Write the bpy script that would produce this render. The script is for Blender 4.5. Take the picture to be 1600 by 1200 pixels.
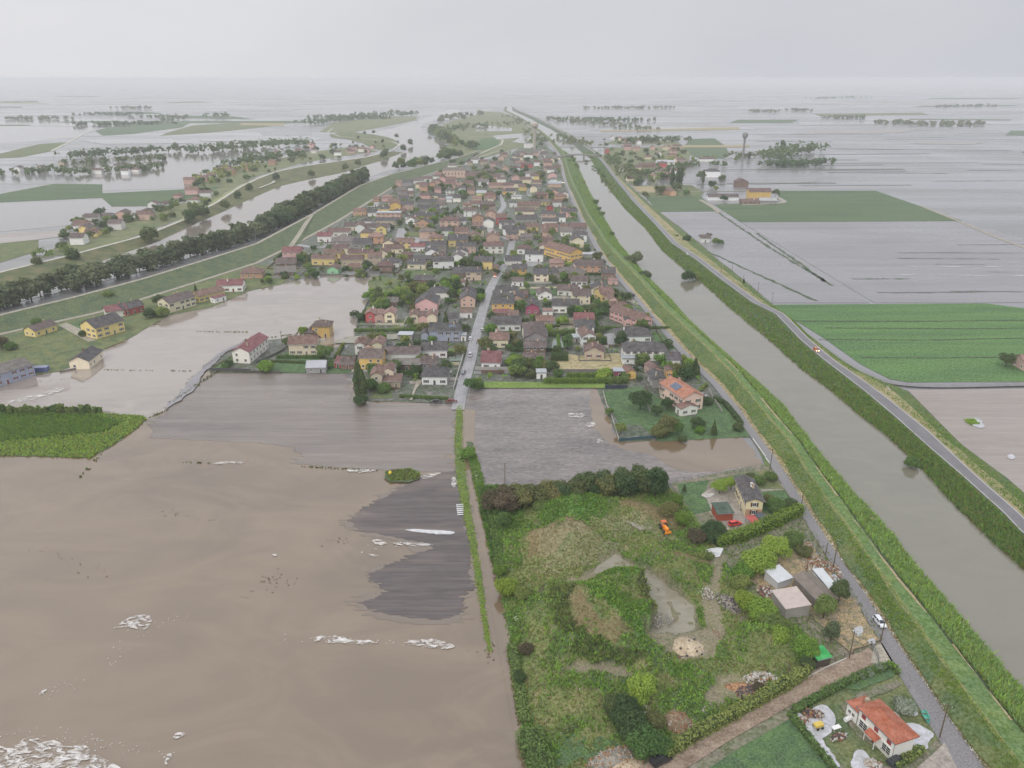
import bpy, math, random
import numpy as np
from mathutils import Vector, Matrix

# ------------------------------------------------------------------ camera, sky, sun, exposure
for o in list(bpy.data.objects):
    bpy.data.objects.remove(o)
SC = bpy.context.scene
COL = SC.collection
W, H, F = 1600, 1200, 1200.0            # frame of the photograph and focal length in its pixels
CAMZ = 130.0
PITCH = math.atan((600 - 122) / F)      # horizon sits at row 122
SP, CP = math.sin(PITCH), math.cos(PITCH)
cd = bpy.data.cameras.new("camera")
cam = bpy.data.objects.new("camera", cd)
COL.objects.link(cam)
cam.location = (0, 0, CAMZ)
cam.rotation_euler = (math.radians(90) - PITCH, 0, 0)
cd.sensor_fit = 'HORIZONTAL'; cd.sensor_width = 36.0
cd.lens = 36.0 * F / W
cd.clip_start = 1.0; cd.clip_end = 60000
SC.camera = cam
SC.view_settings.view_transform = 'Standard'
SC.view_settings.look = 'None'
SC.view_settings.exposure = -0.03
SC.view_settings.gamma = 1.0
SC.view_settings.use_curve_mapping = False
SC.render.engine = 'CYCLES'
SC.cycles.max_bounces = 6; SC.cycles.diffuse_bounces = 3; SC.cycles.glossy_bounces = 2
SC.cycles.transmission_bounces = 3; SC.cycles.volume_bounces = 3
SC.cycles.use_denoising = True

SUN_EL, SUN_AZ = math.radians(42), math.radians(-152)     # sun behind the cloud, at our back to the left
world = bpy.data.worlds.new("World"); SC.world = world
world.use_nodes = True
nt = world.node_tree; nt.nodes.clear()
wo = nt.nodes.new("ShaderNodeOutputWorld")
sky = nt.nodes.new("ShaderNodeTexSky"); sky.sky_type = 'NISHITA'; sky.sun_disc = False
sky.sun_elevation = SUN_EL; sky.sun_rotation = SUN_AZ; sky.air_density = 1.5; sky.dust_density = 4.0
bg1 = nt.nodes.new("ShaderNodeBackground"); bg1.inputs[1].default_value = 0.10
nt.links.new(sky.outputs[0], bg1.inputs[0])
tc = nt.nodes.new("ShaderNodeTexCoord")
sep = nt.nodes.new("ShaderNodeSeparateXYZ"); nt.links.new(tc.outputs['Generated'], sep.inputs[0])
mp = nt.nodes.new("ShaderNodeMapping"); mp.inputs['Scale'].default_value = (1.6, 1.6, 5.0)
nt.links.new(tc.outputs['Generated'], mp.inputs[0])
nz = nt.nodes.new("ShaderNodeTexNoise"); nz.inputs['Scale'].default_value = 1.7; nz.inputs['Detail'].default_value = 5
nz.inputs['Roughness'].default_value = 0.55
nt.links.new(mp.outputs[0], nz.inputs['Vector'])
# overcast: a little brighter towards the hidden sun (left), soft cloud mottling
ma = nt.nodes.new("ShaderNodeMath"); ma.operation = 'MULTIPLY_ADD'
ma.inputs[1].default_value = -0.55; ma.inputs[2].default_value = 0.46
nt.links.new(sep.outputs[0], ma.inputs[0])
mb = nt.nodes.new("ShaderNodeMath"); mb.operation = 'MULTIPLY_ADD'
mb.inputs[1].default_value = 0.5; nt.links.new(nz.outputs['Fac'], mb.inputs[0])
mc_ = nt.nodes.new("ShaderNodeMath"); mc_.operation = 'ADD'; mc_.inputs[1].default_value = -0.25
nt.links.new(ma.outputs[0], mb.inputs[2]); nt.links.new(mb.outputs[0], mc_.inputs[0])
rp = nt.nodes.new("ShaderNodeValToRGB")
rp.color_ramp.elements[0].position = 0.0; rp.color_ramp.elements[0].color = (0.565, 0.59, 0.65, 1)
rp.color_ramp.elements[1].position = 0.85; rp.color_ramp.elements[1].color = (0.83, 0.832, 0.86, 1)
nt.links.new(mc_.outputs[0], rp.inputs[0])
bg2 = nt.nodes.new("ShaderNodeBackground")
zg = nt.nodes.new("ShaderNodeMapRange"); zg.interpolation_type = 'SMOOTHSTEP'      # an overcast sky brightens evenly towards the zenith
zg.inputs[1].default_value = 0.0; zg.inputs[2].default_value = 0.9; zg.inputs[3].default_value = 0.97; zg.inputs[4].default_value = 1.85
zh = nt.nodes.new("ShaderNodeMapRange"); zh.interpolation_type = 'SMOOTHSTEP'; zh.inputs[1].default_value = -0.02; zh.inputs[2].default_value = 0.10; zh.inputs[3].default_value = 1.04; zh.inputs[4].default_value = 1.0
nt.links.new(sep.outputs[2], zh.inputs[0]); zm = nt.nodes.new("ShaderNodeMath"); zm.operation = 'MULTIPLY'
nt.links.new(sep.outputs[2], zg.inputs[0]); nt.links.new(zg.outputs[0], zm.inputs[0]); nt.links.new(zh.outputs[0], zm.inputs[1]); nt.links.new(zm.outputs[0], bg2.inputs[1])
nt.links.new(rp.outputs[0], bg2.inputs[0])
mx = nt.nodes.new("ShaderNodeMixShader"); mx.inputs[0].default_value = 0.93
nt.links.new(bg1.outputs[0], mx.inputs[1]); nt.links.new(bg2.outputs[0], mx.inputs[2])
nt.links.new(mx.outputs[0], wo.inputs[0])

sl = bpy.data.lights.new("sun", 'SUN'); sl.energy = 1.35; sl.angle = math.radians(28); sl.color = (1.0, 0.96, 0.9)
sun = bpy.data.objects.new("sun", sl); COL.objects.link(sun)
_d = Vector((math.sin(SUN_AZ) * math.cos(SUN_EL), math.cos(SUN_AZ) * math.cos(SUN_EL), math.sin(SUN_EL)))
sun.rotation_euler = _d.to_track_quat('Z', 'Y').to_euler(); sun.location = (0, 0, 100)

# ------------------------------------------------------------------ helpers
R = random.Random(11)
NR = np.random.default_rng(5)

def gp(px, py, z=0.0):
    """the point of the level z seen at pixel (px, py) of the photograph"""
    x = (px - W / 2) / F; y = (H / 2 - py) / F
    dx, dy, dz = x, CP + y * SP, -SP + y * CP
    if dz > -0.004: dz = -0.004
    t = (z - CAMZ) / dz
    return Vector((dx * t, dy * t, z))

def to_px(P):
    """numpy points (n,3) to photograph pixels"""
    P = np.asarray(P, float)
    X, Y, Z = P[:, 0], P[:, 1], P[:, 2] - CAMZ
    d = Y * CP - Z * SP
    v = Y * SP + Z * CP
    return W / 2 + F * X / d, H / 2 - F * v / d

def mpp(px, py):
    p = gp(px, py)
    return (p.y * CP + CAMZ * SP) / F

def lin(r, g, b, k=1.0):
    f = lambda c: ((c / 255 + 0.055) / 1.055) ** 2.4 if c > 10 else c / 255 / 12.92
    return (f(r) * k, f(g) * k, f(b) * k, 1.0)

LABELS = {}
def tag(o, label=None, cat=None, group=None, kind=None):
    if label:
        n = len(label.split())
        if not 4 <= n <= 16: print("LABEL LENGTH", n, label)
        o['label'] = label
        LABELS.setdefault(label, []).append(group)
    if cat: o['category'] = cat
    if group: o['group'] = group
    if kind: o['kind'] = kind
    return o

def link(name, me, parent=None, loc=None, rot=None, color=None):
    o = bpy.data.objects.new(name, me); COL.objects.link(o)
    if parent is not None: o.parent = parent
    if loc is not None: o.location = loc
    if rot is not None: o.rotation_euler = (0, 0, rot)
    if color is not None: o.color = color
    return o

def empty(name, loc, rz=0.0):
    o = bpy.data.objects.new(name, None); COL.objects.link(o)
    o.location = loc; o.rotation_euler = (0, 0, rz); o.empty_display_size = 0.5
    return o

class MB:
    """collects shapes into one mesh"""
    def __init__(s): s.v = []; s.f = []; s.m = []
    def add(s, vs, fs, mi=0):
        b = len(s.v); s.v += [tuple(v) for v in vs]
        for f in fs: s.f.append(tuple(i + b for i in f)); s.m.append(mi)
    def box(s, x0, x1, y0, y1, z0, z1, mi=0, bottom=True):
        vs = [(x0, y0, z0), (x1, y0, z0), (x1, y1, z0), (x0, y1, z0), (x0, y0, z1), (x1, y0, z1), (x1, y1, z1), (x0, y1, z1)]
        fs = [(0, 1, 5, 4), (1, 2, 6, 5), (2, 3, 7, 6), (3, 0, 4, 7), (4, 5, 6, 7)]
        if bottom: fs.append((3, 2, 1, 0))
        s.add(vs, fs, mi)
    def prism(s, pts, z0, z1, mi=0):
        n = len(pts)
        s.add([(x, y, z0) for x, y in pts] + [(x, y, z1) for x, y in pts],
              [(i, (i + 1) % n, n + (i + 1) % n, n + i) for i in range(n)] + [tuple(range(n, 2 * n)), tuple(range(n - 1, -1, -1))], mi)
    def tube(s, p0, p1, r0, r1, n=6, mi=0):
        p0 = Vector(p0); p1 = Vector(p1); d = (p1 - p0).normalized()
        a = d.orthogonal().normalized(); b = d.cross(a)
        vs = [p0 + (a * math.cos(6.2832 * i / n) + b * math.sin(6.2832 * i / n)) * r0 for i in range(n)]
        vs += [p1 + (a * math.cos(6.2832 * i / n) + b * math.sin(6.2832 * i / n)) * r1 for i in range(n)]
        s.add(vs, [(i, (i + 1) % n, n + (i + 1) % n, n + i) for i in range(n)] + [tuple(range(n, 2 * n)), tuple(range(n - 1, -1, -1))], mi)
    def lathe(s, prof, n=12, mi=0, cx=0, cy=0):
        vs = []; k = len(prof)
        for r, z in prof:
            vs += [(cx + r * math.cos(6.2832 * i / n), cy + r * math.sin(6.2832 * i / n), z) for i in range(n)]
        fs = []
        for j in range(k - 1):
            fs += [(j * n + i, j * n + (i + 1) % n, (j + 1) * n + (i + 1) % n, (j + 1) * n + i) for i in range(n)]
        fs += [tuple(range((k - 1) * n, k * n)), tuple(range(n - 1, -1, -1))]
        s.add(vs, fs, mi)
    def mesh(s, name, mats):
        me = bpy.data.meshes.new(name); me.from_pydata(s.v, [], s.f)
        for m in (mats if isinstance(mats, (list, tuple)) else [mats]): me.materials.append(m)
        if any(s.m): me.polygons.foreach_set("material_index", s.m)
        me.update(); return me

def np_mesh(name, V, faces, mats, mat_idx=None, smooth=False):
    """V (n,3), faces (m,k) numpy"""
    me = bpy.data.meshes.new(name)
    m, k = faces.shape
    me.vertices.add(len(V)); me.vertices.foreach_set("co", np.asarray(V, np.float32).ravel())
    me.loops.add(m * k); me.loops.foreach_set("vertex_index", faces.astype(np.int32).ravel())
    me.polygons.add(m); me.polygons.foreach_set("loop_start", np.arange(0, m * k, k, dtype=np.int32))
    me.polygons.foreach_set("loop_total", np.full(m, k, np.int32))
    for mt in (mats if isinstance(mats, (list, tuple)) else [mats]): me.materials.append(mt)
    if mat_idx is not None: me.polygons.foreach_set("material_index", np.asarray(mat_idx, np.int32))
    if smooth: me.polygons.foreach_set("use_smooth", np.ones(m, bool))
    me.update(); me.validate(); return me

def in_poly(px, py, poly):
    px = np.asarray(px); py = np.asarray(py); c = np.zeros(px.shape, bool); n = len(poly)
    for i in range(n):
        x1, y1 = poly[i]; x2, y2 = poly[(i + 1) % n]
        if y1 == y2: continue
        c ^= ((y1 > py) != (y2 > py)) & (px < (x2 - x1) * (py - y1) / (y2 - y1) + x1)
    return c

_rag = random.Random(3)
def ragged(pts, amp, step, xs=1.0):
    """world points (x,y) of a closed outline: subdivided and pushed about by a fractal walk"""
    out = []; n = len(pts)
    for i in range(n):
        a = Vector(pts[i][:2]); b = Vector(pts[(i + 1) % n][:2]); L = (b - a).length
        k = max(1, min(60, int(L / step)))
        for j in range(k):
            p = a.lerp(b, j / k)
            q = 0.35 if j == 0 else 1.0
            out.append((p.x + _rag.gauss(0, amp) * xs * q, p.y + _rag.gauss(0, amp) * q))
    return out

_layer = {}
def sheet(name, pxs, mat, z, rag=0.0, step=3.0, xs=1.0, label=None, cat=None, kind='structure', thick=0.0, smooth=0):
    """flat polygon given by photograph pixels, lying at level z"""
    k = _layer.get(z, 0); _layer[z] = k + 1
    zz = z + 0.004 * k
    pts = [tuple(gp(x, y, zz))[:2] for x, y in pxs]
    for _ in range(smooth):
        q = []
        for i in range(len(pts)):
            a = pts[i]; b = pts[(i + 1) % len(pts)]
            q += [(a[0] * .75 + b[0] * .25, a[1] * .75 + b[1] * .25), (a[0] * .25 + b[0] * .75, a[1] * .25 + b[1] * .75)]
        pts = q
    if rag: pts = ragged(pts, rag, step, xs)
    me = bpy.data.meshes.new(name)
    if thick:
        n = len(pts)
        me.from_pydata([(x, y, zz) for x, y in pts] + [(x, y, zz + thick) for x, y in pts], [],
                       [tuple(range(n, 2 * n))] + [(i, (i + 1) % n, n + (i + 1) % n, n + i) for i in range(n)])
    else:
        me.from_pydata([(x, y, zz) for x, y in pts], [], [tuple(range(len(pts)))])
    me.materials.append(mat); me.update()
    if me.polygons[0].normal.z < 0: me.flip_normals()
    o = link(name, me); tag(o, label, cat, kind=kind)
    return o

def row_sheet(name, pxs, mat, z, dy=0.6, amp=1.0, kind='structure'):
    """flat polygon cut along the plough rows: each row runs a little further or shorter than the next, leaving a toothed edge"""
    k = _layer.get(z, 0); _layer[z] = k + 1; zz = z + 0.004 * k
    P = [tuple(gp(x, y, zz))[:2] for x, y in pxs]; y = min(p[1] for p in P); y1 = max(p[1] for p in P); V, Fc = [], []
    walk = [0.0] * 8
    while y < y1:
        ym = y + dy / 2; xs = []
        for a, b in zip(P, P[1:] + P[:1]):
            if (a[1] > ym) != (b[1] > ym): xs.append(a[0] + (b[0] - a[0]) * (ym - a[1]) / (b[1] - a[1]))
        xs.sort()
        for i in range(0, len(xs) - 1, 2):
            for j in (0, 1): walk[(i + j) % 8] = walk[(i + j) % 8] * 0.75 + _rag.gauss(0, amp * 0.6)
            xa = xs[i] + walk[i % 8] + _rag.gauss(0, amp * .35); xb = xs[i + 1] + walk[(i + 1) % 8] + _rag.gauss(0, amp * .35)
            if i + 2 < len(xs): xb = min(xb, (xs[i + 1] + xs[i + 2]) / 2 - .01)
            if i > 0: xa = max(xa, (xs[i - 1] + xs[i]) / 2 + .01)
            if xb - xa < .2: continue
            n = len(V); q = dy * .8; V += [(xa + q, y, zz), (xb - q, y, zz), (xb, ym, zz), (xb - q, y + dy, zz), (xa + q, y + dy, zz), (xa, ym, zz)] if xb - xa > 4 * q else [(xa, y, zz), (xb, y, zz), (xb, ym, zz), (xb, y + dy, zz), (xa, y + dy, zz), (xa, ym, zz)]
            Fc.append(tuple(range(n, n + 6)))
        y += dy
    me = bpy.data.meshes.new(name); me.from_pydata(V, [], Fc); me.materials.append(mat); me.update(); o = link(name, me); tag(o, kind=kind); return o

def resample(pts, n):
    P = np.array([tuple(p) for p in pts], float)
    d = np.r_[0, np.cumsum(np.linalg.norm(np.diff(P, axis=0), axis=1))]
    t = np.linspace(0, d[-1], n)
    return np.stack([np.interp(t, d, P[:, k]) for k in range(P.shape[1])], 1)

def loft(name, lines, mat, kind='structure', mats=None, idx=None):
    """lines: list of (n,3) arrays; skin between neighbours"""
    n = len(lines[0]); V = np.concatenate(lines); fs = []; mi = []
    for a in range(len(lines) - 1):
        i = np.arange(n - 1)
        fs.append(np.stack([a * n + i, a * n + i + 1, (a + 1) * n + i + 1, (a + 1) * n + i], 1))
        mi += [idx[a] if idx else 0] * (n - 1)
    me = np_mesh(name, V, np.concatenate(fs), mats or mat, mi if idx else None, smooth=True)
    z = np.zeros(len(me.polygons) * 3); me.polygons.foreach_get("normal", z)
    if z.reshape(-1, 3)[:, 2].mean() < 0: me.flip_normals()
    o = link(name, me); tag(o, kind=kind); return o

def ribbon(name, pxs, width, mat, z, kind='structure', n=None, jit=0.0):
    """road of even width in metres along a pixel line"""
    P = [gp(x, y, z) for x, y in pxs]
    L = sum((P[i + 1] - P[i]).length for i in range(len(P) - 1))
    n = n or max(len(P) * 4, int(L / 8))
    Q = resample(P, n)
    for _ in range(2): Q[1:-1] = (Q[:-2] + 2 * Q[1:-1] + Q[2:]) / 4
    T = np.gradient(Q, axis=0); T /= np.linalg.norm(T, axis=1)[:, None] + 1e-9
    N = np.stack([-T[:, 1], T[:, 0], 0 * T[:, 0]], 1)
    w = width / 2 * np.ones(n)
    j1 = NR.normal(0, jit, n) if jit else 0; j2 = NR.normal(0, jit, n) if jit else 0
    return loft(name, [Q + N * (w + j1)[:, None], Q - N * (w + j2)[:, None]], mat, kind)

# ------------------------------------------------------------------ materials
def _mat(name):
    m = bpy.data.materials.new(name); m.use_nodes = True
    nt = m.node_tree; b = nt.nodes["Principled BSDF"]
    return m, nt, b

def _coord(nt, space, scale=(1, 1, 1), rot=0.0):
    if space == 'world':
        g = nt.nodes.new("ShaderNodeNewGeometry"); s = g.outputs['Position']
    else:
        g = nt.nodes.new("ShaderNodeTexCoord"); s = g.outputs['Object']
    m = nt.nodes.new("ShaderNodeMapping"); m.inputs['Scale'].default_value = scale; m.inputs['Rotation'].default_value = (0, 0, rot)
    nt.links.new(s, m.inputs[0]); return m.outputs[0]

def _noise(nt, vec, scale, detail=4, lo=0.35, hi=0.65, rough=0.55, dist=0.0):
    n = nt.nodes.new("ShaderNodeTexNoise"); n.inputs['Scale'].default_value = scale
    n.inputs['Detail'].default_value = detail; n.inputs['Roughness'].default_value = rough; n.inputs['Distortion'].default_value = dist
    nt.links.new(vec, n.inputs['Vector'])
    r = nt.nodes.new("ShaderNodeMapRange"); r.inputs[1].default_value = lo; r.inputs[2].default_value = hi
    nt.links.new(n.outputs['Fac'], r.inputs[0]); return r.outputs[0], n.outputs['Fac']

def _mix(nt, fac, a, b, mode='MIX'):
    m = nt.nodes.new("ShaderNodeMix"); m.data_type = 'RGBA'; m.blend_type = mode
    for sock, v in ((m.inputs[0], fac), (m.inputs[6], a), (m.inputs[7], b)):
        if hasattr(v, 'is_output'): nt.links.new(v, sock)
        else: sock.default_value = v
    return m.outputs[2]

def _bump(nt, b, h, strength, dist):
    bu = nt.nodes.new("ShaderNodeBump"); bu.inputs['Strength'].default_value = strength; bu.inputs['Distance'].default_value = dist
    nt.links.new(h, bu.inputs['Height']); nt.links.new(bu.outputs[0], b.inputs['Normal'])

def mat_mottle(name, cols, scale=0.2, rough=0.9, space='world', stretch=(1, 1, 1), rot=0.0, bump=0.0, bscale=4.0, fine=None, spec=0.3, lo=0.38, hi=0.62):
    """2-4 colours mottled into each other at falling sizes"""
    m, nt, b = _mat(name)
    v = _coord(nt, space, stretch, rot)
    c = cols[0]; s = scale
    for i, cc in enumerate(cols[1:]):
        f, _ = _noise(nt, v, s, 5, lo, hi, dist=0.3); c = _mix(nt, f, c, cc); s *= 2.7
    if fine:
        v2 = _coord(nt, space); f, h = _noise(nt, v2, fine, 3, 0.3, 0.7)
        c = _mix(nt, f, _mix(nt, 0.35, c, (0, 0, 0, 1)), _mix(nt, 0.08, c, (1, 1, 1, 1)))
    nt.links.new(c, b.inputs['Base Color'])
    b.inputs['Roughness'].default_value = rough; b.inputs['Specular IOR Level'].default_value = spec
    if bump:
        v3 = _coord(nt, space); _, h = _noise(nt, v3, bscale, 4); _bump(nt, b, h, bump, 0.2)
    return m

def mat_plain(name, col, rough=0.6, metal=0.0, var=0.0, space='object', vs=3.0, spec=0.4):
    m, nt, b = _mat(name)
    v = _coord(nt, space); f, _ = _noise(nt, v, vs, 4, 0.3, 0.7)
    nt.links.new(_mix(nt, f, tuple(c * (1 - var) for c in col[:3]) + (1,), col), b.inputs['Base Color'])
    b.inputs['Roughness'].default_value = rough; b.inputs['Metallic'].default_value = metal; b.inputs['Specular IOR Level'].default_value = spec
    return m

def mat_objcol(name, rough=0.8, var=0.18, scale=0.5, tiles=False, spec=0.3):
    """colour comes from the object's own colour, weathered by noise; optional roof tile courses"""
    m, nt, b = _mat(name)
    oi = nt.nodes.new("ShaderNodeObjectInfo"); c = oi.outputs['Color']
    v = _coord(nt, 'object'); vw = _coord(nt, 'world')
    f, _ = _noise(nt, vw, scale, 6, 0.3, 0.75)
    c = _mix(nt, f, _mix(nt, var, c, (0.02, 0.018, 0.015, 1)), _mix(nt, var * 0.35, c, (0.9, 0.88, 0.85, 1)))
    if tiles:
        br = nt.nodes.new("ShaderNodeTexBrick"); br.inputs['Scale'].default_value = 1.0
        br.inputs['Brick Width'].default_value = 0.4; br.inputs['Row Height'].default_value = 0.45; br.inputs['Mortar Size'].default_value = 0.03
        br.inputs['Color1'].default_value = (0.72, 0.72, 0.72, 1); br.inputs['Color2'].default_value = (1.12, 1.1, 1.05, 1); br.inputs['Mortar'].default_value = (0.5, 0.5, 0.5, 1)
        nt.links.new(v, br.inputs['Vector']); c = _mix(nt, 0.75, c, br.outputs['Color'], 'MULTIPLY')
        _bump(nt, b, br.outputs['Fac'], 0.3, -0.05)
    nt.links.new(c, b.inputs['Base Color']); b.inputs['Roughness'].default_value = rough; b.inputs['Specular IOR Level'].default_value = spec
    return m

def mat_leaf(name, c1, c2, c3, huev=0.06):
    """foliage: clumps of light and dark, each plant its own shade"""
    m, nt, b = _mat(name)
    v = _coord(nt, 'world'); f, _ = _noise(nt, v, 0.45, 3, 0.35, 0.65); g, _ = _noise(nt, v, 2.3, 2, 0.35, 0.65)
    c = _mix(nt, g, _mix(nt, f, c1, c2), c3)
    oi = nt.nodes.new("ShaderNodeObjectInfo")
    hs = nt.nodes.new("ShaderNodeHueSaturation")
    r1 = nt.nodes.new("ShaderNodeMapRange"); r1.inputs[3].default_value = 0.5 - huev; r1.inputs[4].default_value = 0.5 + huev * 0.4
    r2 = nt.nodes.new("ShaderNodeMapRange"); r2.inputs[3].default_value = 1.25; r2.inputs[4].default_value = 0.75
    nt.links.new(oi.outputs['Random'], r1.inputs[0]); nt.links.new(oi.outputs['Random'], r2.inputs[0])
    nt.links.new(r1.outputs[0], hs.inputs['Hue']); nt.links.new(r2.outputs[0], hs.inputs['Value']); nt.links.new(c, hs.inputs['Color'])
    nt.links.new(hs.outputs[0], b.inputs['Base Color']); b.inputs['Roughness'].default_value = 0.7; b.inputs['Specular IOR Level'].default_value = 0.25
    # light also comes through thin leaves
    tl = nt.nodes.new("ShaderNodeBsdfTranslucent"); nt.links.new(_mix(nt, 0.5, hs.outputs[0], (.2, .24, .04, 1)), tl.inputs[0])
    ms = nt.nodes.new("ShaderNodeMixShader"); ms.inputs[0].default_value = 0.42
    out = [n for n in nt.nodes if n.type == 'OUTPUT_MATERIAL'][0]
    nt.links.new(b.outputs[0], ms.inputs[1]); nt.links.new(tl.outputs[0], ms.inputs[2]); nt.links.new(ms.outputs[0], out.inputs[0])
    return m

def mat_water(name, c1, c2, scale=0.01, rough=0.06, wave=0.06, wscale=0.8, stretch=(1, 1, 1), spec=0.5, ior=1.33):
    m, nt, b = _mat(name)
    v = _coord(nt, 'world', stretch); f, _ = _noise(nt, v, scale, 3, 0.3, 0.7, dist=0.6)
    vs = _coord(nt, 'world', (0.5, 1, 1), 0.5); fs, _ = _noise(nt, vs, scale * 4.5, 5, 0.42, 0.66, rough=0.6, dist=1.2)      # silt plumes
    nt.links.new(_mix(nt, fs, _mix(nt, f, c1, c2), tuple(min(1, a * 1.03 + .001) for a in c1[:3]) + (1,)), b.inputs['Base Color'])
    b.inputs['Roughness'].default_value = rough; b.inputs['IOR'].default_value = ior; b.inputs['Specular IOR Level'].default_value = spec
    v2 = _coord(nt, 'world', (1, 1.6, 1)); _, h = _noise(nt, v2, wscale, 3); _bump(nt, b, h, wave, 0.3)
    return m

def mat_wetsoil(name, soil1, soil2, water, amount=0.5, rows=0.25, ang=0.0, big=0.02, rowx=0.03, soft=0.07, line=0.3, ldist=0.3, ior=1.38):
    """wet ploughed soil with shallow water standing between the plough rows"""
    m, nt, b = _mat(name)
    v = _coord(nt, 'world', (rowx, 1, 1), ang)
    fr, hr = _noise(nt, v, rows, 5, 0.3, 0.7, rough=0.6, dist=0.4)
    vb = _coord(nt, 'world', (0.6, 1, 1), ang); fb, hb = _noise(nt, vb, big, 5, 0.2, 0.8, dist=0.8)
    add = nt.nodes.new("ShaderNodeMath"); add.operation = 'MULTIPLY_ADD'; add.inputs[1].default_value = 0.55
    nt.links.new(fr, add.inputs[0]); nt.links.new(fb, add.inputs[2])
    r = nt.nodes.new("ShaderNodeMapRange"); r.inputs[1].default_value = 1.25 * (1 - amount) - soft; r.inputs[2].default_value = 1.25 * (1 - amount) + soft * 2
    nt.links.new(add.outputs[0], r.inputs[0]); fac = r.outputs[0]
    v3 = _coord(nt, 'world', (0.15, 1, 1), ang); fs, h3 = _noise(nt, v3, 1.1, 4, 0.3, 0.7)
    c = _mix(nt, fac, _mix(nt, fs, soil1, soil2), water)
    v4 = _coord(nt, 'world', (rowx * 0.7, 1, 1), ang); fl, _ = _noise(nt, v4, 0.75, 3, 0.42, 0.6, dist=ldist)      # furrows
    c = _mix(nt, fl, _mix(nt, line, c, (0.045, 0.038, 0.04, 1)), _mix(nt, line * 0.25, c, (0.6, 0.56, 0.54, 1)))
    nt.links.new(c, b.inputs['Base Color'])
    rr = nt.nodes.new("ShaderNodeMapRange"); rr.inputs[3].default_value = 0.55; rr.inputs[4].default_value = 0.12
    nt.links.new(fac, rr.inputs[0]); nt.links.new(rr.outputs[0], b.inputs['Roughness'])
    b.inputs['Specular IOR Level'].default_value = 0.4; b.inputs['IOR'].default_value = ior
    return m

# ground and water
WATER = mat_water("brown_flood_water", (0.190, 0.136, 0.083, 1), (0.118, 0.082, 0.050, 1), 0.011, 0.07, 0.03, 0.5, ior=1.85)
WBASIN = mat_water("pale_sky_sheen_water", (0.285, 0.245, 0.208, 1), (0.225, 0.19, 0.158, 1), 0.02, 0.08, 0.03, 0.5, (0.35, 1, 1), ior=2.0)  # base colour paled to paint in the bright sky mirrored by the basin
WSHAL = mat_water("shallow_water_over_soil", (0.13, 0.098, 0.070, 1), (0.155, 0.112, 0.075, 1), 0.08, 0.08, 0.03, 0.5, (0.2, 1, 1), ior=1.85)
WCANAL = mat_water("canal_water", (0.175, 0.163, 0.122, 1), (0.15, 0.14, 0.104, 1), 0.02, 0.1, 0.04, 0.6, ior=1.75)
WRIVER = mat_water("river_water", (0.235, 0.195, 0.168, 1), (0.2, 0.165, 0.142, 1), 0.01, 0.08, 0.03, 0.5, ior=2.0)
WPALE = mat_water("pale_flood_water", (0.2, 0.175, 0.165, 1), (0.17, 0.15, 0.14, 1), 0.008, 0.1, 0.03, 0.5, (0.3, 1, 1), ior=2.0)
PUDDLE = mat_water("puddle_water", (0.27, 0.25, 0.19, 1), (0.2, 0.18, 0.13, 1), 0.12, 0.12, 0.04, 1.0)
POOLW = mat_water("green_pond_water", (0.17, 0.2, 0.17, 1), (0.3, 0.34, 0.31, 1), 0.15, 0.1, 0.04, 1.0)
FARFLAT = mat_wetsoil("flooded_farmland", (0.105, 0.115, 0.09, 1), (0.155, 0.148, 0.14, 1), (0.2, 0.195, 0.2, 1), 0.7, 0.02, 0.04, 0.003, 0.06, 0.3, line=0.02, ior=1.8)
MUDGREY = mat_wetsoil("grey_wet_soil", (0.118, 0.1, 0.095, 1), (0.172, 0.148, 0.138, 1), (0.24, 0.2, 0.165, 1), 0.47, 0.16, 0.05, 0.02, 0.05, 0.4, line=0.14, ldist=1.6, ior=1.55)
MUDDARK = mat_wetsoil("dark_wet_soil", (0.085, 0.072, 0.071, 1), (0.125, 0.106, 0.102, 1), (0.19, 0.152, 0.122, 1), 0.22, 0.3, 0.07, 0.04, 0.04, 0.2, line=0.12, ldist=0.8)
MUDSWIRL = mat_wetsoil("swirled_wet_soil", (0.13, 0.113, 0.112, 1), (0.19, 0.168, 0.162, 1), (0.27, 0.232, 0.205, 1), 0.42, 0.11, 0.15, 0.03, 0.3, 0.3, line=0.4, ldist=3.2, ior=1.5)
MUDPALE = mat_wetsoil("pale_mud_field", (0.23, 0.195, 0.17, 1), (0.29, 0.25, 0.225, 1), (0.34, 0.3, 0.27, 1), 0.5, 0.12, 0.03, 0.02, 0.06, 0.45, line=0.1)
FLOODR = mat_wetsoil("flooded_stubble", (0.16, 0.148, 0.15, 1), (0.2, 0.187, 0.19, 1), (0.215, 0.203, 0.21, 1), 0.68, 0.06, 0.03, 0.01, 0.05, 0.45, line=0.05, ior=1.7)
GRASS = mat_mottle("meadow_grass", [lin(83, 100, 44), lin(59, 86, 36), lin(108, 113, 56)], 0.06, bump=0.3, fine=1.6)
LAWN = mat_mottle("lawn_grass", [lin(65, 101, 38), lin(81, 116, 48), lin(51, 85, 33)], 0.12, bump=0.2, fine=2.0)
LIMEG = mat_mottle("bright_grass", [lin(128, 152, 58), lin(96, 128, 44)], 0.2, bump=0.2, fine=2.0, stretch=(0.3, 1, 1))
CROP = mat_mottle("crop_rows", [lin(68, 112, 38), lin(56, 98, 32), lin(80, 122, 44)], 0.03, stretch=(0.15, 1, 1), rot=0.02, bump=0.4, fine=0.9)
CROPD = mat_mottle("dark_crop", [lin(65, 93, 43), lin(52, 82, 38), lin(77, 100, 52)], 0.02, stretch=(0.2, 1, 1), bump=0.3, fine=0.7)
LEVEE = mat_mottle("levee_grass", [lin(72, 101, 34), lin(57, 88, 29), lin(96, 107, 42)], 0.07, bump=0.5, fine=1.3)
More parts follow.
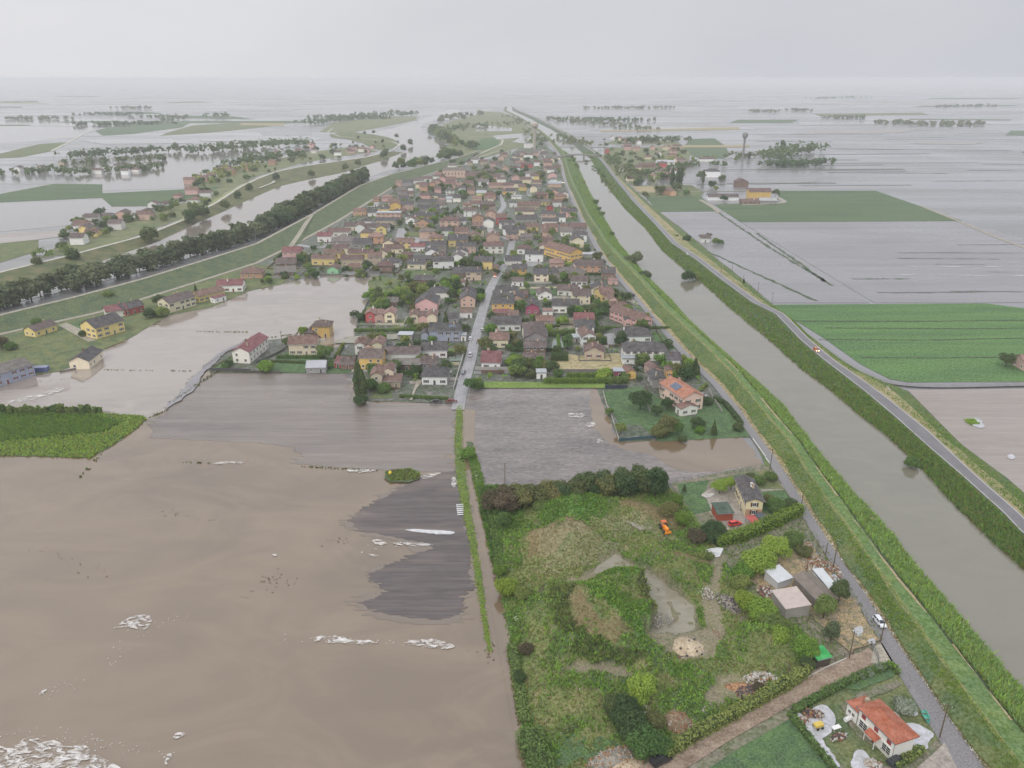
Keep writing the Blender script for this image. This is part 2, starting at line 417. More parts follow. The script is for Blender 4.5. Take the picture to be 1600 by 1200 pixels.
LEVEED = mat_mottle("levee_dark_grass", [lin(64, 86, 40), lin(52, 75, 34), lin(85, 98, 48)], 0.06, bump=0.5, fine=1.3)
CREST = mat_mottle("crest_grass", [lin(88, 121, 44), lin(108, 129, 52), lin(76, 109, 37)], 0.12, bump=0.3, fine=1.3)
DRY = mat_mottle("dry_verge", [lin(158, 138, 92), lin(126, 118, 70), lin(176, 160, 122)], 0.25, bump=0.3, fine=2.4)
BANKSOIL = mat_mottle("bank_soil", [lin(62, 84, 42), lin(74, 84, 48), lin(54, 76, 38)], 0.2, bump=0.4, fine=1.5)
STRAW = mat_mottle("straw_field", [lin(168, 150, 104), lin(116, 112, 72), lin(184, 170, 126)], 0.35, bump=0.6, fine=1.6, stretch=(0.5, 1, 1))
TOWNG = mat_mottle("town_yards", [lin(85, 81, 75), lin(52, 70, 35), lin(112, 109, 103), lin(59, 75, 39)], 0.055, rough=0.5, fine=0.5, lo=0.44, hi=0.56)
YARD = mat_mottle("yard_dirt", [lin(140, 128, 110), lin(112, 106, 88), lin(96, 104, 66)], 0.12, bump=0.3, fine=1.5)
PAVE = mat_mottle("paved_yard", [lin(168, 158, 146), lin(148, 138, 128)], 0.3, rough=0.6, fine=1.5)
ASPH = mat_mottle("wet_asphalt", [lin(112, 108, 108), lin(124, 120, 120)], 0.2, rough=0.38, fine=2.5, spec=0.5, stretch=(1, 0.15, 1))
ASPHD = mat_mottle("dark_asphalt", [lin(92, 88, 92), lin(108, 104, 106)], 0.15, rough=0.4, fine=2.5, spec=0.5)
STREET = mat_mottle("wet_street", [lin(150, 148, 150), lin(132, 130, 132)], 0.15, rough=0.3, fine=1.5, spec=0.5)
PATHM = mat_mottle("gravel_path", [lin(168, 160, 144), lin(150, 142, 124)], 0.2, fine=1.5)
PATHW = mat_mottle("pale_gravel_path", [lin(196, 192, 180), lin(180, 176, 160)], 0.2, fine=1.2)
DIRTR = mat_mottle("dirt_road", [lin(146, 124, 102), lin(122, 102, 84), lin(160, 140, 120)], 0.15, bump=0.3, fine=1.8, stretch=(0.35, 1, 1), rot=-0.45)
FOAM = mat_mottle("foam", [lin(210, 207, 204), lin(196, 192, 188), lin(172, 162, 150)], 0.35, rough=0.6, bump=0.1, lo=0.42, hi=0.7, stretch=(0.5, 1, 1))
_fn = FOAM.node_tree; _fo = [n for n in _fn.nodes if n.type == 'OUTPUT_MATERIAL'][0]; _fb = _fn.nodes["Principled BSDF"]      # foam is a thin broken film: water shows through its gaps
_ff, _ = _noise(_fn, _coord(_fn, 'world', (0.55, 1, 1), 0.2), 0.9, 6, 0.44, 0.56, rough=0.7, dist=0.8); _ft = _fn.nodes.new("ShaderNodeBsdfTransparent"); _fm = _fn.nodes.new("ShaderNodeMixShader")
_fn.links.new(_ff, _fm.inputs[0]); _fn.links.new(_fb.outputs[0], _fm.inputs[1]); _fn.links.new(_ft.outputs[0], _fm.inputs[2]); _fn.links.new(_fm.outputs[0], _fo.inputs[0])
HAIL = mat_mottle("pale_slush", [lin(190, 190, 196), lin(174, 174, 180), lin(150, 152, 148)], 0.4, rough=0.35, lo=0.42, hi=0.72)
PAINTW = mat_plain("white_line_paint", lin(222, 220, 214), 0.6, var=0.15)
# built things
WALLM = mat_objcol("plaster_wall", 0.85, 0.12, 0.35)
ROOFM = mat_objcol("roof_tiles", 0.75, 0.3, 0.5, tiles=True)
PLAINC = mat_objcol("painted_surface", 0.5, 0.12, 0.8)
METALC = mat_objcol("sheet_metal", 0.38, 0.15, 0.6, spec=0.5)
CARP = mat_objcol("car_paint", 0.25, 0.03, 0.8, spec=0.6)
GLASSM = mat_plain("dark_glass", (0.025, 0.03, 0.035, 1), 0.12, spec=0.6)
FRAMEM = mat_plain("window_frame", (0.72, 0.71, 0.68, 1), 0.6, var=0.1)
RUBBER = mat_plain("tyre_rubber", (0.02, 0.02, 0.02, 1), 0.8)
STEEL = mat_plain("grey_steel", (0.32, 0.33, 0.34, 1), 0.45, 0.6, 0.15)
CONC = mat_plain("concrete", lin(168, 164, 156), 0.85, var=0.25, vs=1.0)
BARK = mat_plain("bark", (0.075, 0.058, 0.043, 1), 0.95, var=0.5, vs=4.0)
WOOD = mat_plain("weathered_wood", (0.16, 0.115, 0.075, 1), 0.9, var=0.4, vs=4.0)
CORE = mat_plain("dark_twigs", (0.085, 0.12, 0.035, 1), 0.95, var=0.4)
SOLAR = mat_plain("solar_cells", (0.10, 0.13, 0.19, 1), 0.15, var=0.1, spec=0.7)
LIT = bpy.data.materials.new("lit_headlamp"); LIT.use_nodes = True
LIT.node_tree.nodes["Principled BSDF"].inputs['Emission Color'].default_value = (1, 0.85, 0.55, 1)
LIT.node_tree.nodes["Principled BSDF"].inputs['Emission Strength'].default_value = 14.0
G = lambda r, g, b: (r, g, b, 1)
LF = {
    'mid':   mat_leaf("leaf_mid_green", G(0.168, 0.276, 0.080), G(0.276, 0.403, 0.111), G(0.114, 0.199, 0.061)),
    'dark':  mat_leaf("leaf_dark_green", G(0.093, 0.158, 0.063), G(0.146, 0.225, 0.080), G(0.063, 0.111, 0.046)),
    'lime':  mat_leaf("leaf_lime", G(0.235, 0.362, 0.049), G(0.326, 0.453, 0.074), G(0.144, 0.253, 0.037), 0.03),
    'bright': mat_leaf("leaf_bright_green", G(0.235, 0.411, 0.069), G(0.341, 0.522, 0.088), G(0.148, 0.283, 0.049), 0.03),
    'olive': mat_leaf("leaf_olive", G(0.209, 0.246, 0.083), G(0.269, 0.282, 0.109), G(0.135, 0.152, 0.062), 0.05),
    'brown': mat_leaf("leaf_brown", G(0.165, 0.144, 0.079), G(0.220, 0.180, 0.110), G(0.110, 0.092, 0.061), 0.03),
    'river': mat_leaf("leaf_river_grey_green", G(0.158, 0.210, 0.111), G(0.225, 0.277, 0.146), G(0.105, 0.146, 0.080), 0.04),
    'reed':  mat_leaf("leaf_reed", G(0.193, 0.353, 0.122), G(0.292, 0.466, 0.151), G(0.139, 0.260, 0.095), 0.02),
    'grass': mat_leaf("leaf_grass", G(0.306, 0.451, 0.078), G(0.450, 0.529, 0.117), G(0.193, 0.328, 0.059), 0.02),
    'straw': mat_leaf("leaf_straw", G(0.446, 0.362, 0.181), G(0.330, 0.284, 0.128), G(0.249, 0.229, 0.090), 0.02),
    'weed':  mat_leaf("leaf_weed", G(0.226, 0.446, 0.072), G(0.323, 0.570, 0.090), G(0.150, 0.320, 0.054), 0.02),
    'white': mat_leaf("leaf_hail_white", G(0.600, 0.620, 0.580), G(0.450, 0.500, 0.420), G(0.200, 0.260, 0.140), 0.01),
}
# ------------------------------------------------------------------ ground, water, fields
def plane(name, x0, x1, y0, y1, z, mat):
    me = bpy.data.meshes.new(name); me.from_pydata([(x0, y0, z), (x1, y0, z), (x1, y1, z), (x0, y1, z)], [], [(0, 1, 2, 3)])
    me.materials.append(mat); return tag(link(name, me), kind='structure')
FARL = 24000
plane("ground", -FARL, FARL, -400, FARL, 0.0, FARFLAT)

# air: rain haze in one closed box round the camera and everything else
hm = bpy.data.materials.new("rain_haze"); hm.use_nodes = True; hm.node_tree.nodes.clear()
ho = hm.node_tree.nodes.new("ShaderNodeOutputMaterial"); hv = hm.node_tree.nodes.new("ShaderNodeVolumePrincipled")
hv.inputs['Color'].default_value = (0.89, 0.905, 0.93, 1); hv.inputs['Density'].default_value = 0.00015
hv.inputs['Anisotropy'].default_value = 0.1
hm.node_tree.links.new(hv.outputs[0], ho.inputs['Volume'])
mb = MB(); mb.box(-FARL - 200, FARL + 200, -600, FARL + 200, -1.0, 134.0)
hz = link("haze", mb.mesh("haze", hm)); tag(hz, kind='stuff')

# the brown flood in the foreground, running up to the gardens
sheet("flood_water", [(-900, 1500), (-600, 700), (-60, 606), (20, 590), (70, 580), (130, 565), (160, 545), (210, 520), (265, 490), (330, 478), (400, 452), (450, 440), (500, 430), (590, 430),
      (580, 470), (560, 530), (480, 560), (560, 600), (600, 626), (716, 634), (742, 634), (760, 700), (790, 830), (812, 1000), (826, 1120), (850, 1500)], WATER, 0.08)
# paler water sheet on the back basin, sky reflection painted into its colour
row_sheet("flooded_field", [(240, 684), (232, 660), (262, 640), (300, 601), (332, 584), (545, 584), (556, 632), (712, 632), (716, 700), (717, 736), (660, 737), (600, 735), (467, 725), (462, 708), (446, 698), (400, 692), (300, 687)],
      MUDGREY, 0.12, dy=0.8, amp=1.6)
row_sheet("shallow_water", [(717, 740), (655, 745), (622, 760), (604, 772), (580, 784), (556, 797), (534, 816), (552, 833), (600, 842), (640, 855), (628, 868), (590, 884), (572, 900), (586, 918), (556, 938), (572, 962), (640, 974), (695, 976), (722, 966), (742, 925), (740, 830)], WSHAL, 0.12, dy=0.7, amp=2.2)
row_sheet("wet_soil", [(717, 735), (660, 742), (632, 756), (616, 770), (596, 780), (572, 794), (545, 814), (562, 828), (610, 836), (660, 848), (676, 857), (640, 868), (602, 884), (584, 898), (600, 914), (592, 930),
      (566, 940), (580, 954), (640, 965), (690, 968), (716, 962), (732, 930), (735, 900), (738, 880), (730, 815)], MUDDARK, 0.16, dy=0.6, amp=1.0)
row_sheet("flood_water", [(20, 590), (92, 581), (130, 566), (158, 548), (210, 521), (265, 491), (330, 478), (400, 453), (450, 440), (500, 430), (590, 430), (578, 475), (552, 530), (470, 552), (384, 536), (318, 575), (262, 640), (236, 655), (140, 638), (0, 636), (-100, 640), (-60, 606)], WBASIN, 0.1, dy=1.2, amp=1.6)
sheet("flooded_field", [(728, 606), (932, 606), (945, 640), (966, 690), (1152, 679), (1192, 727), (1046, 757), (900, 770), (760, 775), (748, 740), (736, 690), (728, 640)], MUDSWIRL, 0.12)
sheet("flood_water", [(920, 609), (934, 606), (946, 640), (967, 690), (1152, 679), (1190, 724), (1120, 738), (1060, 735), (1020, 712), (950, 694), (925, 660)], WATER, 0.16, rag=0.5, step=3, xs=1.5)
# sandbank-like mud behind the shed on the left
sheet("wet_soil", [(-40, 640), (0, 612), (60, 604), (105, 596), (110, 606), (40, 632)], MUDPALE, 0.12, rag=0.6, step=4, xs=2.0)

# ditch and grassy track up the middle
ribbon("ditch_water", [(735, 640), (733, 700), (740, 740), (752, 800), (764, 860), (776, 930), (790, 1000), (806, 1080), (822, 1160), (838, 1260)], 4.2, WATER, 0.2)
def strip(name, left, right, mat, z, n=80, jit=0.0, kind='structure'):
    A = resample([gp(x, y, z) for x, y in left], n); B = resample([gp(x, y, z) for x, y in right], n)
    if jit: A[:, 0] += NR.normal(0, jit, n); B[:, 0] += NR.normal(0, jit, n)
    return loft(name, [A, B], mat, kind)
TRL = [(714, 634), (711, 700), (714, 745), (722, 790), (735, 850), (745, 910), (755, 970), (764, 1016)]
TRR = [(722, 634), (722, 700), (728, 745), (734, 790), (744, 850), (753, 910), (760, 970), (767, 1016)]
strip("grass_track", TRL, TRR, LEVEE, 0.32, jit=0.25)
strip("ditch_bank", [(728, 690), (732, 720), (742, 755), (752, 800), (764, 850), (782, 920), (800, 1000), (812, 1080), (820, 1160), (838, 1260)],
      [(738, 690), (746, 720), (756, 755), (772, 800), (786, 850), (806, 920), (820, 1000), (830, 1080), (838, 1160), (856, 1260)], LEVEED, 0.3, jit=0.25)

# ------------------------------------------------------------------ canal and its two banks
def at_y(pxs, z, Y):
    P = np.array([tuple(gp(x, y, z)) for x, y in pxs]); o = np.argsort(P[:, 1]); P = P[o]
    X = np.interp(Y, P[:, 1], P[:, 0])
    # straight continuation in front of the first and beyond the last point
    s = (P[1, 0] - P[0, 0]) / (P[1, 1] - P[0, 1] + 1e-9); X = np.where(Y < P[0, 1], P[0, 0] + s * (Y - P[0, 1]), X)
    return np.stack([X, Y, np.full_like(Y, z)], 1)
YS = np.concatenate([np.linspace(60, 700, 220), np.linspace(705, 3900, 150)])
L_ROADL = [(1494, 1200), (1402, 1050), (1359, 975), (1311, 900), (1274, 840), (1224, 760), (1199, 720), (1171, 680), (1144, 640), (1112, 600), (1061, 550), (1019, 500), (960, 430), (935, 400), (920, 370), (904, 340), (892, 310), (884, 290), (877, 270), (872, 250), (871, 240), (855, 222), (838, 206), (812, 187), (786, 173)]
L_ROADR = [(1539, 1200), (1434, 1050), (1383, 975), (1334, 900), (1291, 840), (1241, 760), (1215, 720), (1185, 680), (1157, 640), (1123, 600), (1073, 550), (1028, 500), (967, 430), (944, 400), (928, 370), (910, 340), (897, 310), (888, 290), (882, 270), (877, 250), (875, 240), (859, 222), (841, 206), (814, 187), (787, 173)]
L_CRL = [(1594, 1187), (1531, 1109), (1495, 1056), (1360, 870), (1312, 802), (1275, 750), (1235, 687), (1198, 645), (1150, 585), (1100, 535), (1040, 480), (1007, 442), (957, 390), (931, 365), (914, 335), (899, 300), (881, 265), (876, 245), (860, 224), (842, 207), (815, 188), (788, 173)]
L_CRR = [(1640, 1200), (1600, 1149), (1525, 1052), (1378, 868), (1330, 802), (1290, 748), (1250, 690), (1210, 645), (1160, 585), (1110, 535), (1049, 480), (1014, 442), (963, 390), (936, 365), (918, 335), (902, 300), (884, 265), (878, 245), (862, 224), (843, 207), (816, 188), (788.5, 173)]
L_WL = [(1690, 1200), (1600, 1083), (1500, 965), (1420, 872), (1400, 842), (1362, 800), (1332, 770), (1277, 705), (1225, 635), (1175, 590), (1112, 535), (1075, 500), (1050, 470), (1015, 437), (967, 380), (945, 342), (922, 300), (897, 247), (885, 238), (873, 230), (840, 202), (810, 187), (782, 172)]
L_WR = [(1800, 1050), (1600, 890), (1560, 855), (1487, 785), (1440, 732), (1385, 680), (1345, 650), (1300, 612), (1250, 575), (1212, 540), (1150, 490), (1100, 445), (1070, 422), (1035, 392), (1007, 355), (977, 327), (957, 302), (938, 275), (922, 247), (903, 235), (890, 222), (860, 202), (830, 188), (787, 171)]
L_RRL = [(1800, 985), (1597, 832), (1567, 800), (1500, 740), (1450, 697), (1400, 652), (1350, 610), (1285, 560), (1250, 530), (1212, 490), (1175, 472), (1125, 435), (1087, 405), (1050, 380), (1025, 352), (987, 312), (957, 275), (940, 252), (927, 238), (885, 210), (840, 186), (812, 174), (788, 164)]
L_RRR = [(1800, 955), (1600, 810), (1590, 800), (1512, 730), (1450, 672), (1385, 620), (1355, 598), (1300, 560), (1262, 530), (1222, 495), (1185, 472), (1133, 435), (1095, 405), (1057, 380), (1031, 352), (992, 312), (961, 275), (943, 252), (930, 238), (888, 210), (842, 186), (814, 174), (789, 164)]
L_RFT = [(1800, 915), (1660, 815), (1597, 767), (1500, 692), (1420, 612), (1390, 598), (1350, 583), (1312, 560), (1262, 522), (1240, 500), (1205, 474), (1172, 446), (1128, 411), (1099, 386), (1062, 355), (1036, 335), (1012, 315), (968, 275), (947, 252), (934, 238), (891, 210), (844, 186), (815, 174), (790, 164)]
ZC, ZR, ZW = 4.2, 2.8, 0.25
A_rl, A_rr = at_y(L_ROADL, 0.4, YS), at_y(L_ROADR, 0.4, YS)
A_crl, A_crr = at_y(L_CRL, ZC, YS), at_y(L_CRR, ZC, YS)
A_wl, A_wr = at_y(L_WL, ZW, YS), at_y(L_WR, ZW, YS)
A_rrl, A_rrr = at_y(L_RRL, ZR, YS), at_y(L_RRR, ZR, YS)
A_rft = at_y(L_RFT, 0.12, YS)
# keep the order from left to right sound far away
chain = [A_rl, A_rr, A_crl, A_crr, A_wl, A_wr, A_rrl, A_rrr, A_rft]
gaps = [3.4, 5.0, 2.0, 4.0, 24.0, 6.0, 5.0, 3.0]
for a, b, g in zip(chain, chain[1:], gaps): b[:, 0] = np.maximum(b[:, 0], a[:, 0] + g)
def lerp(A, B, t): return A * (1 - t) + B * t
def wob(A, amp, z=0.0):
    n = len(A); w = np.convolve(NR.normal(0, 1, n + 8), np.ones(5) / 5, 'same')[4:-4]
    B = A.copy(); B[:, 0] += w * amp * 1.6; B[:, 2] += z; return B
loft("canal_road", [A_rl, A_rr], ASPH)
vz = lerp(A_rr, A_crl, 0.14); vz[:, 2] = 0.55
v0 = A_rr.copy(); v0[:, 2] = 0.36; v0[:, 0] -= 0.3
v1 = wob(lerp(A_rr, A_crl, 0.2), 0.6); v1[:, 2] = 0.75
loft("road_verge", [v0, wob(vz, 0.3), v1], DRY)
v1b = v1.copy(); v1b[:, 2] -= 0.05; v1b[:, 0] -= .2
s1 = wob(lerp(A_rr, A_crl, 0.55), 0.3); s1[:, 2] = 2.5
s2 = wob(lerp(A_rr, A_crl, 0.88), 0.3); s2[:, 2] = 3.9
loft("levee_slope", [v1b, s1, s2], LEVEE)
s2b = s2.copy(); s2b[:, 2] -= 0.04; s2b[:, 0] -= .1
c1 = wob(A_crl, 0.25); c1[:, 2] = 4.2
loft("levee_path", [s2b, c1], mat_mottle("worn_levee_edge", [lin(124, 128, 62), lin(150, 134, 84), lin(92, 112, 50)], 0.3, bump=0.3, fine=2.0))
c1b = c1.copy(); c1b[:, 2] -= 0.04
c2 = wob(A_crr, 0.3); c2[:, 2] = 4.15
loft("levee_crest", [c1b, c2], CREST)
c2b = c2.copy(); c2b[:, 2] -= 0.05; c2b[:, 0] -= .1
b1 = wob(lerp(A_crr, A_wl, 0.5), 0.4); b1[:, 2] = 2.0
b2 = wob(A_wl, 0.7); b2[:, 2] = -0.3
loft("canal_bank", [c2b, b1, b2], BANKSOIL)
for ya, yb in ((70, 118), (124, 150), (158, 205), (216, 240), (262, 300), (330, 352)):      # trodden pale line along the top of the reeds
    mk = (YS > ya) & (YS < yb); q1 = wob(A_crr, .25); q1[:, 2] = 4.19; q1[:, 0] -= .55; q2 = wob(A_crr, .25); q2[:, 2] = 4.19; q2[:, 0] -= .1
    loft("trodden_line", [q1[mk], q2[mk]], DRY)
w1 = A_wl.copy(); w1[:, 0] -= 3; w2 = A_wr.copy(); w2[:, 0] += 3
loft("canal_water", [w1, w2], WCANAL)
r0 = wob(A_wr, 0.7); r0[:, 2] = -0.3
r1 = wob(lerp(A_wr, A_rrl, 0.45), 0.4); r1[:, 2] = 1.6
r2 = A_rrl.copy(); r2[:, 2] = ZR - 0.06
loft("canal_bank", [r0, r1, r2], BANKSOIL)
loft("bank_road", [A_rrl, A_rrr], ASPHD)
e = lambda A, dx, dz: A + np.array([dx, 0, dz])
near = YS < 420
for A, s in ((A_rrl, 0.25), (A_rrr, -0.45)):
    loft("edge_line", [e(A, s, 0.012)[YS < 900], e(A, s + 0.2, 0.012)[YS < 900]], PAINTW)
g0 = e(A_rrr, -0.1, -0.08)
g1 = wob(lerp(A_rrr, A_rft, 0.5), 0.3); g1[:, 2] = 1.5
g2 = wob(A_rft, 0.4)
loft("bank_slope", [g0, g1], mat_mottle("yellowed_bank", [lin(150, 140, 92), lin(112, 122, 66), lin(166, 150, 108)], 0.05, bump=0.4, fine=1.4))
g1b = e(g1, -.1, -0.04)
loft("bank_slope", [g1b, g2], LEVEE)
# minor road leaving the bank road beside the green field
ribbon("field_road", [(1246, 512), (1275, 535), (1310, 562), (1350, 583), (1378, 596), (1410, 601), (1470, 603), (1600, 600), (1750, 597)], 4.2, ASPH, 0.6)
ribbon("wheel_track", [(1386, 603), (1396, 620), (1420, 646), (1455, 672), (1480, 694), (1489, 712)], 0.9, PATHM, 1.7)

# ------------------------------------------------------------------ river on the left with its levees
NRV = 160
P_PATH = [(-160, 540), (0, 492), (112, 465), (225, 435), (317, 407), (400, 381), (487, 335), (562, 290), (612, 272), (680, 255), (712, 247), (750, 235), (780, 230), (786, 221), (757, 214)]
P_LANE = [(-160, 573), (0, 522), (90, 502), (150, 489), (225, 466), (300, 443), (400, 411), (450, 387), (525, 347), (617, 290), (682, 268), (720, 258), (760, 247), (800, 238), (815, 230)]
P_LANE_N = P_LANE[:13]
def zline(pxs, z, n=NRV): return resample([gp(x, y, z) for x, y in pxs], n)
path = zline(P_PATH[:12], 5.0); lane = zline(P_LANE[:12], 0.35)
def offs(A, d, z=None):
    T = np.gradient(A, axis=0); T[:, 2] = 0; T /= np.linalg.norm(T, axis=1)[:, None] + 1e-9
    B = A + np.stack([-T[:, 1], T[:, 0], 0 * T[:, 0]], 1) * d
    if z is not None: B[:, 2] = z
    return B
loft("levee_path", [offs(path, 1.6), offs(path, -1.6)], PATHM)
m1 = lerp(path, lane, 0.4); m1[:, 2] = 2.6
m2 = lerp(path, lane, 0.75); m2[:, 2] = 0.8
loft("levee_slope", [offs(path, -1.4, 4.95), offs(m1, 0), m2, offs(lane, 1.2, 0.3)], LEVEED)
loft("levee_slope", [offs(path, 9.0, -0.2), offs(path, 1.4, 4.95)], LEVEED)
loft("levee_lane", [offs(lane, 1.9), offs(lane, -1.9)], PATHM)
_rp = resample([gp(487, 336, 5.05), gp(476, 352, 3.6), gp(466, 368, 2.0), gp(455, 384, 0.5)], 30)
loft("levee_ramp", [offs(_rp, 2.0), offs(_rp, -2.0)], PATHM); loft("levee_slope", [offs(_rp, 1.9) - [0, 0, .05], offs(_rp, 6, .1)], LEVEED); loft("levee_slope", [offs(_rp, -6, .1), offs(_rp, -1.9) - [0, 0, .05]], LEVEED)
RIV = [(-160, 520), (0, 478), (112, 452), (225, 423), (317, 397), (400, 370), (487, 326), (562, 282), (612, 265), (672, 255), (679, 243), (710, 233), (690, 224), (670, 213), (655, 203),
       (662, 193), (690, 186), (712, 178), (722, 172), (700, 171), (670, 184), (640, 192), (600, 205), (560, 211), (590, 222), (640, 231), (632, 237), (595, 252), (575, 257), (537, 270), (500, 277), (440, 290), (400, 307), (325, 342), (295, 352), (250, 377), (180, 400), (100, 432), (0, 455), (-160, 505)]
sheet("river_water", RIV, WRIVER, 0.2, smooth=1)
# far bank: lower berm, lane on the crest, slope towards the farmland
P_FARL = [(-160, 470), (0, 425), (100, 401), (130, 393), (225, 368), (290, 342), (340, 315), (375, 292), (400, 280), (432, 268), (472, 260), (570, 246), (612, 236), (625, 226), (612, 218), (560, 214), (520, 206), (524, 200), (560, 195), (625, 192)]
P_FARW = [(-160, 505), (0, 456), (100, 431), (130, 420), (180, 400), (250, 377), (295, 352), (325, 342), (400, 307), (440, 290), (500, 277), (537, 270), (575, 257), (595, 252), (632, 238), (645, 230), (620, 222), (590, 214), (600, 206), (650, 192)]
fl = zline(P_FARL[:13], 4.5); fw = zline(P_FARW[:15], 0.1)
fm = lerp(fl, fw, 0.55); fm[:, 2] = 1.6
loft("river_bank", [offs(fl, -1.4, 4.45), fm, fw], mat_mottle("river_bank_grass", [lin(88, 98, 62), lin(70, 84, 52), lin(110, 106, 76)], 0.04, bump=0.4))
loft("levee_path", [offs(fl, 1.9), offs(fl, -1.9)], PATHW)
loft("levee_slope", [offs(fl, 1.7, 4.45), offs(fl, 14.0, 0.1)], mat_mottle("pale_levee_grass", [lin(126, 134, 84), lin(100, 118, 70), lin(140, 140, 96)], 0.03, bump=0.3))
sheet("field", [(505, 213), (540, 205), (600, 212), (625, 222), (612, 234), (585, 234), (560, 220)], GRASS, 0.3, smooth=1)
ribbon("levee_path", [(520, 200), (512, 206), (530, 213), (575, 217), (612, 221), (624, 226), (614, 234)], 4.0, PATHW, 0.5)
ribbon("levee_path", [(404, 294), (430, 284), (420, 278), (452, 272), (484, 268)], 3.5, PATHW, 2.2)
# loop of levee in the upper middle
sheet("field", [(735, 232), (752, 216), (775, 215), (782, 222), (770, 231), (750, 236)], LAWN, 0.3, smooth=1)
ribbon("levee_path", [(738, 246), (768, 232), (783, 226), (786, 219), (775, 214), (745, 213), (730, 215)], 4.0, PATHW, 0.6)
ribbon("levee_path", [(738, 250), (770, 238), (783, 235)], 3.0, PATHW, 0.6)
ribbon("levee_path", [(690, 205), (680, 198), (700, 190), (735, 182), (752, 175)], 5.0, PATHW, 0.6)

# ------------------------------------------------------------------ fields
def field(pxs, mat, z=0.14, **k): return sheet("field", pxs, mat, z, **k)
field([(1200, 476), (1540, 474), (1604, 482), (1760, 500), (1760, 592), (1600, 596), (1420, 597), (1390, 592), (1345, 569), (1290, 530), (1262, 512)], CROP)
field([(1116, 320), (1221, 315), (1213, 298), (1368, 298), (1504, 345), (1157, 347)], CROPD)
field([(1010, 309), (1037, 306), (1094, 306), (1121, 330), (1028, 331)], CROPD)
field([(1004, 290), (1080, 289), (1100, 300), (1094, 306), (1037, 308), (1010, 309), (996, 300)], GRASS)
field([(988, 291), (1026, 291), (1024, 301), (1000, 301)], DRY, 0.2)
field([(1064, 238), (1078, 217), (1116, 216), (1134, 228), (1140, 243), (1130, 248), (1090, 246)], CROPD)
field([(1418, 609), (1600, 607), (1760, 606), (1760, 880), (1597, 767), (1500, 692)], MUDPALE)
field([(1028, 332), (1121, 331), (1157, 348), (1360, 473), (1205, 473), (1172, 445), (1128, 410), (1099, 385), (1062, 354)], FLOODR)
field([(1160, 348), (1504, 346), (1700, 400), (1760, 470), (1540, 473), (1366, 473)], FLOODR, 0.12)
field([(0, 303), (85, 287), (160, 288), (160, 309), (0, 316), (-120, 318), (-120, 312)], CROPD)
field([(160, 302), (320, 294), (352, 290), (300, 311), (250, 322), (175, 323), (160, 310)], CROPD)
field([(148, 204), (220, 189), (300, 190), (285, 199), (210, 209), (160, 212)], CROPD)
field([(262, 207), (300, 196), (400, 190), (470, 190), (400, 200), (330, 207), (250, 212)], GRASS)
field([(0, 240), (62, 225), (108, 222), (82, 236), (30, 246), (-60, 250)], GRASS)
field([(-60, 385), (60, 374), (60, 392), (0, 410), (-60, 420)], GRASS)
field([(-60, 372), (0, 365), (100, 360), (125, 366), (60, 374), (-60, 386)], MUDPALE)
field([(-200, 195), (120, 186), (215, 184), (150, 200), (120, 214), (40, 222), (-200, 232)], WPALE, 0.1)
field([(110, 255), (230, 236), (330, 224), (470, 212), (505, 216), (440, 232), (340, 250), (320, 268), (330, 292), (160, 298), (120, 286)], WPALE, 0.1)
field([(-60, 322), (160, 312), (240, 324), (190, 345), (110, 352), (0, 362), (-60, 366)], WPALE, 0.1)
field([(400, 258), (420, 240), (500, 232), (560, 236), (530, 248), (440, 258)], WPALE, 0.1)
UPL = mat_mottle("upriver_meadow", [lin(96, 112, 72), lin(78, 100, 60), lin(128, 128, 92), lin(110, 112, 84)], 0.02, bump=0.3)
field([(692, 233), (714, 243), (760, 246), (815, 229), (840, 210), (832, 196), (806, 184), (782, 175), (758, 174), (738, 180), (712, 186), (690, 197), (674, 204), (684, 216), (700, 226)], UPL, 0.24)
field([(330, 318), (352, 300), (400, 276), (470, 255), (560, 240), (590, 237), (560, 228), (480, 238), (420, 252), (350, 268), (296, 290), (330, 298)], UPL, 0.16)
field([(190, 350), (240, 326), (330, 310), (330, 322), (290, 338), (230, 362), (180, 380), (100, 398), (60, 404), (90, 384), (150, 364)], UPL, 0.16)
field([(940, 250), (950, 222), (985, 214), (1060, 222), (1080, 240), (1070, 268), (1020, 262), (1010, 276), (990, 290), (966, 276)], UPL, 0.16)
field([(500, 206), (520, 192), (600, 182), (650, 182), (650, 188), (590, 200), (545, 208)], UPL, 0.16)
# strips of the mosaic far away
fr = random.Random(21)
for i in range(46):
    y = fr.uniform(146, 236); x = fr.choice([fr.uniform(-80, 480), fr.uniform(900, 1680)])
    if 480 < x < 900: continue
    if x < 600 and y > 226: continue
    w = fr.uniform(60, 220) ; h = fr.uniform(1.5, 5.5) * (y - 128) / 60; sk = fr.uniform(-.4, .9) * w * (1 if x < 700 else -1)
    m = fr.choice([CROPD, GRASS, MUDPALE, WPALE, WPALE, FLOODR, DRY, CROPD])
    dy = fr.uniform(-.02, .02) * w
    field([(x - w / 2, y), (x + w / 2, y + dy), (x + w / 2 + sk * .3, y + h + dy), (x - w / 2 + sk * .3, y + h)], m, 0.3)
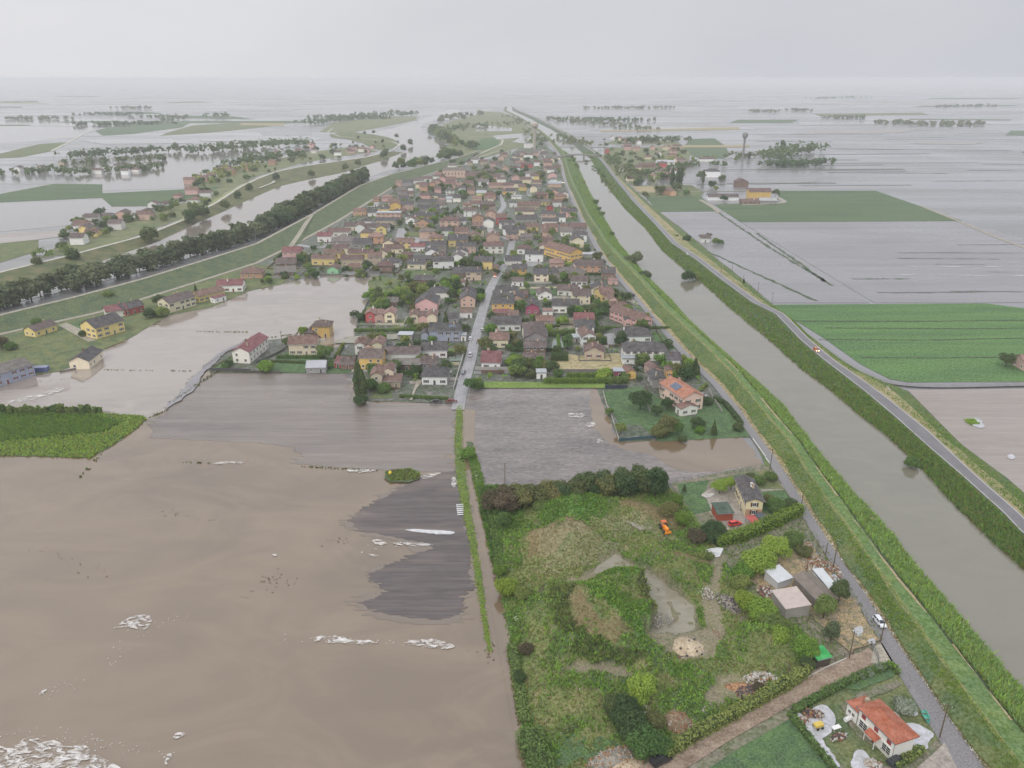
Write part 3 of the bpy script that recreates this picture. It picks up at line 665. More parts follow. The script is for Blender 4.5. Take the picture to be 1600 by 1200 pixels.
# dark ditches and plough ridges on the flooded land to the right
dr = random.Random(4)
for i in range(44):
    y = 208 + (dr.random() ** 1.3) * 250; x = dr.uniform(1120, 1560) if y > 250 else dr.uniform(1150, 1650)
    if 296 < y < 348 and x < 1500: continue
    if y > 345 and x < 1160 + (y - 348) * 1.7: x = 1200 + (y - 348) * 1.7 + dr.random() * 200
    L = dr.uniform(60, 320); d = dr.uniform(-.01, .012)
    ribbon("ditch", [(x, y), (x + L / 2, y + L * d * .5), (x + L, y + L * d)], dr.uniform(.6, 2.2) * (1 if y > 300 else 3), dr.choice([MUDDARK, BANKSOIL, MUDDARK, HAIL]), 0.24, n=14, jit=.5)
for a, b in (((1120, 330), (1204, 388)), ((1182, 364), (1290, 440)), ((1060, 372), (1275, 470)), ((1205, 388), (1300, 446))):
    ribbon("ditch", [a, ((a[0] + b[0]) / 2, (a[1] + b[1]) / 2), b], 2.2, BANKSOIL, 0.26, n=40, jit=.5)
for (x0, y0, x1, y1) in ((1232, 501, 1600, 500), (1280, 530, 1600, 528), (1345, 558, 1600, 557), (1290, 512, 1600, 513)):
    ribbon("ditch", [(x0, y0), ((x0 + x1) / 2, y0 + 1), (x1, y1)], 1.1, BANKSOIL, 0.3, n=60, jit=.3)
ribbon("field_track", [(1440, 322), (1500, 346), (1560, 372), (1640, 400)], 4, PATHM, 0.3)
ribbon("field_track", [(80, 236), (108, 222), (130, 209), (150, 203)], 7, PATHW, 0.4)
ribbon("farm_lane", [(990, 298), (1004, 301), (1030, 299), (1100, 299), (1210, 298)], 3.5, PATHM, 0.4)
ribbon("farm_lane", [(1094, 312), (1112, 322), (1124, 332)], 5, PATHM, 0.4)
ribbon("farm_lane", [(1215, 308), (1228, 316), (1200, 319), (1160, 320)], 6, PAVE, 0.3)

# ------------------------------------------------------------------ land the town and the gardens stand on
sheet("town_ground", [(714, 634), (700, 630), (556, 626), (552, 602), (552, 584), (330, 582), (318, 574), (352, 552), (385, 535), (450, 528), (540, 546), (556, 520), (575, 470), (590, 430), (500, 430), (450, 440), (392, 452), (340, 468), (330, 462),
      (400, 413), (450, 390), (525, 349), (617, 292), (682, 270), (760, 249), (800, 240), (815, 228), (838, 208), (850, 222), (868, 240), (872, 252), (884, 292), (904, 342), (920, 372), (935, 402), (960, 432), (1019, 502), (1061, 552), (1112, 602), (1144, 642), (1172, 682), (1060, 688), (968, 690), (946, 640), (932, 606), (728, 606)], TOWNG, 0.18)
sheet("bank_gardens", [(-160, 590), (-160, 575), (0, 524), (90, 504), (150, 491), (225, 468), (300, 445), (400, 413), (470, 420), (440, 444), (390, 454), (330, 480), (265, 492), (230, 512), (200, 530), (158, 547), (132, 566), (92, 580), (20, 592), (-100, 610)], GRASS, 0.2)
sheet("yard_ground", [(1046, 755), (1194, 724), (1210, 735), (1260, 815), (1330, 925), (1400, 1030), (1540, 1240), (1000, 1240), (1000, 1150), (1120, 1040), (1160, 960), (1120, 850)], YARD, 0.14)
def lawn(pxs, mat=LAWN, z=0.24, **k): return sheet("lawn", pxs, mat, z, **k)
def yard(pxs, mat=PAVE, z=0.22, **k): return sheet("yard_paving", pxs, mat, z, **k)
lawn([(940, 612), (1000, 604), (1040, 628), (1060, 650), (1085, 652), (1100, 622), (1128, 622), (1158, 660), (1176, 682), (1066, 688), (1030, 690), (1000, 664), (968, 664)])
lawn([(1176, 684), (1188, 690), (1216, 738), (1196, 728), (1190, 712)], LEVEE)
lawn([(1058, 756), (1108, 750), (1100, 770), (1112, 798), (1084, 804), (1062, 770)])
lawn([(1105, 750), (1196, 734), (1226, 764), (1190, 764), (1160, 752)], GRASS)
lawn([(1190, 768), (1226, 766), (1246, 792), (1215, 806), (1188, 800), (1180, 780)])
yard([(1098, 770), (1112, 762), (1156, 756), (1166, 790), (1184, 815), (1160, 832), (1130, 826), (1108, 800)])
yard([(1186, 760), (1222, 756), (1228, 764), (1190, 768)])
lawn([(846, 1170), (880, 1150), (955, 1112), (974, 1150), (985, 1190), (960, 1215), (846, 1220)], LAWN, 0.3)
lawn([(1090, 1212), (1150, 1172), (1232, 1124), (1260, 1150), (1310, 1215), (1300, 1240), (1090, 1240)], LAWN, 0.3)
lawn([(1262, 1082), (1330, 1060), (1390, 1034), (1404, 1050), (1440, 1100), (1470, 1150), (1420, 1195), (1320, 1200), (1250, 1126)], GRASS, 0.24)
lawn([(1315, 1075), (1340, 1058), (1386, 1034), (1402, 1046), (1396, 1058), (1340, 1078)], LAWN, 0.3)
yard([(1318, 1096), (1340, 1084), (1400, 1062), (1410, 1068), (1360, 1090), (1340, 1110), (1352, 1148), (1372, 1170), (1340, 1150), (1320, 1120)], YARD, 0.3, rag=.25, step=1.5)
yard([(1166, 900), (1250, 850), (1266, 846), (1300, 900), (1345, 950), (1375, 1000), (1330, 1020), (1270, 960), (1210, 950), (1190, 930)], mat_mottle("rubble_yard", [lin(150, 134, 106), lin(112, 106, 86), lin(176, 150, 110)], 0.2, bump=.5, fine=1.6), 0.3, rag=.4, step=2)
yard([(1232, 868), (1262, 846), (1280, 868), (1270, 884), (1246, 884)], ASPH, 0.34, rag=.3, step=2)
lawn([(750, 606), (757, 596), (945, 599), (945, 606)], LIMEG, 0.3)
lawn([(336, 574), (366, 556), (372, 566), (352, 578)]); lawn([(410, 582), (432, 564), (556, 566), (545, 583)])
lawn([(432, 558), (452, 548), (470, 556), (560, 560), (556, 564), (432, 563)]); lawn([(575, 622), (590, 606), (614, 610), (612, 622)], GRASS)
lawn([(40, 545), (96, 520), (138, 534), (140, 541), (86, 556), (70, 552)], GRASS, 0.28); lawn([(112, 506), (132, 498), (160, 496), (150, 510), (122, 514)], LAWN, 0.28)
yard([(92, 508), (104, 504), (128, 515), (150, 532), (138, 534), (112, 520)], PATHM, 0.28)
lawn([(660, 450), (693, 418), (688, 426), (640, 430)]); lawn([(634, 420), (690, 415), (687, 428), (632, 430)], GRASS, 0.28); lawn([(704, 402), (728, 402), (725, 412), (704, 413)])
lawn([(812, 452), (876, 452), (874, 460), (830, 461)], LAWN, 0.28); lawn([(960, 462), (985, 460), (990, 472), (962, 473)], GRASS, 0.28); lawn([(1020, 522), (1034, 520), (1056, 545), (1026, 546)], LAWN, 0.28)
lawn([(800, 380), (830, 380), (832, 386), (800, 388)]); lawn([(884, 338), (900, 336), (903, 343), (886, 345)]); lawn([(636, 362), (671, 362), (667, 370), (637, 370)], GRASS, 0.32)
lawn([(574, 440), (590, 430), (640, 440), (690, 450), (688, 462), (620, 468), (582, 470)], GRASS, 0.28); lawn([(700, 545), (726, 544), (722, 552), (703, 556)], LIMEG, 0.28)
lawn([(560, 492), (572, 490), (570, 508), (560, 510)]); lawn([(614, 500), (636, 498), (630, 512), (612, 513)], GRASS, 0.28)
sheet("straw_field", [(862, 560), (884, 552), (905, 556), (950, 552), (968, 552), (976, 580), (862, 580)], STRAW, 0.28)
def pond(pxs, mat=PUDDLE, z=0.3): return sheet("puddle", pxs, mat, z, kind='structure')
pond([(622, 357), (634, 357), (636, 371), (666, 371), (672, 360), (684, 360), (678, 380), (652, 385), (616, 378)], STREET, 0.34)
pond([(864, 529), (892, 528), (893, 543), (862, 544)], POOLW); pond([(940, 522), (965, 520), (966, 540), (945, 542)], STREET); pond([(830, 498), (906, 497), (906, 506), (832, 508)], PUDDLE)
pond([(868, 508), (900, 508), (902, 516), (866, 516)]); pond([(800, 405), (846, 405), (846, 416), (804, 416)], STREET, 0.26); pond([(702, 555), (724, 554), (720, 564), (702, 564)], POOLW)
pond([(640, 625), (652, 592), (662, 594), (650, 608), (644, 625)], PATHM, 0.3); pond([(536, 526), (640, 521), (642, 528), (560, 534)], PUDDLE); pond([(524, 530), (552, 528), (556, 536), (524, 536)])
pond([(858, 464), (880, 462), (900, 468), (860, 470)]); pond([(540, 420), (560, 424), (575, 425), (566, 430), (530, 431)], STREET); pond([(750, 262), (770, 262), (772, 268), (752, 268)])
pond([(800, 222), (826, 208), (834, 212), (820, 224)], WPALE); pond([(740, 194), (800, 200), (800, 205), (744, 205)], WPALE, 0.34); pond([(770, 212), (820, 208), (826, 214), (776, 218)], WPALE)
pond([(1020, 262), (1100, 258), (1160, 262), (1280, 262), (1280, 284), (1190, 288), (1050, 287), (1024, 276)], FLOODR, 0.2)

# town streets
ribbon("main_street", [(715, 640), (722, 605), (733, 570), (742, 530), (750, 500), (761, 462), (774, 434), (784, 422), (794, 404), (799, 385), (801, 374)], 5.6, STREET, 0.36)
ribbon("main_street", [(800, 376), (788, 371), (768, 367), (765, 355), (768, 342), (781, 331), (788, 322), (785, 312), (778, 303), (772, 298)], 5.6, STREET, 0.36)
ribbon("side_street", [(575, 427), (594, 405), (606, 394), (618, 380)], 5, STREET, 0.33)
ribbon("side_street", [(462, 382), (480, 385), (500, 388), (512, 380)], 6, STREET, 0.33)
ribbon("side_street", [(828, 308), (826, 300), (830, 288)], 5, STREET, 0.33)
ribbon("side_street", [(718, 592), (680, 592), (640, 598)], 4, PAVE, 0.28); ribbon("side_street", [(740, 582), (800, 580), (846, 582)], 4, ASPH, 0.28)
ribbon("side_street", [(950, 466), (985, 470), (995, 476)], 4, PAVE, 0.31); ribbon("side_street", [(910, 434), (930, 446), (938, 454), (934, 462)], 5, STREET, 0.31)
ribbon("dirt_road", [(975, 1250), (1010, 1218), (1045, 1192), (1130, 1140), (1220, 1090), (1310, 1048), (1372, 1024)], 5.4, DIRTR, 0.36, jit=.12)
yard([(1360, 1036), (1366, 1010), (1378, 1004), (1396, 1034), (1384, 1040)], PATHM, 0.4)
yard([(1432, 1200), (1462, 1174), (1476, 1160), (1500, 1210), (1480, 1235)], PAVE, 0.4)
sheet("field_bank", [(300, 612), (322, 578), (330, 574), (352, 551), (384, 534), (380, 533), (345, 550), (316, 574), (262, 632), (258, 640)], FLOODR, 0.3, rag=.5, step=3)
# ------------------------------------------------------------------ houses
WALLC = {'W': ('white', lin(234, 232, 226)), 'C': ('cream', lin(226, 212, 180)), 'Y': ('yellow', lin(226, 200, 118)), 'A': ('amber', lin(220, 176, 84)), 'O': ('orange', lin(196, 152, 120)),
         'P': ('pink', lin(216, 168, 162)), 'R': ('red', lin(184, 78, 74)), 'S': ('salmon', lin(202, 166, 148)), 'G': ('grey', lin(150, 146, 142)), 'T': ('beige', lin(190, 172, 148)),
         'L': ('mint green', lin(140, 204, 156)), 'B': ('blue grey', lin(150, 158, 176)), 'K': ('brown', lin(130, 104, 88)), 'V': ('magenta', lin(160, 70, 100)), 'J': ('lime yellow', lin(214, 214, 140))}
ROOFC = {'t': ('terracotta', lin(125, 90, 76)), 'r': ('red brown', lin(109, 76, 69)), 'd': ('dark grey', lin(74, 70, 72)), 'b': ('brown', lin(99, 81, 77)), 'g': ('grey brown', lin(116, 107, 100)),
         'w': ('pale sheet', lin(168, 172, 176)), 'p': ('faded pink', lin(156, 116, 104)), 'm': ('maroon', lin(134, 70, 74)), 'o': ('bright orange', lin(206, 106, 66))}

def window_mesh(name, shut):
    b = MB()      # 1.1 x 1.35 m, faces -y, sits on the wall
    b.box(-.55, .55, -.02, .06, -.68, .68, 1)
    for x0, x1 in ((-.62, -.5), (.5, .62), (-.03, .03)): b.box(x0, x1, -.07, .02, -.72, .72, 0)
    for z0, z1 in ((.6, .72), (-.72, -.6)): b.box(-.5, .5, -.075, .02, z0, z1, 0)
    b.box(-.75, .75, -.16, .03, -.8, -.723, 0)
    if shut:
        for s in (-1, 1):
            b.box(min(s * .64, s * 1.2), max(s * .64, s * 1.2), -.09, .03, -.7, .7, 2)
            for k in range(5): b.box(min(s * .68, s * 1.16), max(s * .68, s * 1.16), -.12, -.09, -.6 + k * .26, -.5 + k * .26, 2)
    return b.mesh(name, [FRAMEM, GLASSM, PLAINC])
WIN = [window_mesh("window", False), window_mesh("window", True)]
b = MB(); b.box(-.5, .5, -.05, .05, 0, 2.1, 0); b.box(-.6, -.5, -.09, .05, 0, 2.2, 1); b.box(.5, .6, -.09, .05, 0, 2.2, 1); b.box(-.6, .6, -.1, .05, 2.1, 2.22, 1)
b.box(-.35, .35, -.075, -.05, .2, .9, 0); b.box(-.35, .35, -.075, -.05, 1.1, 1.9, 0); b.box(.36, .44, -.12, -.05, .95, 1.1, 1)
DOOR = b.mesh("door", [PLAINC, FRAMEM])
b = MB(); b.box(-.32, .32, -.32, .32, -.9, .75, 0); b.box(-.42, .42, -.42, .42, .75, .85, 1); b.box(-.22, .22, -.22, .22, .85, 1.1, 0); b.box(-.4, .4, -.4, .4, 1.1, 1.18, 1)
CHIM = b.mesh("chimney", [PLAINC, ROOFM])
b = MB()
for k in range(4): b.box(-1.95 + k, -1.02 + k, -.8, .8, .08, .14, 0)
b.box(-2, 2, -.86, -.8, 0.02, .13, 1); b.box(-2, 2, .8, .86, .02, .13, 1)
PANEL = b.mesh("solar_panel", [SOLAR, STEEL])

_wc, _rc = {}, {}
def wall_mesh(L, Wd, h, rise, typ):
    b = MB(); x, y = L / 2, Wd / 2
    b.box(-x, x, -y, y, -.3, h, 0, bottom=False)
    if typ == 'g':
        b.add([(-x, -y, h), (-x, y, h), (-x, 0, h + rise)], [(0, 2, 1)]); b.add([(x, -y, h), (x, y, h), (x, 0, h + rise)], [(0, 1, 2)])
    if typ == 's':
        b.add([(-x, -y, h), (-x, y, h), (-x, y, h + rise)], [(0, 2, 1)]); b.add([(x, -y, h), (x, y, h), (x, y, h + rise)], [(0, 1, 2)]); b.add([(-x, y, h), (x, y, h), (x, y, h + rise), (-x, y, h + rise)], [(0, 3, 2, 1)])
    return b.mesh("wall", WALLM)
def roof_mesh(L, Wd, h, rise, typ, ov, sheetm=False):
    b = MB(); x, y = L / 2 + ov, Wd / 2 + ov; t = .2; k = rise / (Wd / 2); e = h - k * ov
    if typ == 'g':
        for s in (-1, 1):
            vs = [(-x, s * y, e), (x, s * y, e), (x, 0, h + rise), (-x, 0, h + rise)]
            up = [(a, c, d + t) for a, c, d in vs]
            vs = [(a, c, d + .02) for a, c, d in vs]
            f = [(4, 5, 6, 7), (3, 2, 1, 0), (0, 1, 5, 4), (1, 2, 6, 5), (3, 0, 4, 7)]
            b.add(vs + up, f if s < 0 else [tuple(reversed(q)) for q in f])
        b.tube((-x - .02, 0, h + rise + t - .02), (x + .02, 0, h + rise + t - .02), .13, .13, 6)
        for s in (-1, 1): b.tube((-x, s * (y + .06), e + .06), (x, s * (y + .06), e + .06), .08, .08, 5, 1)
    elif typ in 'hp':
        r = 0 if typ == 'p' else max(0, x - y)
        vs = [(-x, -y, h - .05), (x, -y, h - .05), (x, y, h - .05), (-x, y, h - .05), (-x, -y, h + t), (x, -y, h + t), (x, y, h + t), (-x, y, h + t), (-r, 0, h + rise + t), (r, 0, h + rise + t)]
        b.add(vs, [(3, 2, 1, 0), (0, 1, 5, 4), (1, 2, 6, 5), (2, 3, 7, 6), (3, 0, 4, 7), (4, 5, 9, 8), (5, 6, 9), (6, 7, 8, 9), (7, 4, 8)])
        if r: b.tube((-r, 0, h + rise + t), (r, 0, h + rise + t), .13, .13, 6)
        for sx in (-1, 1):
            for sy in (-1, 1): b.tube((sx * r, 0, h + rise + t), (sx * x, sy * y, h + t), .11, .11, 5)
        b.box(-x - .1, x + .1, -y - .12, -y - .003, h - .02, h + .12, 1)
    elif typ == 'f':
        b.box(-x, x, -y, y, h + .003, h + .22); b.box(-x - .05, x + .05, -y - .06, -y - .003, h - .05, h + .3, 1)
    elif typ == 's':
        b.add([(-x, -y, h - .1), (x, -y, h - .1), (x, y, h + rise + .1), (-x, y, h + rise + .1), (-x, -y, h + .1), (x, -y, h + .1), (x, y, h + rise + .3), (-x, y, h + rise + .3)],
              [(3, 2, 1, 0), (0, 1, 5, 4), (1, 2, 6, 5), (2, 3, 7, 6), (3, 0, 4, 7), (4, 5, 6, 7)])
        b.tube((-x, -y - .07, h), (x, -y - .07, h), .08, .08, 5, 1)
    return b.mesh("roof", [METALC if sheetm else ROOFM, STEEL])

HOUSES = []      # dicts for labelling and for keeping other things clear of them
SHUT = [lin(86, 60, 44), lin(60, 84, 60), lin(130, 56, 50), lin(120, 110, 96), lin(70, 66, 62)]
hr = random.Random(17)
def vary(c, k=.16):
    g = .3 * c[0] + .6 * c[1] + .1 * c[2]; c = [a * .86 + g * .14 for a in c[:3]]; j = 1 + hr.uniform(-k, k); return (min(.9, c[0] * j * (1 + hr.uniform(-.04, .04))), min(.9, c[1] * j), min(.9, c[2] * j * (1 + hr.uniform(-.05, .05))), 1)
def house(cx, cy, L, Wd, h, typ, wc, rc, rot=0.0, detail=2, name=None, label=None, zone='', rise=None, chim=True, z=0.2, wcol=None, rcol=None, panel=False, cat=None, group='houses of the flooded town'):
    rise = rise if rise is not None else {'g': .26, 'h': .26, 'p': .28, 'f': 0, 's': .1}[typ] * Wd
    name = name or ('house' if h > 2.9 and L * Wd > 45 else 'shed')
    root = empty(name, (cx, cy, z), rot)
    ov = .55 if name == 'house' else .25
    link("wall", wall_mesh(L, Wd, h, rise, typ), root, color=wcol or vary(WALLC[wc][1]))
    rf = link("roof", roof_mesh(L, Wd, h, rise, typ, ov, rc == 'w'), root, color=rcol or vary(ROOFC[rc][1]))
    shed = name != 'house'
    if detail and chim and not shed and typ in 'ghp':
        for q in range(1 if hr.random() < .7 else 2):
            xx = hr.uniform(-.3, .3) * L; yy = hr.choice([-.18, .18, .1]) * Wd
            if typ == 'p': xx = .14 * L
            link("chimney", CHIM, rf, (xx, yy, h + rise * (1 - abs(yy) / (Wd / 2)) + .5), color=WALLC[hr.choice('WKTS')][1])
    if panel:
        sl = math.atan2(rise, Wd / 2)
        for k, xx in enumerate((-.3 * L, .12 * L) if panel == 2 else (.25 * L,)):
            p = link("solar_panel", PANEL, root, (xx, -Wd * .25, h + rise * .5 + .28)); p.rotation_euler = (sl, 0, 0)
    sc = hr.choice(SHUT); wm = hr.choice([0, 1, 1]) if h > 3 else 0
    if detail and not (shed and h < 2.6):
        rows = max(1, int((h + .3) / 2.75)); done = False
        for k, (ax, ln, off) in enumerate(((0, L, Wd / 2), (1, Wd, L / 2), (2, L, Wd / 2), (3, Wd, L / 2))):
            a = k * math.pi / 2; ny = -math.cos(a + rot); nx = math.sin(a + rot)
            if ny * cy + nx * cx > .25 * math.hypot(cx, cy): continue      # faces well away from the helicopter
            if detail == 1 and k in (1, 3) and hr.random() < .5: continue
            n = max(1, int(ln / (3.4 if detail == 2 else 4.6)))
            for r in range(rows):
                for i in range(n):
                    u = (i + .5) / n * ln - ln / 2; zz = 1.55 + r * 2.75
                    if zz + .8 > h: zz = h - 1.0
                    if k == 0 and r == 0 and not done and i >= n // 2:
                        o = link("door", DOOR, root, color=vary(sc)); zz = 0; done = True
                    else:
                        if hr.random() < .13: continue
                        o = link("window", WIN[wm], root, color=sc)
                    o.location = (u * math.cos(a) + (off + .002) * math.sin(a), u * math.sin(a) - (off + .002) * math.cos(a), zz); o.rotation_euler = (0, 0, a)
                    if shed: o.scale = (.8, 1, .8) if zz else (1, 1, 1)
    wn, rn = WALLC[wc][0], ROOFC[rc][0]
    if typ == 'f': rn = 'flat ' + rn.replace('pale sheet', 'pale')
    HOUSES.append(dict(o=root, x=cx, y=cy, L=L, W=Wd, r=math.hypot(L, Wd) / 2, h=h, w=wn, rf=rn, typ=typ, name=name, zone=zone, label=label, cat=cat or name, group=group, rot=rot))
    return root

# labels: look first, then where it stands, then a neighbour, at last its place along the row
SHAPE = {'g': 'gabled', 'h': 'hipped', 'p': 'pyramid', 'f': '', 's': 'lean-to'}
def label_houses():
    for q in HOUSES: q['px'], q['py'] = [float(a[0]) for a in to_px([(q['x'], q['y'], 3)])]
    def base(q, lvl):
        size = ('two-storey ' if q['h'] > 5 else 'low ') if lvl >= 1 and q['name'] == 'house' else ''
        sh = SHAPE[q['typ']] + ' ' if lvl >= 2 and SHAPE[q['typ']] else ''
        rf = q['rf'].replace('pale sheet', 'pale sheet')
        return f"{size}{q['w']} {q['name']} with {sh}{rf} roof {q['zone']}".strip()
    todo = [q for q in HOUSES if not q['label']]
    taken = {q['label'] for q in HOUSES if q['label']}
    for lvl in (0, 1, 2):
        cnt = {}
        for q in todo: cnt.setdefault(base(q, lvl), []).append(q)
        for k, v in cnt.items():
            if len(v) == 1 and k not in taken: v[0]['label'] = k; taken.add(k)
        todo = [q for q in todo if not q['label']]
    # next to a neighbour that reads differently
    cnt = {}
    for q in todo:
        best = None
        for n in HOUSES:
            if n is q or (n['w'] == q['w'] and n['rf'] == q['rf']): continue
            d = math.hypot(n['x'] - q['x'], n['y'] - q['y'])
            if best is None or d < best[0]: best = (d, n)
        n = best[1]; dy = q['y'] - n['y']; dx = q['x'] - n['x']
        rel = ('behind' if dy > 0 else 'in front of') if abs(dy) > abs(dx) else 'beside'
        size = ('two-storey ' if q['h'] > 5 else 'low ') if q['name'] == 'house' else ''
        q['rel'] = f"{size}{q['w']} {q['name']} with {q['rf']} roof {rel} the {n['w']} {n['rf']}-roofed {n['name']}"
        cnt.setdefault(q['rel'], []).append(q)
    order = ['leftmost', 'second from left', 'third from left', 'fourth from left', 'fifth from left', 'sixth from left', 'seventh from left', 'eighth from left', 'ninth from left', 'tenth from left']
    for k, v in cnt.items():
        if len(v) == 1 and k not in taken: v[0]['label'] = k; taken.add(k); continue
    todo = [q for q in todo if not q['label']]
    cnt = {}
    for q in todo: cnt.setdefault(base(q, 0), []).append(q)
    for k, v in cnt.items():
        v.sort(key=lambda q: q['px'])
        for i, q in enumerate(v):
            q['label'] = f"{k}, {order[min(i, 9)]}" if len(v) > 1 or k in taken else k
            taken.add(q['label'])
    for q in HOUSES: tag(q['o'], q['label'], q['cat'], q['group'])

# ------------------------------------------------------------------ plants
def quads(P, N, size, aspect=1.0):
    """leaf clumps: one small bent quad per point, facing along N"""
    n = len(P); N = N / (np.linalg.norm(N, axis=1)[:, None] + 1e-9)
    T = np.cross(N, NR.normal(0, 1, (n, 3))); T /= np.linalg.norm(T, axis=1)[:, None] + 1e-9
    B = np.cross(N, T); s = (size * NR.uniform(.6, 1.3, n))[:, None]; s2 = s * aspect
    V = np.stack([P - T * s - B * s2 * .6, P + T * s * .7 - B * s2, P + T * s + B * s2 * .6, P - T * s * .6 + B * s2], 1)
    V += NR.normal(0, 1, V.shape) * s[:, None] * .18
    return V.reshape(-1, 3), np.arange(4 * n).reshape(n, 4)
def shell(n, c, r, lo=.72, hi=1.05, up=.25):
    D = NR.normal(0, 1, (n, 3)); D /= np.linalg.norm(D, axis=1)[:, None]
    D[:, 2] = np.where(D[:, 2] < -.55, -D[:, 2] * .5, D[:, 2])
    return np.array(c) + D * np.array(r) * NR.uniform(lo, hi, n)[:, None], D / np.array(r) * min(r) + NR.normal(0, .45, (n, 3)) + np.array([0, 0, up])
def crown_mesh(kind, n, size, mat, seed):
    global NR
    NR = np.random.default_rng(seed); Ps, Ns = [], []
    if kind == 'round':
        lobes = [((0, 0, .55), (.31, .31, .36))] + [((.2 * math.cos(a) * NR.uniform(.7, 1.2), .2 * math.sin(a) * NR.uniform(.7, 1.2), NR.uniform(.26, .78)), (NR.uniform(.13, .22),) * 2 + (NR.uniform(.12, .2),)) for a in np.linspace(0, 6.28, 9)[:-1]]
    elif kind == 'wide':
        lobes = [((0, 0, .5), (.38, .38, .34))] + [((.33 * math.cos(a) * NR.uniform(.7, 1.1), .33 * math.sin(a) * NR.uniform(.7, 1.1), NR.uniform(.25, .7)), (NR.uniform(.16, .26),) * 2 + (NR.uniform(.14, .22),)) for a in np.linspace(0, 6.28, 10)[:-1]]
    elif kind == 'poplar':
        lobes = [((NR.normal(0, .015), NR.normal(0, .015), z), (.09 * math.sin(3.14 * min(1, z * .9 + .08)) + .025,) * 2 + (.13,)) for z in np.linspace(.14, .9, 9)]
    elif kind == 'cone':
        lobes = [((NR.normal(0, .01), NR.normal(0, .01), z), (.26 * (1.02 - z) + .02,) * 2 + (.1,)) for z in np.linspace(.14, .93, 9)]
    elif kind == 'tall':
        lobes = [((0, 0, .52), (.2, .2, .44))] + [((.13 * math.cos(a), .13 * math.sin(a), z), (.12, .12, .13)) for a, z in zip(np.linspace(0, 14, 10), np.linspace(.14, .88, 10))]
    else:   # bush, close to the ground
        lobes = [((0, 0, .4), (.5, .5, .5))] + [((.38 * math.cos(a), .38 * math.sin(a), NR.uniform(.25, .6)), (.26, .26, .28)) for a in np.linspace(0, 6.28, 8)[:-1]]
    w = np.array([l[1][0] * l[1][2] for l in lobes]); w /= w.sum()
    for (c, r), f in zip(lobes, w):
        P, N = shell(max(6, int(n * f)), c, r); Ps.append(P); Ns.append(N)
    P = np.concatenate(Ps); P[:, 2] = np.maximum(P[:, 2], .02)
    V, fs = quads(P, np.concatenate(Ns), size)
    return np_mesh("crown", V, fs, mat)
def trunk_mesh(seed, top=.6, r=.022):
    q = random.Random(seed); b = MB(); b.tube((0, 0, -.02), (0, 0, .3), r, r * .75, 7); b.tube((0, 0, .29), (q.uniform(-.02, .02), q.uniform(-.02, .02), top), r * .75, r * .3, 6)
    for k in range(4):
        a = q.uniform(0, 6.28); b.tube((0, 0, q.uniform(.25, .4)), (.2 * math.cos(a), .2 * math.sin(a), q.uniform(.5, .68)), r * .5, r * .15, 5)
    return b.mesh("trunk", BARK)
TRUNKS = [trunk_mesh(s) for s in (1, 2, 3)]
_cr = {}
LOD = {0: (260, .055), 1: (700, .04), 2: (1900, .026), 3: (3600, .0195)}
def crown(kind, leaf, lod, var):
    k = (kind, leaf, lod, var)
    if k not in _cr:
        n, s = LOD[lod]; f = {'poplar': .55, 'cone': .75, 'tall': .75, 'wide': 1.15, 'bush': 1.25}.get(kind, 1)
        s2 = s * (1.35 if kind == 'bush' else 1) * (.8 if kind == 'poplar' else 1)
        _cr[k] = crown_mesh(kind, int(n * (1.3 if kind in 'bush wide' else 1)), s2, LF[leaf], hash((kind, var)) % 1000 if False else sum(map(ord, kind + leaf)) + 37 * var + lod)
    return _cr[k]
_one = {}
tr = random.Random(29)
def plant(x, y, z, hgt, kind, leaf, lod=1, name='tree', label=None, cat='tree', group=None, wide=1.0, parts=True):
    """x,y,z on the ground; height in metres"""
    cm = crown(kind, leaf, lod, tr.randrange(3))
    a = tr.uniform(0, 6.28); s = (hgt * wide * tr.uniform(.92, 1.08), hgt * wide * tr.uniform(.92, 1.08), hgt)
    if kind == 'bush' or not parts:
        o = link(name, cm, None, (x, y, z), a); o.scale = s
    else:
        o = empty(name, (x, y, z), a); o.scale = s
        link("trunk", TRUNKS[tr.randrange(3)], o); link("crown", cm, o)
    tag(o, label, cat, group); return o
def plant_px(px, py, hgt, *a, z=.2, **k):
    p = gp(px, py, z); return plant(p.x, p.y, z - .1, hgt, *a, **k)
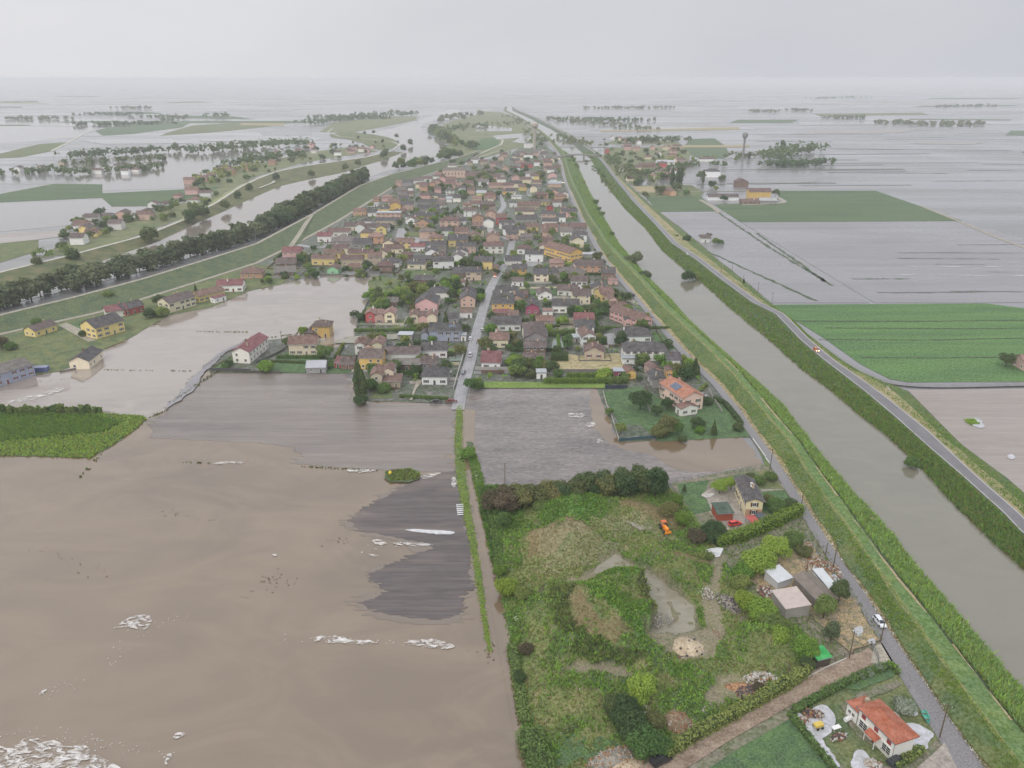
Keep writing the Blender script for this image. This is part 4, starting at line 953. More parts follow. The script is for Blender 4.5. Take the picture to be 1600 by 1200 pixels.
def hedge(pxs, width, hgt, leaf, label, z=.2, name='hedge', group=None, dens=9.0, size=.22, core=True, cat='hedge', P3=None):
    P = P3 if P3 is not None else [gp(x, y, z) for x, y in pxs]; Vs, Fs, k = [], [], 0; b = MB()
    for p, q in zip(P, P[1:]):
        d = q - p; L = d.length; u = d / L; nrm = Vector((-u.y, u.x, 0))
        if core:
            c = [p + nrm * width * .36, p - nrm * width * .36, q - nrm * width * .36, q + nrm * width * .36]
            b.prism([(v.x, v.y) for v in reversed(c)], z - .2, z + hgt * .86, 1)
        n = int(L * (width + 2 * hgt) * dens); t = NR.uniform(-.02, 1.02, n); s = NR.uniform(0, width + 2 * hgt, n)
        off = np.where(s < hgt, -width / 2, np.where(s < hgt + width, s - hgt - width / 2, width / 2)) + NR.normal(0, width * .08, n)
        zz = np.where(s < hgt, s, np.where(s < hgt + width, hgt, s - hgt - width)); zz = np.minimum(zz, hgt) + NR.normal(0, .08 * min(hgt, 2), n)
        N = np.where((s < hgt)[:, None], -np.array(nrm)[None], np.where((s < hgt + width)[:, None], [[0, 0, 1.]], np.array(nrm)[None])) + NR.normal(0, .5, (n, 3))
        Pt = np.array(p)[None] + np.array(d)[None] * t[:, None] + np.array(nrm)[None] * off[:, None]; Pt[:, 2] = z + np.maximum(zz, .05)
        V, F_ = quads(Pt, N, size); Vs.append(V); Fs.append(F_ + k); k += len(V)
    V = np.concatenate(Vs); F_ = np.concatenate(Fs); mi = np.zeros(len(F_), int)
    if core:
        bf = np.array([f for f in b.f if len(f) == 4]); V = np.concatenate([V, np.array(b.v)]); F_ = np.concatenate([F_, bf + k]); mi = np.r_[mi, np.ones(len(bf), int)]
    o = link(name, np_mesh(name, V, F_, [LF[leaf], CORE], mi)); tag(o, label, cat, group); return o
def tufts(name, P, hgt, wid, mats, lean=.55, blades=3, kind='stuff', mi=None):
    """grass or reed clumps: a few leaning blades each"""
    n = len(P); P = np.repeat(P, blades, 0); m = len(P)
    h = hgt * NR.uniform(.6, 1.25, m); a = NR.uniform(0, 6.283, m); w = wid * NR.uniform(.6, 1.3, m)
    D = np.stack([np.cos(a), np.sin(a), 0 * a], 1); E = np.stack([-np.sin(a), np.cos(a), 0 * a], 1)
    base = P + D * (w * .5)[:, None]; l = NR.normal(0, lean, m) * h
    tip = base + E * l[:, None] + NR.normal(0, .1, (m, 3)) * h[:, None]; tip[:, 2] = base[:, 2] + h
    V = np.stack([base - D * w[:, None], base + D * w[:, None], tip], 1).reshape(-1, 3)
    F_ = np.arange(3 * m).reshape(m, 3); mats = [LF[q] for q in mats]
    idx = np.repeat(NR.integers(0, len(mats), n) if mi is None else mi, blades)
    return tag(link(name, np_mesh(name, V, F_, mats, idx)), kind=kind)
def between(A, B, n, z0=None, y0=0, y1=1e9, t0=0., t1=1., power=1.0):
    """random points on the skin between two station lines, thinning out with distance"""
    k = np.where((A[:, 1] > y0) & (A[:, 1] < y1))[0]; k = k[:-1]
    wgt = (A[k + 1, 1] - A[k, 1]) / A[k, 1] ** power; i = NR.choice(k, n, p=wgt / wgt.sum())
    f = NR.uniform(0, 1, n)[:, None]; t = NR.uniform(t0, t1, n)[:, None]
    a = A[i] * (1 - f) + A[i + 1] * f; b = B[i] * (1 - f) + B[i + 1] * f
    return a * (1 - t) + b * t
def scatter(pxs, n, z):
    xs = [p[0] for p in pxs]; ys = [p[1] for p in pxs]; out = []
    W_ = [tuple(gp(x, y, z))[:2] for x, y in pxs]; x0 = min(p[0] for p in W_); x1 = max(p[0] for p in W_); y0 = min(p[1] for p in W_); y1 = max(p[1] for p in W_)
    while sum(map(len, out)) < n:
        X = NR.uniform(x0, x1, n); Y = NR.uniform(y0, y1, n); m = in_poly(X, Y, W_); out.append(np.stack([X[m], Y[m], np.full(m.sum(), z)], 1))
    return np.concatenate(out)[:n]

# ------------------------------------------------------------------ small kinds
def rubble(name, px, py, rx, ry, hgt, n, size, mats, label, cat='pile', z=.3, rot=0.0, mound=None, flat=False):
    """a heap: low mound with many loose pieces lying on it"""
    p = gp(px, py, z); root = empty(name, (p.x, p.y, z), rot)
    if mound:
        k = 18; ring = [];  b = MB(); vs = [(0, 0, hgt)]
        for j, (f, g) in enumerate(((.35, .85), (.7, .45), (1.0, -.05))):
            for i in range(k):
                a = 6.2832 * i / k; q = f * (1 + R.uniform(-.14, .14)); vs.append((rx * q * math.cos(a), ry * q * math.sin(a), hgt * g * (1 + R.uniform(-.15, .15)) if j < 2 else -.1))
        fs = [(0, 1 + i, 1 + (i + 1) % k) for i in range(k)] + [(1 + j * k + i, 1 + (j + 1) * k + i, 1 + (j + 1) * k + (i + 1) % k, 1 + j * k + (i + 1) % k) for j in range(2) for i in range(k)]
        b.add(vs, fs); me = b.mesh("mound", mound); me.polygons.foreach_set("use_smooth", [True] * len(me.polygons)); link("mound", me, root)
    a = NR.uniform(0, 6.283, n); r = np.sqrt(NR.uniform(0, 1, n)); X = rx * r * np.cos(a); Y = ry * r * np.sin(a); Z = hgt * np.maximum(0, 1 - r ** 1.4) * NR.uniform(.7, 1.0, n)
    Vs = []; s = size * .72 * NR.uniform(.5, 1.6, n)
    cube = np.array([(x, y, zz) for zz in (-1, 1) for x, y in ((-1, -1), (1, -1), (1, 1), (-1, 1))], float)
    S = s[:, None] * NR.uniform(.5, 1.2, (n, 3)); 
    if flat: S[:, 2] *= .35
    C = cube[None] * S[:, None] + NR.normal(0, .14, (n, 8, 3)) * s[:, None, None]; t = NR.uniform(0, 6.28, n)
    Xr = C[..., 0] * np.cos(t)[:, None] - C[..., 1] * np.sin(t)[:, None]; Yr = C[..., 0] * np.sin(t)[:, None] + C[..., 1] * np.cos(t)[:, None]
    V = np.stack([Xr + X[:, None], Yr + Y[:, None], C[..., 2] + Z[:, None] + .1], 2).reshape(-1, 3)
    f = np.array([(0, 1, 5, 4), (1, 2, 6, 5), (2, 3, 7, 6), (3, 0, 4, 7), (4, 5, 6, 7)]); F_ = (f[None] + 8 * np.arange(n)[:, None, None]).reshape(-1, 4)
    o = link("loose_pieces", np_mesh("loose_pieces", V, F_, mats, np.repeat(NR.integers(0, len(mats), n), 5)), root); o['kind'] = 'stuff'
    tag(root, label, cat); return root
CARPARTS = None
def car_meshes():
    b = MB(); sec = [(-2.15, .35, .62), (-2.1, .3, .85), (-1.2, .28, .95), (1.1, .28, .92), (1.95, .3, .74), (2.15, .36, .6)]
    def hull(sec, hw, inset):
        n = len(sec); vs = []
        for x, z0, z1 in sec: vs += [(x, -hw, z0), (x, -hw + inset, z1), (x, hw - inset, z1), (x, hw, z0)]
        fs = [(4 * i + j, 4 * i + 4 + j, 4 * i + 5 + j, 4 * i + 1 + j) for i in range(n - 1) for j in range(3)] + [(0, 1, 2, 3), (4 * n - 1, 4 * n - 2, 4 * n - 3, 4 * n - 4)] + [(4 * i + 3, 4 * i + 7, 4 * i + 4, 4 * i) for i in range(n - 1)]
        return vs, fs
    b.add(*hull(sec, .86, .05)); body = b
    body.add(*hull([(-1.75, 1.4, 1.42), (-1.5, 1.4, 1.47), (.2, 1.4, 1.47), (.45, 1.4, 1.42)], .6, .03))
    for s in (-1, 1):
        for x0, z0, x1, z1 in ((-2.0, .9, -1.72, 1.42), (-.5, .93, -.5, 1.42), (1.15, .9, .42, 1.42)): body.tube((x0, s * .76, z0), (x1, s * .6, z1), .045, .045, 4)
    g = MB(); g.add(*hull([(-2.0, .88, .9), (-1.74, .88, 1.39), (.42, .88, 1.39), (1.2, .88, .9)], .74, .14))
    w = MB(); w.lathe([(.3, -.1), (.33, -.06), (.33, .06), (.3, .1)], 14); w.lathe([(.18, .1), (.18, .115)], 10, 1); w.lathe([(.18, -.115), (.18, -.1)], 10, 1)
    hl = MB(); hl.box(-.03, .04, -.16, .16, -.07, .07)
    return body.mesh("body", CARP), g.mesh("windows", GLASSM), w.mesh("wheel", [RUBBER, STEEL]), hl.mesh("headlight", FRAMEM), hl.mesh("headlight", LIT)
CARPARTS = car_meshes()
def car(px, py, rot, col, label, name='parked_car', scale=1.0, lit=False, cat='car', z=.4, van=False, group=None, tint=None):
    p = gp(px, py, z); root = empty(name, (p.x, p.y, z), rot); root.scale = (scale,) * 3
    bd, gl, wh, hl, hlit = CARPARTS
    o = link("body", bd, root, color=col); g = link("windows", gl, root)
    if van: o.scale = (1.1, 1.1, 1.35); g.scale = (1.1, 1.1, 1.35)
    for x in (-1.35, 1.35):
        for y in (-.8, .8): w = link("wheel", wh, root, (x, y, .33)); w.rotation_euler = (math.pi / 2, 0, 0)
    for y in (-.6, .6): link("headlight", hlit if lit else hl, root, (2.13, y, .68))
    tag(root, label, cat, group); return root
def pole(px, py, hgt, label, z=.4, arm=True, mat=None, group=None, name='utility_pole'):
    p = gp(px, py, z); root = empty(name, (p.x, p.y, z), R.uniform(0, 3))
    b = MB(); b.tube((0, 0, -.3), (0, 0, hgt), .16, .1, 8); link("post", b.mesh("post", mat or WOOD), root)
    if arm:
        b = MB(); b.box(-.9, .9, -.06, .06, hgt - .6, hgt - .45); link("crossarm", b.mesh("crossarm", WOOD), root)
        for x in (-.75, 0, .75):
            b = MB(); b.lathe([(.05, hgt - .45), (.08, hgt - .36), (.04, hgt - .25)], 8, cx=x); link("insulator", b.mesh("insulator", FRAMEM), root)
    tag(root, label, 'pole', group); return root
def low_wall(pxs, hgt, label, col=lin(170, 166, 158), t=.22, z=.2, name='garden_wall', cat='wall', mat=None, group=None):
    b = MB(); P = [gp(x, y, z) for x, y in pxs]
    for i, (p, q) in enumerate(zip(P, P[1:])):
        d = (q - p).normalized(); n = Vector((-d.y, d.x, 0)) * t / 2; k = d * (t / 2 + .003) * (1 if i else 0); p = p + k
        b.prism([((p - n).x, (p - n).y), ((q - n).x, (q - n).y), ((q + n).x, (q + n).y), ((p + n).x, (p + n).y)], z - .2, z + hgt - .003 * (i % 2))
    o = link(name, b.mesh(name, mat or PLAINC), color=col); tag(o, label, cat, group); return o
def post_fence(pxs, hgt, label, step=2.5, col=lin(120, 116, 108), z=.3, rails=(.45, .95), name='fence', mat=None):
    P = [gp(x, y, z) for x, y in pxs]; L = sum((b - a).length for a, b in zip(P, P[1:])); Q = resample(P, max(2, int(L / step)))
    root = empty(name, tuple(Q[0])); b = MB(); b.box(-.06, .06, -.06, .06, -.2, hgt); pm = b.mesh("fence_post", mat or WOOD)
    for q in Q: link("fence_post", pm, root, Vector(q) - Vector(Q[0]))
    for r in rails:
        b = MB()
        for a, c in zip(Q, Q[1:]): b.tube(Vector(a) - Vector(Q[0]) + Vector((0, 0, hgt * r)), Vector(c) - Vector(Q[0]) + Vector((0, 0, hgt * r)), .035, .035, 4)
        link("rail", b.mesh("rail", mat or WOOD), root)
    tag(root, label, 'fence'); return root
# ------------------------------------------------------------------ the town, house by house
# px of the front foot (middle), width in px, depth m, eaves m, type (g gable, y gable towards us, h hip, p pyramid, f flat, s lean-to), wall, roof, turn
TOWN = """
587 381 23 9 6 p O p 0;616 396 28 9 4 g C r 8;653 393 21 8 4 g W m 0;664 389 17 8 3.2 g W d 0;686 396 22 10 6.5 g G d 0;635 406 18 9 3.5 h K r 0;660 411 30 12 3.2 f K d 0;691 408 14 10 3.5 g T r 30
716 385 30 13 5.5 g Y d 0;728 396 30 9 6 g S d 0;601 424 22 9 4 h K r 0;582 432 21 5 2.4 f G d 0;755 421 28 10 6 g Y d 0;774 427 9 6 4.5 h O t 0;717 433 20 10 3.2 g K d 0;740 438 24 9 6 g T d 0;724 453 11 10 4 y W t 0
662 443 28 7 3 g K d 0;686 466 30 10 3.8 h W d 0;731 466 25 10 3.5 h C d 0;666 487 34 16 5 y P d 0;731 480 22 13 5.5 y S d 0;728 497 19 6 3.2 s W t 0;610 478 25 7 2.8 g K g 0
579 506 14 9 6 g R p 0;593 506 14 9 5 g S p 0;609 506 16 9 6 g C p 0;647 509 14 9 6 g C t 0;661 509 13 9 5 g P t 0;675 509 15 9 6 g C t 0;706 505 20 8 2.7 g G d 0
456 405 28 10 6 g P m 0;447 418 30 11 3.2 g K b 8;446 432 32 11 3.2 g K g 12;505 414 36 8 5 g Y r -3;520 405 27 8 5 g Y t -3;532 397 24 8 5 g C r 0;564 405 39 8 5 g Y r -2;550 415 34 8 5 g T r 0;555 424 16 7 3 g K t 15;520 429 17 10 4 y L t 0
535 387 34 18 5 h G g 0;507 378 21 9 5 g W m 0;529 370 33 9 4.5 g W r 0;566 388 27 12 4 g G d 0;554 360 30 10 4 g C b 8;590 362 36 10 4 g W b 0
562 337 19 9 4.5 g O t 0;582 338 14 8 4 g W d 0;607 342 37 9 6 f S w 0;605 351 34 8 4 g T d 0;599 332 18 8 4 g Y d 0;618 329 17 10 6 y A t 0;626 334 15 6 3 g K r 0;636 328 18 9 6 g S d 0;668 331 32 10 4 g G d 0;668 322 30 10 4 g G d 0
661 359 25 10 6 y O d -10;664 345 32 9 5.5 g K d 0;664 312 15 8 5 g P r 0;605 315 16 8 5 h P p 0;588 315 10 7 3.5 g O t 0;583 323 16 7 3.2 f W w 0;636 291 16 10 5 g G d 0;623 291 9 7 5 g S p 0;628 303 16 9 5 g G g 0;630 311 14 8 5 g P g 0;662 299 12 8 6 g O t 0;675 294 9 8 6 y O t 0
728 277 12 10 6 g P r 0;700 296 22 9 6 g S t 0;705 287 14 9 6 g O t 0;684 303 10 8 6 g P r 0;779 294 30 9 4 g S t 0;792 304 12 8 4 g A t 0;752 308 15 8 5 g J w 0;766 312 16 9 6 h O t 0;745 317 15 8 5 g T p 0;730 333 12 8 8 g C t 0;714 316 12 8 5 g W d 0;702 316 9 7 4 g W w 0
762 327 24 11 5 h K b 0;770 334 10 7 4 g J g 0;702 355 29 11 6 h S r 0;747 350 18 10 6 y O t 0;746 359 15 7 4 g S t 0;783 351 16 10 7 g R t 0;793 368 15 10 6 g W d 0;811 368 22 10 5.5 g C d 0;721 368 22 10 4 g S t 0;697 369 20 9 5 g W d 0;750 370 12 8 6 g C d 0
823 262 18 9 5 g R r 0;856 262 13 9 8 g S r 0;838 282 9 8 6 g Y t 0;863 279 14 9 5 y P r 0;867 293 20 9 5 g S w 0;817 298 13 8 5 g Y t 0;837 295 16 8 3.5 g G g 0;845 310 17 13 4 p K r 0;852 310 9 7 4.5 h O t 0;876 314 19 11 5 p O t 0;807 311 16 8 3.2 f W w 0;802 324 12 8 5 f W d 0
826 328 34 11 5 y T t 0;870 323 15 9 5 g W r 0;859 334 10 10 7 y R t 0;882 334 12 8 4 g O t 0;820 337 29 11 4.5 y C b 0;823 350 32 11 5 y G d 0;877 347 13 9 5 g W d 0;860 353 25 9 4.5 g W d 0;831 361 20 9 4 g Y t 0;887 358 22 6 2.8 g T t 0;862 362 20 9 4.5 g S t 0;856 370 16 9 4.5 g S t 0
771 396 31 9 6 g W r 0;770 383 20 10 7.5 y S t 0;819 397 22 10 4.2 h W r 0;823 376 18 8 3.3 g G g 0;852 393 21 10 4 y W r 0;855 384 15 8 4.5 g P r 0;885 369 18 9 4 g W g 0;922 403 26 9 2.6 f G w 0;920 427 45 10 6 g O b 0;870 421 20 11 4.5 h S p 0
894 441 37 13 6 p T g 0;869 435 15 8 4.5 g G d 0;846 440 22 11 5.5 g C d 0;812 433 22 9 6 g A d 0;809 447 18 8 3.2 s W b 0;796 432 8 6 2.6 f R r 0;791 462 33 9 3.6 h W d 0;817 466 16 6 2.6 g K r 0;783 474 24 9 4.5 g T d 0;807 480 22 11 5.5 y S d 0;786 489 34 9 6 g A d 0;784 495 25 5 2.6 s K m 0
832 491 20 12 4.5 y V d 0;856 494 15 6 3 f W p 0;884 489 41 10 4.6 g W d 0;802 498 17 6 2.5 g T t 0;791 517 45 11 4 g W d 0;951 437 20 10 5 g K d 0;958 445 14 5 2.8 s P p 0;936 460 23 10 3.8 y C d 0;949 470 22 10 4.8 g Y t 20;957 477 12 9 4 y S t 10;965 487 23 8 3 g S t -10
981 511 11 8 4 y P d 0;913 512 30 11 4.2 g P m 0;851 509 26 7 3.1 g S t 0;837 546 34 15 6.5 y G b 0;836 557 33 6 5.2 g K b 0;834 571 32 7 3.3 g K b 0;920 541 21 12 5.5 y W t 8;928 561 30 9 3.8 y T r -4;901 535 12 6 2.6 f G w 0;846 592 15 5 3 f W w 0;968 590 18 5 3 f V w 0
990 535 54 12 3.6 h W d 0;1008 564 66 11 5.2 h W d -2;1052 575 20 8 4.4 g W d 0;988 569 30 6 3 f W w 0;986 592 15 7 3.2 g A t 10;1025 590 15 9 4 g S t 12;1030 606 21 10 4 y G d 4;1045 599 9 6 6 g A r 0;1044 622 24 10 4 g T t -8
474 555 43 10 6 g C t 0;502 527 27 9 6 h A b 0;483 529 15 9 3.2 h K b 0;563 556 15 10 6 g W t 0;576 556 12 9 5 g P t 0;590 556 17 10 6 g C t 0;604 551 14 6 2.5 f G d 0;633 531 22 6 2.6 f G w 0;580 577 36 10 6 g A b 0;627 567 58 8 5 g W b 0;636 579 41 6 3.2 s K g 0;670 577 23 8 3.2 g G b 0;543 577 20 8 3 g K b 0;528 575 10 7 2.8 s R m 0
494 583 30 8 2.8 g G w 4;589 605 17 10 6 g C t 0;607 599 17 9 6 g C t 0;613 606 25 7 3.2 s T t 0;679 559 39 10 4.2 g W d 0;679 601 39 11 4 h W d 0;695 533 48 10 6 g B d 0;664 533 11 7 4 g B d 0;724 533 8 5 3 f W w 0;780 543 28 11 4.2 h C t 0;767 577 29 13 3.6 g W m -2
360 456 38 10 4.5 g W m 8;393 435 33 11 3.6 h O t 6;1102 379 15 7 4 g W b 0;1187 309 34 12 7 g A r 0;1172 319 28 8 3 g K t 0;1200 319 26 9 4 g G w 0;1130 313 47 10 4 g W b 0;1114 277 22 12 8 h W d 0;1160 292 18 14 6 y K r 0;1043 304 15 10 5 g O t 0;1052 306 9 8 5 y O t 0;1618 580 36 10 4 g S p 0
1040 257 28 9 4 g W w 0;1012 262 24 11 4 y K r 0;1070 260 20 12 5 g K g 0;1104 252 24 10 4 g W b 0;706 314 10 7 5 g W b 0;640 300 10 8 5 h W d 0;736 303 12 8 5 g S r 0;722 300 10 8 5 g W d 0;690 314 10 8 4 g P d 0;688 322 14 8 4 g W g 0;716 344 14 9 4 h T g 0;722 351 12 8 4 g W d 0;690 337 14 8 3.5 g G d 0;640 345 13 8 4 g W d 0;572 352 16 8 4 h W d 0
"""
def zone_of(x, y):
    if y > 520: return 'by the brown flood' if x < 735 else 'near the grey field'
    if x < 420: return 'on the river bank'
    if x > 975 and y < 400: return 'beyond the canal'
    if y > 430: return 'west of main street' if x < 752 else ('east of main street' if x < 880 else 'by the canal road')
    if y > 345: return 'below the river levee' if x < 600 else ('near the wet square' if x < 765 else ('in the middle blocks' if x < 880 else 'by the canal road'))
    if y > 290: return 'near the levee lane' if x < 690 else ('below the church' if x < 800 else 'near the upper canal')
    return 'at the far town end'
PANELS = {(695, 533): 1, (920, 541): 1}
def house_px(x, y, w, d, h, typ, wc, rc, rot, **k):
    m = mpp(x, y) * w; p = gp(x, y, .2); a = math.radians(rot + hr.uniform(-2, 2))
    c = Vector((p.x, p.y, 0)) + Vector((-math.sin(a), math.cos(a), 0)) * d / 2
    L, Wd, t = (d, m, 'g') if typ == 'y' else (m, d, typ)
    if typ == 'y': a += math.pi / 2
    if t == 'g' and Wd > L * 1.5: L, Wd, a = Wd, L, a + math.pi / 2
    det = 2 if y > 430 else (1 if y > 318 else 0)
    if t in 'hp' and Wd > L: L, Wd, a = Wd, L, a + math.pi / 2
    house(c.x, c.y, L, Wd, h, t, wc, rc, a, det, zone=k.pop('zone', zone_of(x, y)), **k)
for ln in TOWN.strip().replace('\n', ';').split(';'):
    q = ln.split()
    if len(q) < 9: continue
    x, y, w, d, h = map(float, q[:5])
    house_px(x, y, w, d, h, q[5], q[6], q[7], float(q[8]), panel=PANELS.get((int(x), int(y)), False))

def house_line(x1, y1, x2, y2, wd, h, typ, wc, rc, label, **k):
    """front wall between two pixels, house standing behind it"""
    p, q = gp(x1, y1, .2), gp(x2, y2, .2); d = q - p; n = Vector((-d.y, d.x, 0)).normalized()
    if n.y < 0: n = -n; 
    a = math.atan2(d.y, d.x)
    if Vector((-math.sin(a), math.cos(a), 0)).dot(n) < 0: a += math.pi
    c = (p + q) / 2 + n * wd / 2; L = d.length
    if typ == 'y': L, wd, a, typ = wd, L, a + math.pi / 2, 'g'
    return house(c.x, c.y, L, wd, h, typ, wc, rc, a, 2, label=label, **k)
house_line(391, 568, 420, 544, 8.5, 6, 'g', 'W', 'm', "white row house with maroon roof on the walled island in the brown flood")
house_line(376, 566, 391, 566, 5, 3, 'f', 'W', 'w', "low white lean-to annex against the white row house on the flooded island", name='annex')
house_line(398, 562, 412, 549, 4, 2.6, 's', 'B', 'w', "pale sheet lean-to along the right wall of the maroon-roofed row house", name='annex')
house_line(110, 577, 132, 560, 9, 4, 'g', 'C', 'd', "cream bungalow with black roof standing at the edge of the flood")
house_line(152, 530, 196, 517, 13, 6.2, 'g', 'Y', 'd', "big yellow two-storey house with dark roof above the flood edge")
house_line(56, 527, 90, 516, 8, 3.6, 'g', 'Y', 'b', "long low yellow house with brown roof behind a lawn on the bank")
house_line(168, 498, 200, 493, 9, 4, 'g', 'W', 'm', "white house with maroon roof under trees on the river bank")
house_line(196, 494, 226, 486, 9, 4, 'g', 'R', 'd', "red and grey-roofed house joined to the white one on the river bank")
house_line(266, 489, 307, 477, 10, 6, 'g', 'C', 'b', "tall cream house with brown roof at the water edge on the bank")
house_line(312, 473, 352, 463, 9, 4, 'g', 'Y', 't', "yellow house with terracotta roof between cream house and maroon-roofed one")
house_line(336, 474, 354, 469, 4, 3, 's', 'W', 'm', "small white annex with red lean-to roof in front of the yellow house", name='annex')
house_line(-32, 614, 56, 586, 14, 5.5, 'g', 'B', 'g', "long grey industrial shed with sheet roof standing in the flood", name='warehouse', cat='warehouse', chim=False, rise=1.8)
house_line(1000, 516, 1018, 512, 26, 6, 'y', 'P', 't', "long pink two-storey house with terracotta roof beside the canal road")
house_line(891, 410, 910, 407, 34, 7, 'y', 'A', 't', "long stepped terrace house with yellow side and terracotta roof near canal")
# church
p = gp(709, 278, .2)
house(p.x, p.y + 8, 32, 13, 10, 'g', 'S', 'g', .05, 0, label="tall pale church hall with long roof near the river levee", name='church', cat='church', chim=False)
for k in range(7):
    bm = MB(); bm.box(-.5, .5, -.25, 0, 0, 9.8); link("buttress", bm.mesh("buttress", WALLM), HOUSES[-1]['o'], (-14 + k * 4.6, -6.53, 0), color=lin(222, 190, 170))
    link("window", WIN[0], HOUSES[-1]['o'], (-11.7 + k * 4.6, -6.51, 5.5)).scale = (1.2, 1, 2.6) if k < 6 else (.01, .01, .01)

# pink villa on the grey field
vm = mpp(1078, 641)
def villa():
    p, q = gp(1066, 644, .2), gp(1097, 639, .2); d = q - p; a = math.atan2(d.y, d.x); n = Vector((-math.sin(a), math.cos(a), 0)); wd = d.length
    c = (p + q) / 2 + n * 9
    house(c.x, c.y, 18, wd, 6.4, 'g', 'P', 't', a - math.pi / 2, 2, label="pink two-storey villa with terracotta roof and solar panels beside the canal road", rise=2.2, wcol=lin(226, 196, 182), rcol=lin(182, 120, 94))
    r = HOUSES[-1]['o']; sl = math.atan2(2.2, wd / 2)
    for k in range(3):
        o = link("solar_panel", PANEL, r, (-2.6 + 1.9 * k, -wd * .27, 6.4 + 2.2 * .48 + .28)); o.rotation_euler = (sl, 0, 0); o.scale = (.42, 1.9, 1)
    p, q = gp(1063, 650, .2), gp(1090, 647, .2); c = (p + q) / 2 + n * 2.2
    house(c.x, c.y, 4.4, (q - p).length, 3.2, 'g', 'W', 't', a - math.pi / 2, 2, label="white gabled garage wing in front of the pink villa", name='annex', cat='annex', rise=1.3)
    b = MB(); b.box(-1.5, 1.5, -.06, .02, 0, 2.4); [b.box(-1.48, 1.48, -.09, -.06, .2 + .45 * i, .22 + .45 * i) for i in range(5)]
    o = link("garage_door", b.mesh("garage_door", PLAINC), HOUSES[-1]['o'], (2.2 if False else -2.2, 0, 0), color=lin(150, 156, 160))
    L = HOUSES[-1]; o.location = (-2.21, L['W'] * .25, 0); o.rotation_euler = (0, 0, -math.pi / 2)
villa()

# white house with the bright orange hipped roof, near the bottom
def white_house():
    p, q = gp(1338, 1134, .3), gp(1392, 1189, .3); d = q - p; a = math.atan2(d.y, d.x); n = Vector((-math.sin(a), math.cos(a), 0)); L = d.length; wd = 5.2
    c = (p + q) / 2 + n * wd / 2
    o = house(c.x, c.y, L, wd, 5.0, 'h', 'W', 'o', a, 0, z=.3, label="white two-storey house with bright orange hipped roof in a yard of slush", rise=1.15, wcol=lin(222, 220, 214), rcol=lin(178, 98, 66))
    for u in (-.36, 0.0, .36):     # closed red shutters above
        s = MB(); s.box(-.55, -.02, -.05, .02, 0, 1.1); s.box(.02, .55, -.05, .02, 0, 1.1); [s.box(-.5, .5, -.065, -.05, .1 + .14 * i, .16 + .14 * i) for i in range(7)]
        link("shutter", s.mesh("shutter", PLAINC), o, (u * L, -wd / 2, 3.15), color=lin(150, 62, 60))
    for u in (-.33, .33):
        w = MB(); w.box(-1.05, 1.05, -.03, .02, 0, 1.75, 1)
        for x in (-1.1, -.04, 1.02): w.box(x, x + .08, -.07, .02, 0, 1.8)
        for z in (0, .6, 1.15, 1.72): w.box(-1.0, 1.0, -.06, .02, z, z + .07)
        f = link("window", w.mesh("window", [FRAMEM, GLASSM]), o, (u * L, -wd / 2, .7)); s = MB(); s.box(-1.25, 1.25, -.22, .02, -.1, 0); link("sill", s.mesh("sill", CONC), f)
        s = MB(); s.box(-1.3, 1.3, -.3, .02, 2.05, 2.13); link("awning_rail", s.mesh("awning_rail", FRAMEM), f)
    s = MB(); s.add([(-1.5, -1.5, 2.1), (1.5, -1.5, 2.1), (1.5, -.01, 2.75), (-1.5, -.01, 2.75), (-1.5, -1.5, 2.22), (1.5, -1.5, 2.22), (1.5, -.01, 2.87), (-1.5, -.01, 2.87)], [(3, 2, 1, 0), (0, 1, 5, 4), (1, 2, 6, 5), (2, 3, 7, 6), (3, 0, 4, 7), (4, 5, 6, 7)])
    pr = link("porch_roof", s.mesh("porch_roof", ROOFM), o, (0, -wd / 2, 0), color=lin(180, 92, 58))
    for x in (-1.35, 1.35): s = MB(); s.box(x - .07, x + .07, -1.42, -1.28, 0, 2.1); link("porch_post", s.mesh("porch_post", FRAMEM), pr)
    link("door", DOOR, o, (0, -wd / 2, 0), color=lin(90, 62, 44))
    for sx in (-1, 1): s = MB(); s.tube((sx * (L / 2 + .06), -wd / 2 - .06, 0), (sx * (L / 2 + .06), -wd / 2 - .06, 4.95), .05, .05, 6); link("downpipe", s.mesh("downpipe", STEEL), o)
    e = gp(1331, 1121, .3); c2 = (gp(1322, 1117, .3) + gp(1337, 1131, .3)) / 2 + n * 2.2
    o2 = house(c2.x, c2.y, (gp(1337, 1131, .3) - gp(1321, 1115, .3)).length, 4.6, 3.4, 'h', 'W', 'o', a, 0, z=.3, label="lower white wing with orange roof at the upper end of the white house", name='annex', cat='annex', rise=.9, wcol=lin(222, 220, 214), rcol=lin(182, 102, 70))
    for u in (-.6, .5): link("window", WIN[0], o2, (u, -2.302, 1.7)).scale = (.7, 1, .75)
    link("chimney", CHIM, o2, (.5, .8, 4.1), color=WALLC['T'][1])
white_house()

# grey-roofed house with the green shed and the red and blue carports
def yard_house():
    p, q = gp(1166, 808, .3), gp(1187, 806, .3); d = q - p; a = math.atan2(d.y, d.x); n = Vector((-math.sin(a), math.cos(a), 0)); wd = d.length
    p2 = gp(1148, 768, .3); L = 15.0; u = (p2 - p).normalized(); c = p + d / 2 + u * L / 2; a2 = math.atan2(u.y, u.x)
    o = house(c.x, c.y, L, wd + .6, 5.6, 'g', 'C', 'd', a2 + math.pi, 2, z=.3, label="cream two-storey house with dark slate roof beside the canal road bend", rise=1.0, wcol=lin(218, 206, 168))
    b = MB(); b.box(-.012, 0, -(wd + .6) / 2 + .003, (wd + .6) / 2 - .003, 0, 2.6); link("brick_plinth", b.mesh("brick_plinth", WALLM), o, (L / 2 + .012, 0, 0), color=lin(176, 140, 112))
yard_house()
p, q = gp(1120, 815, .3), gp(1142, 811, .3)
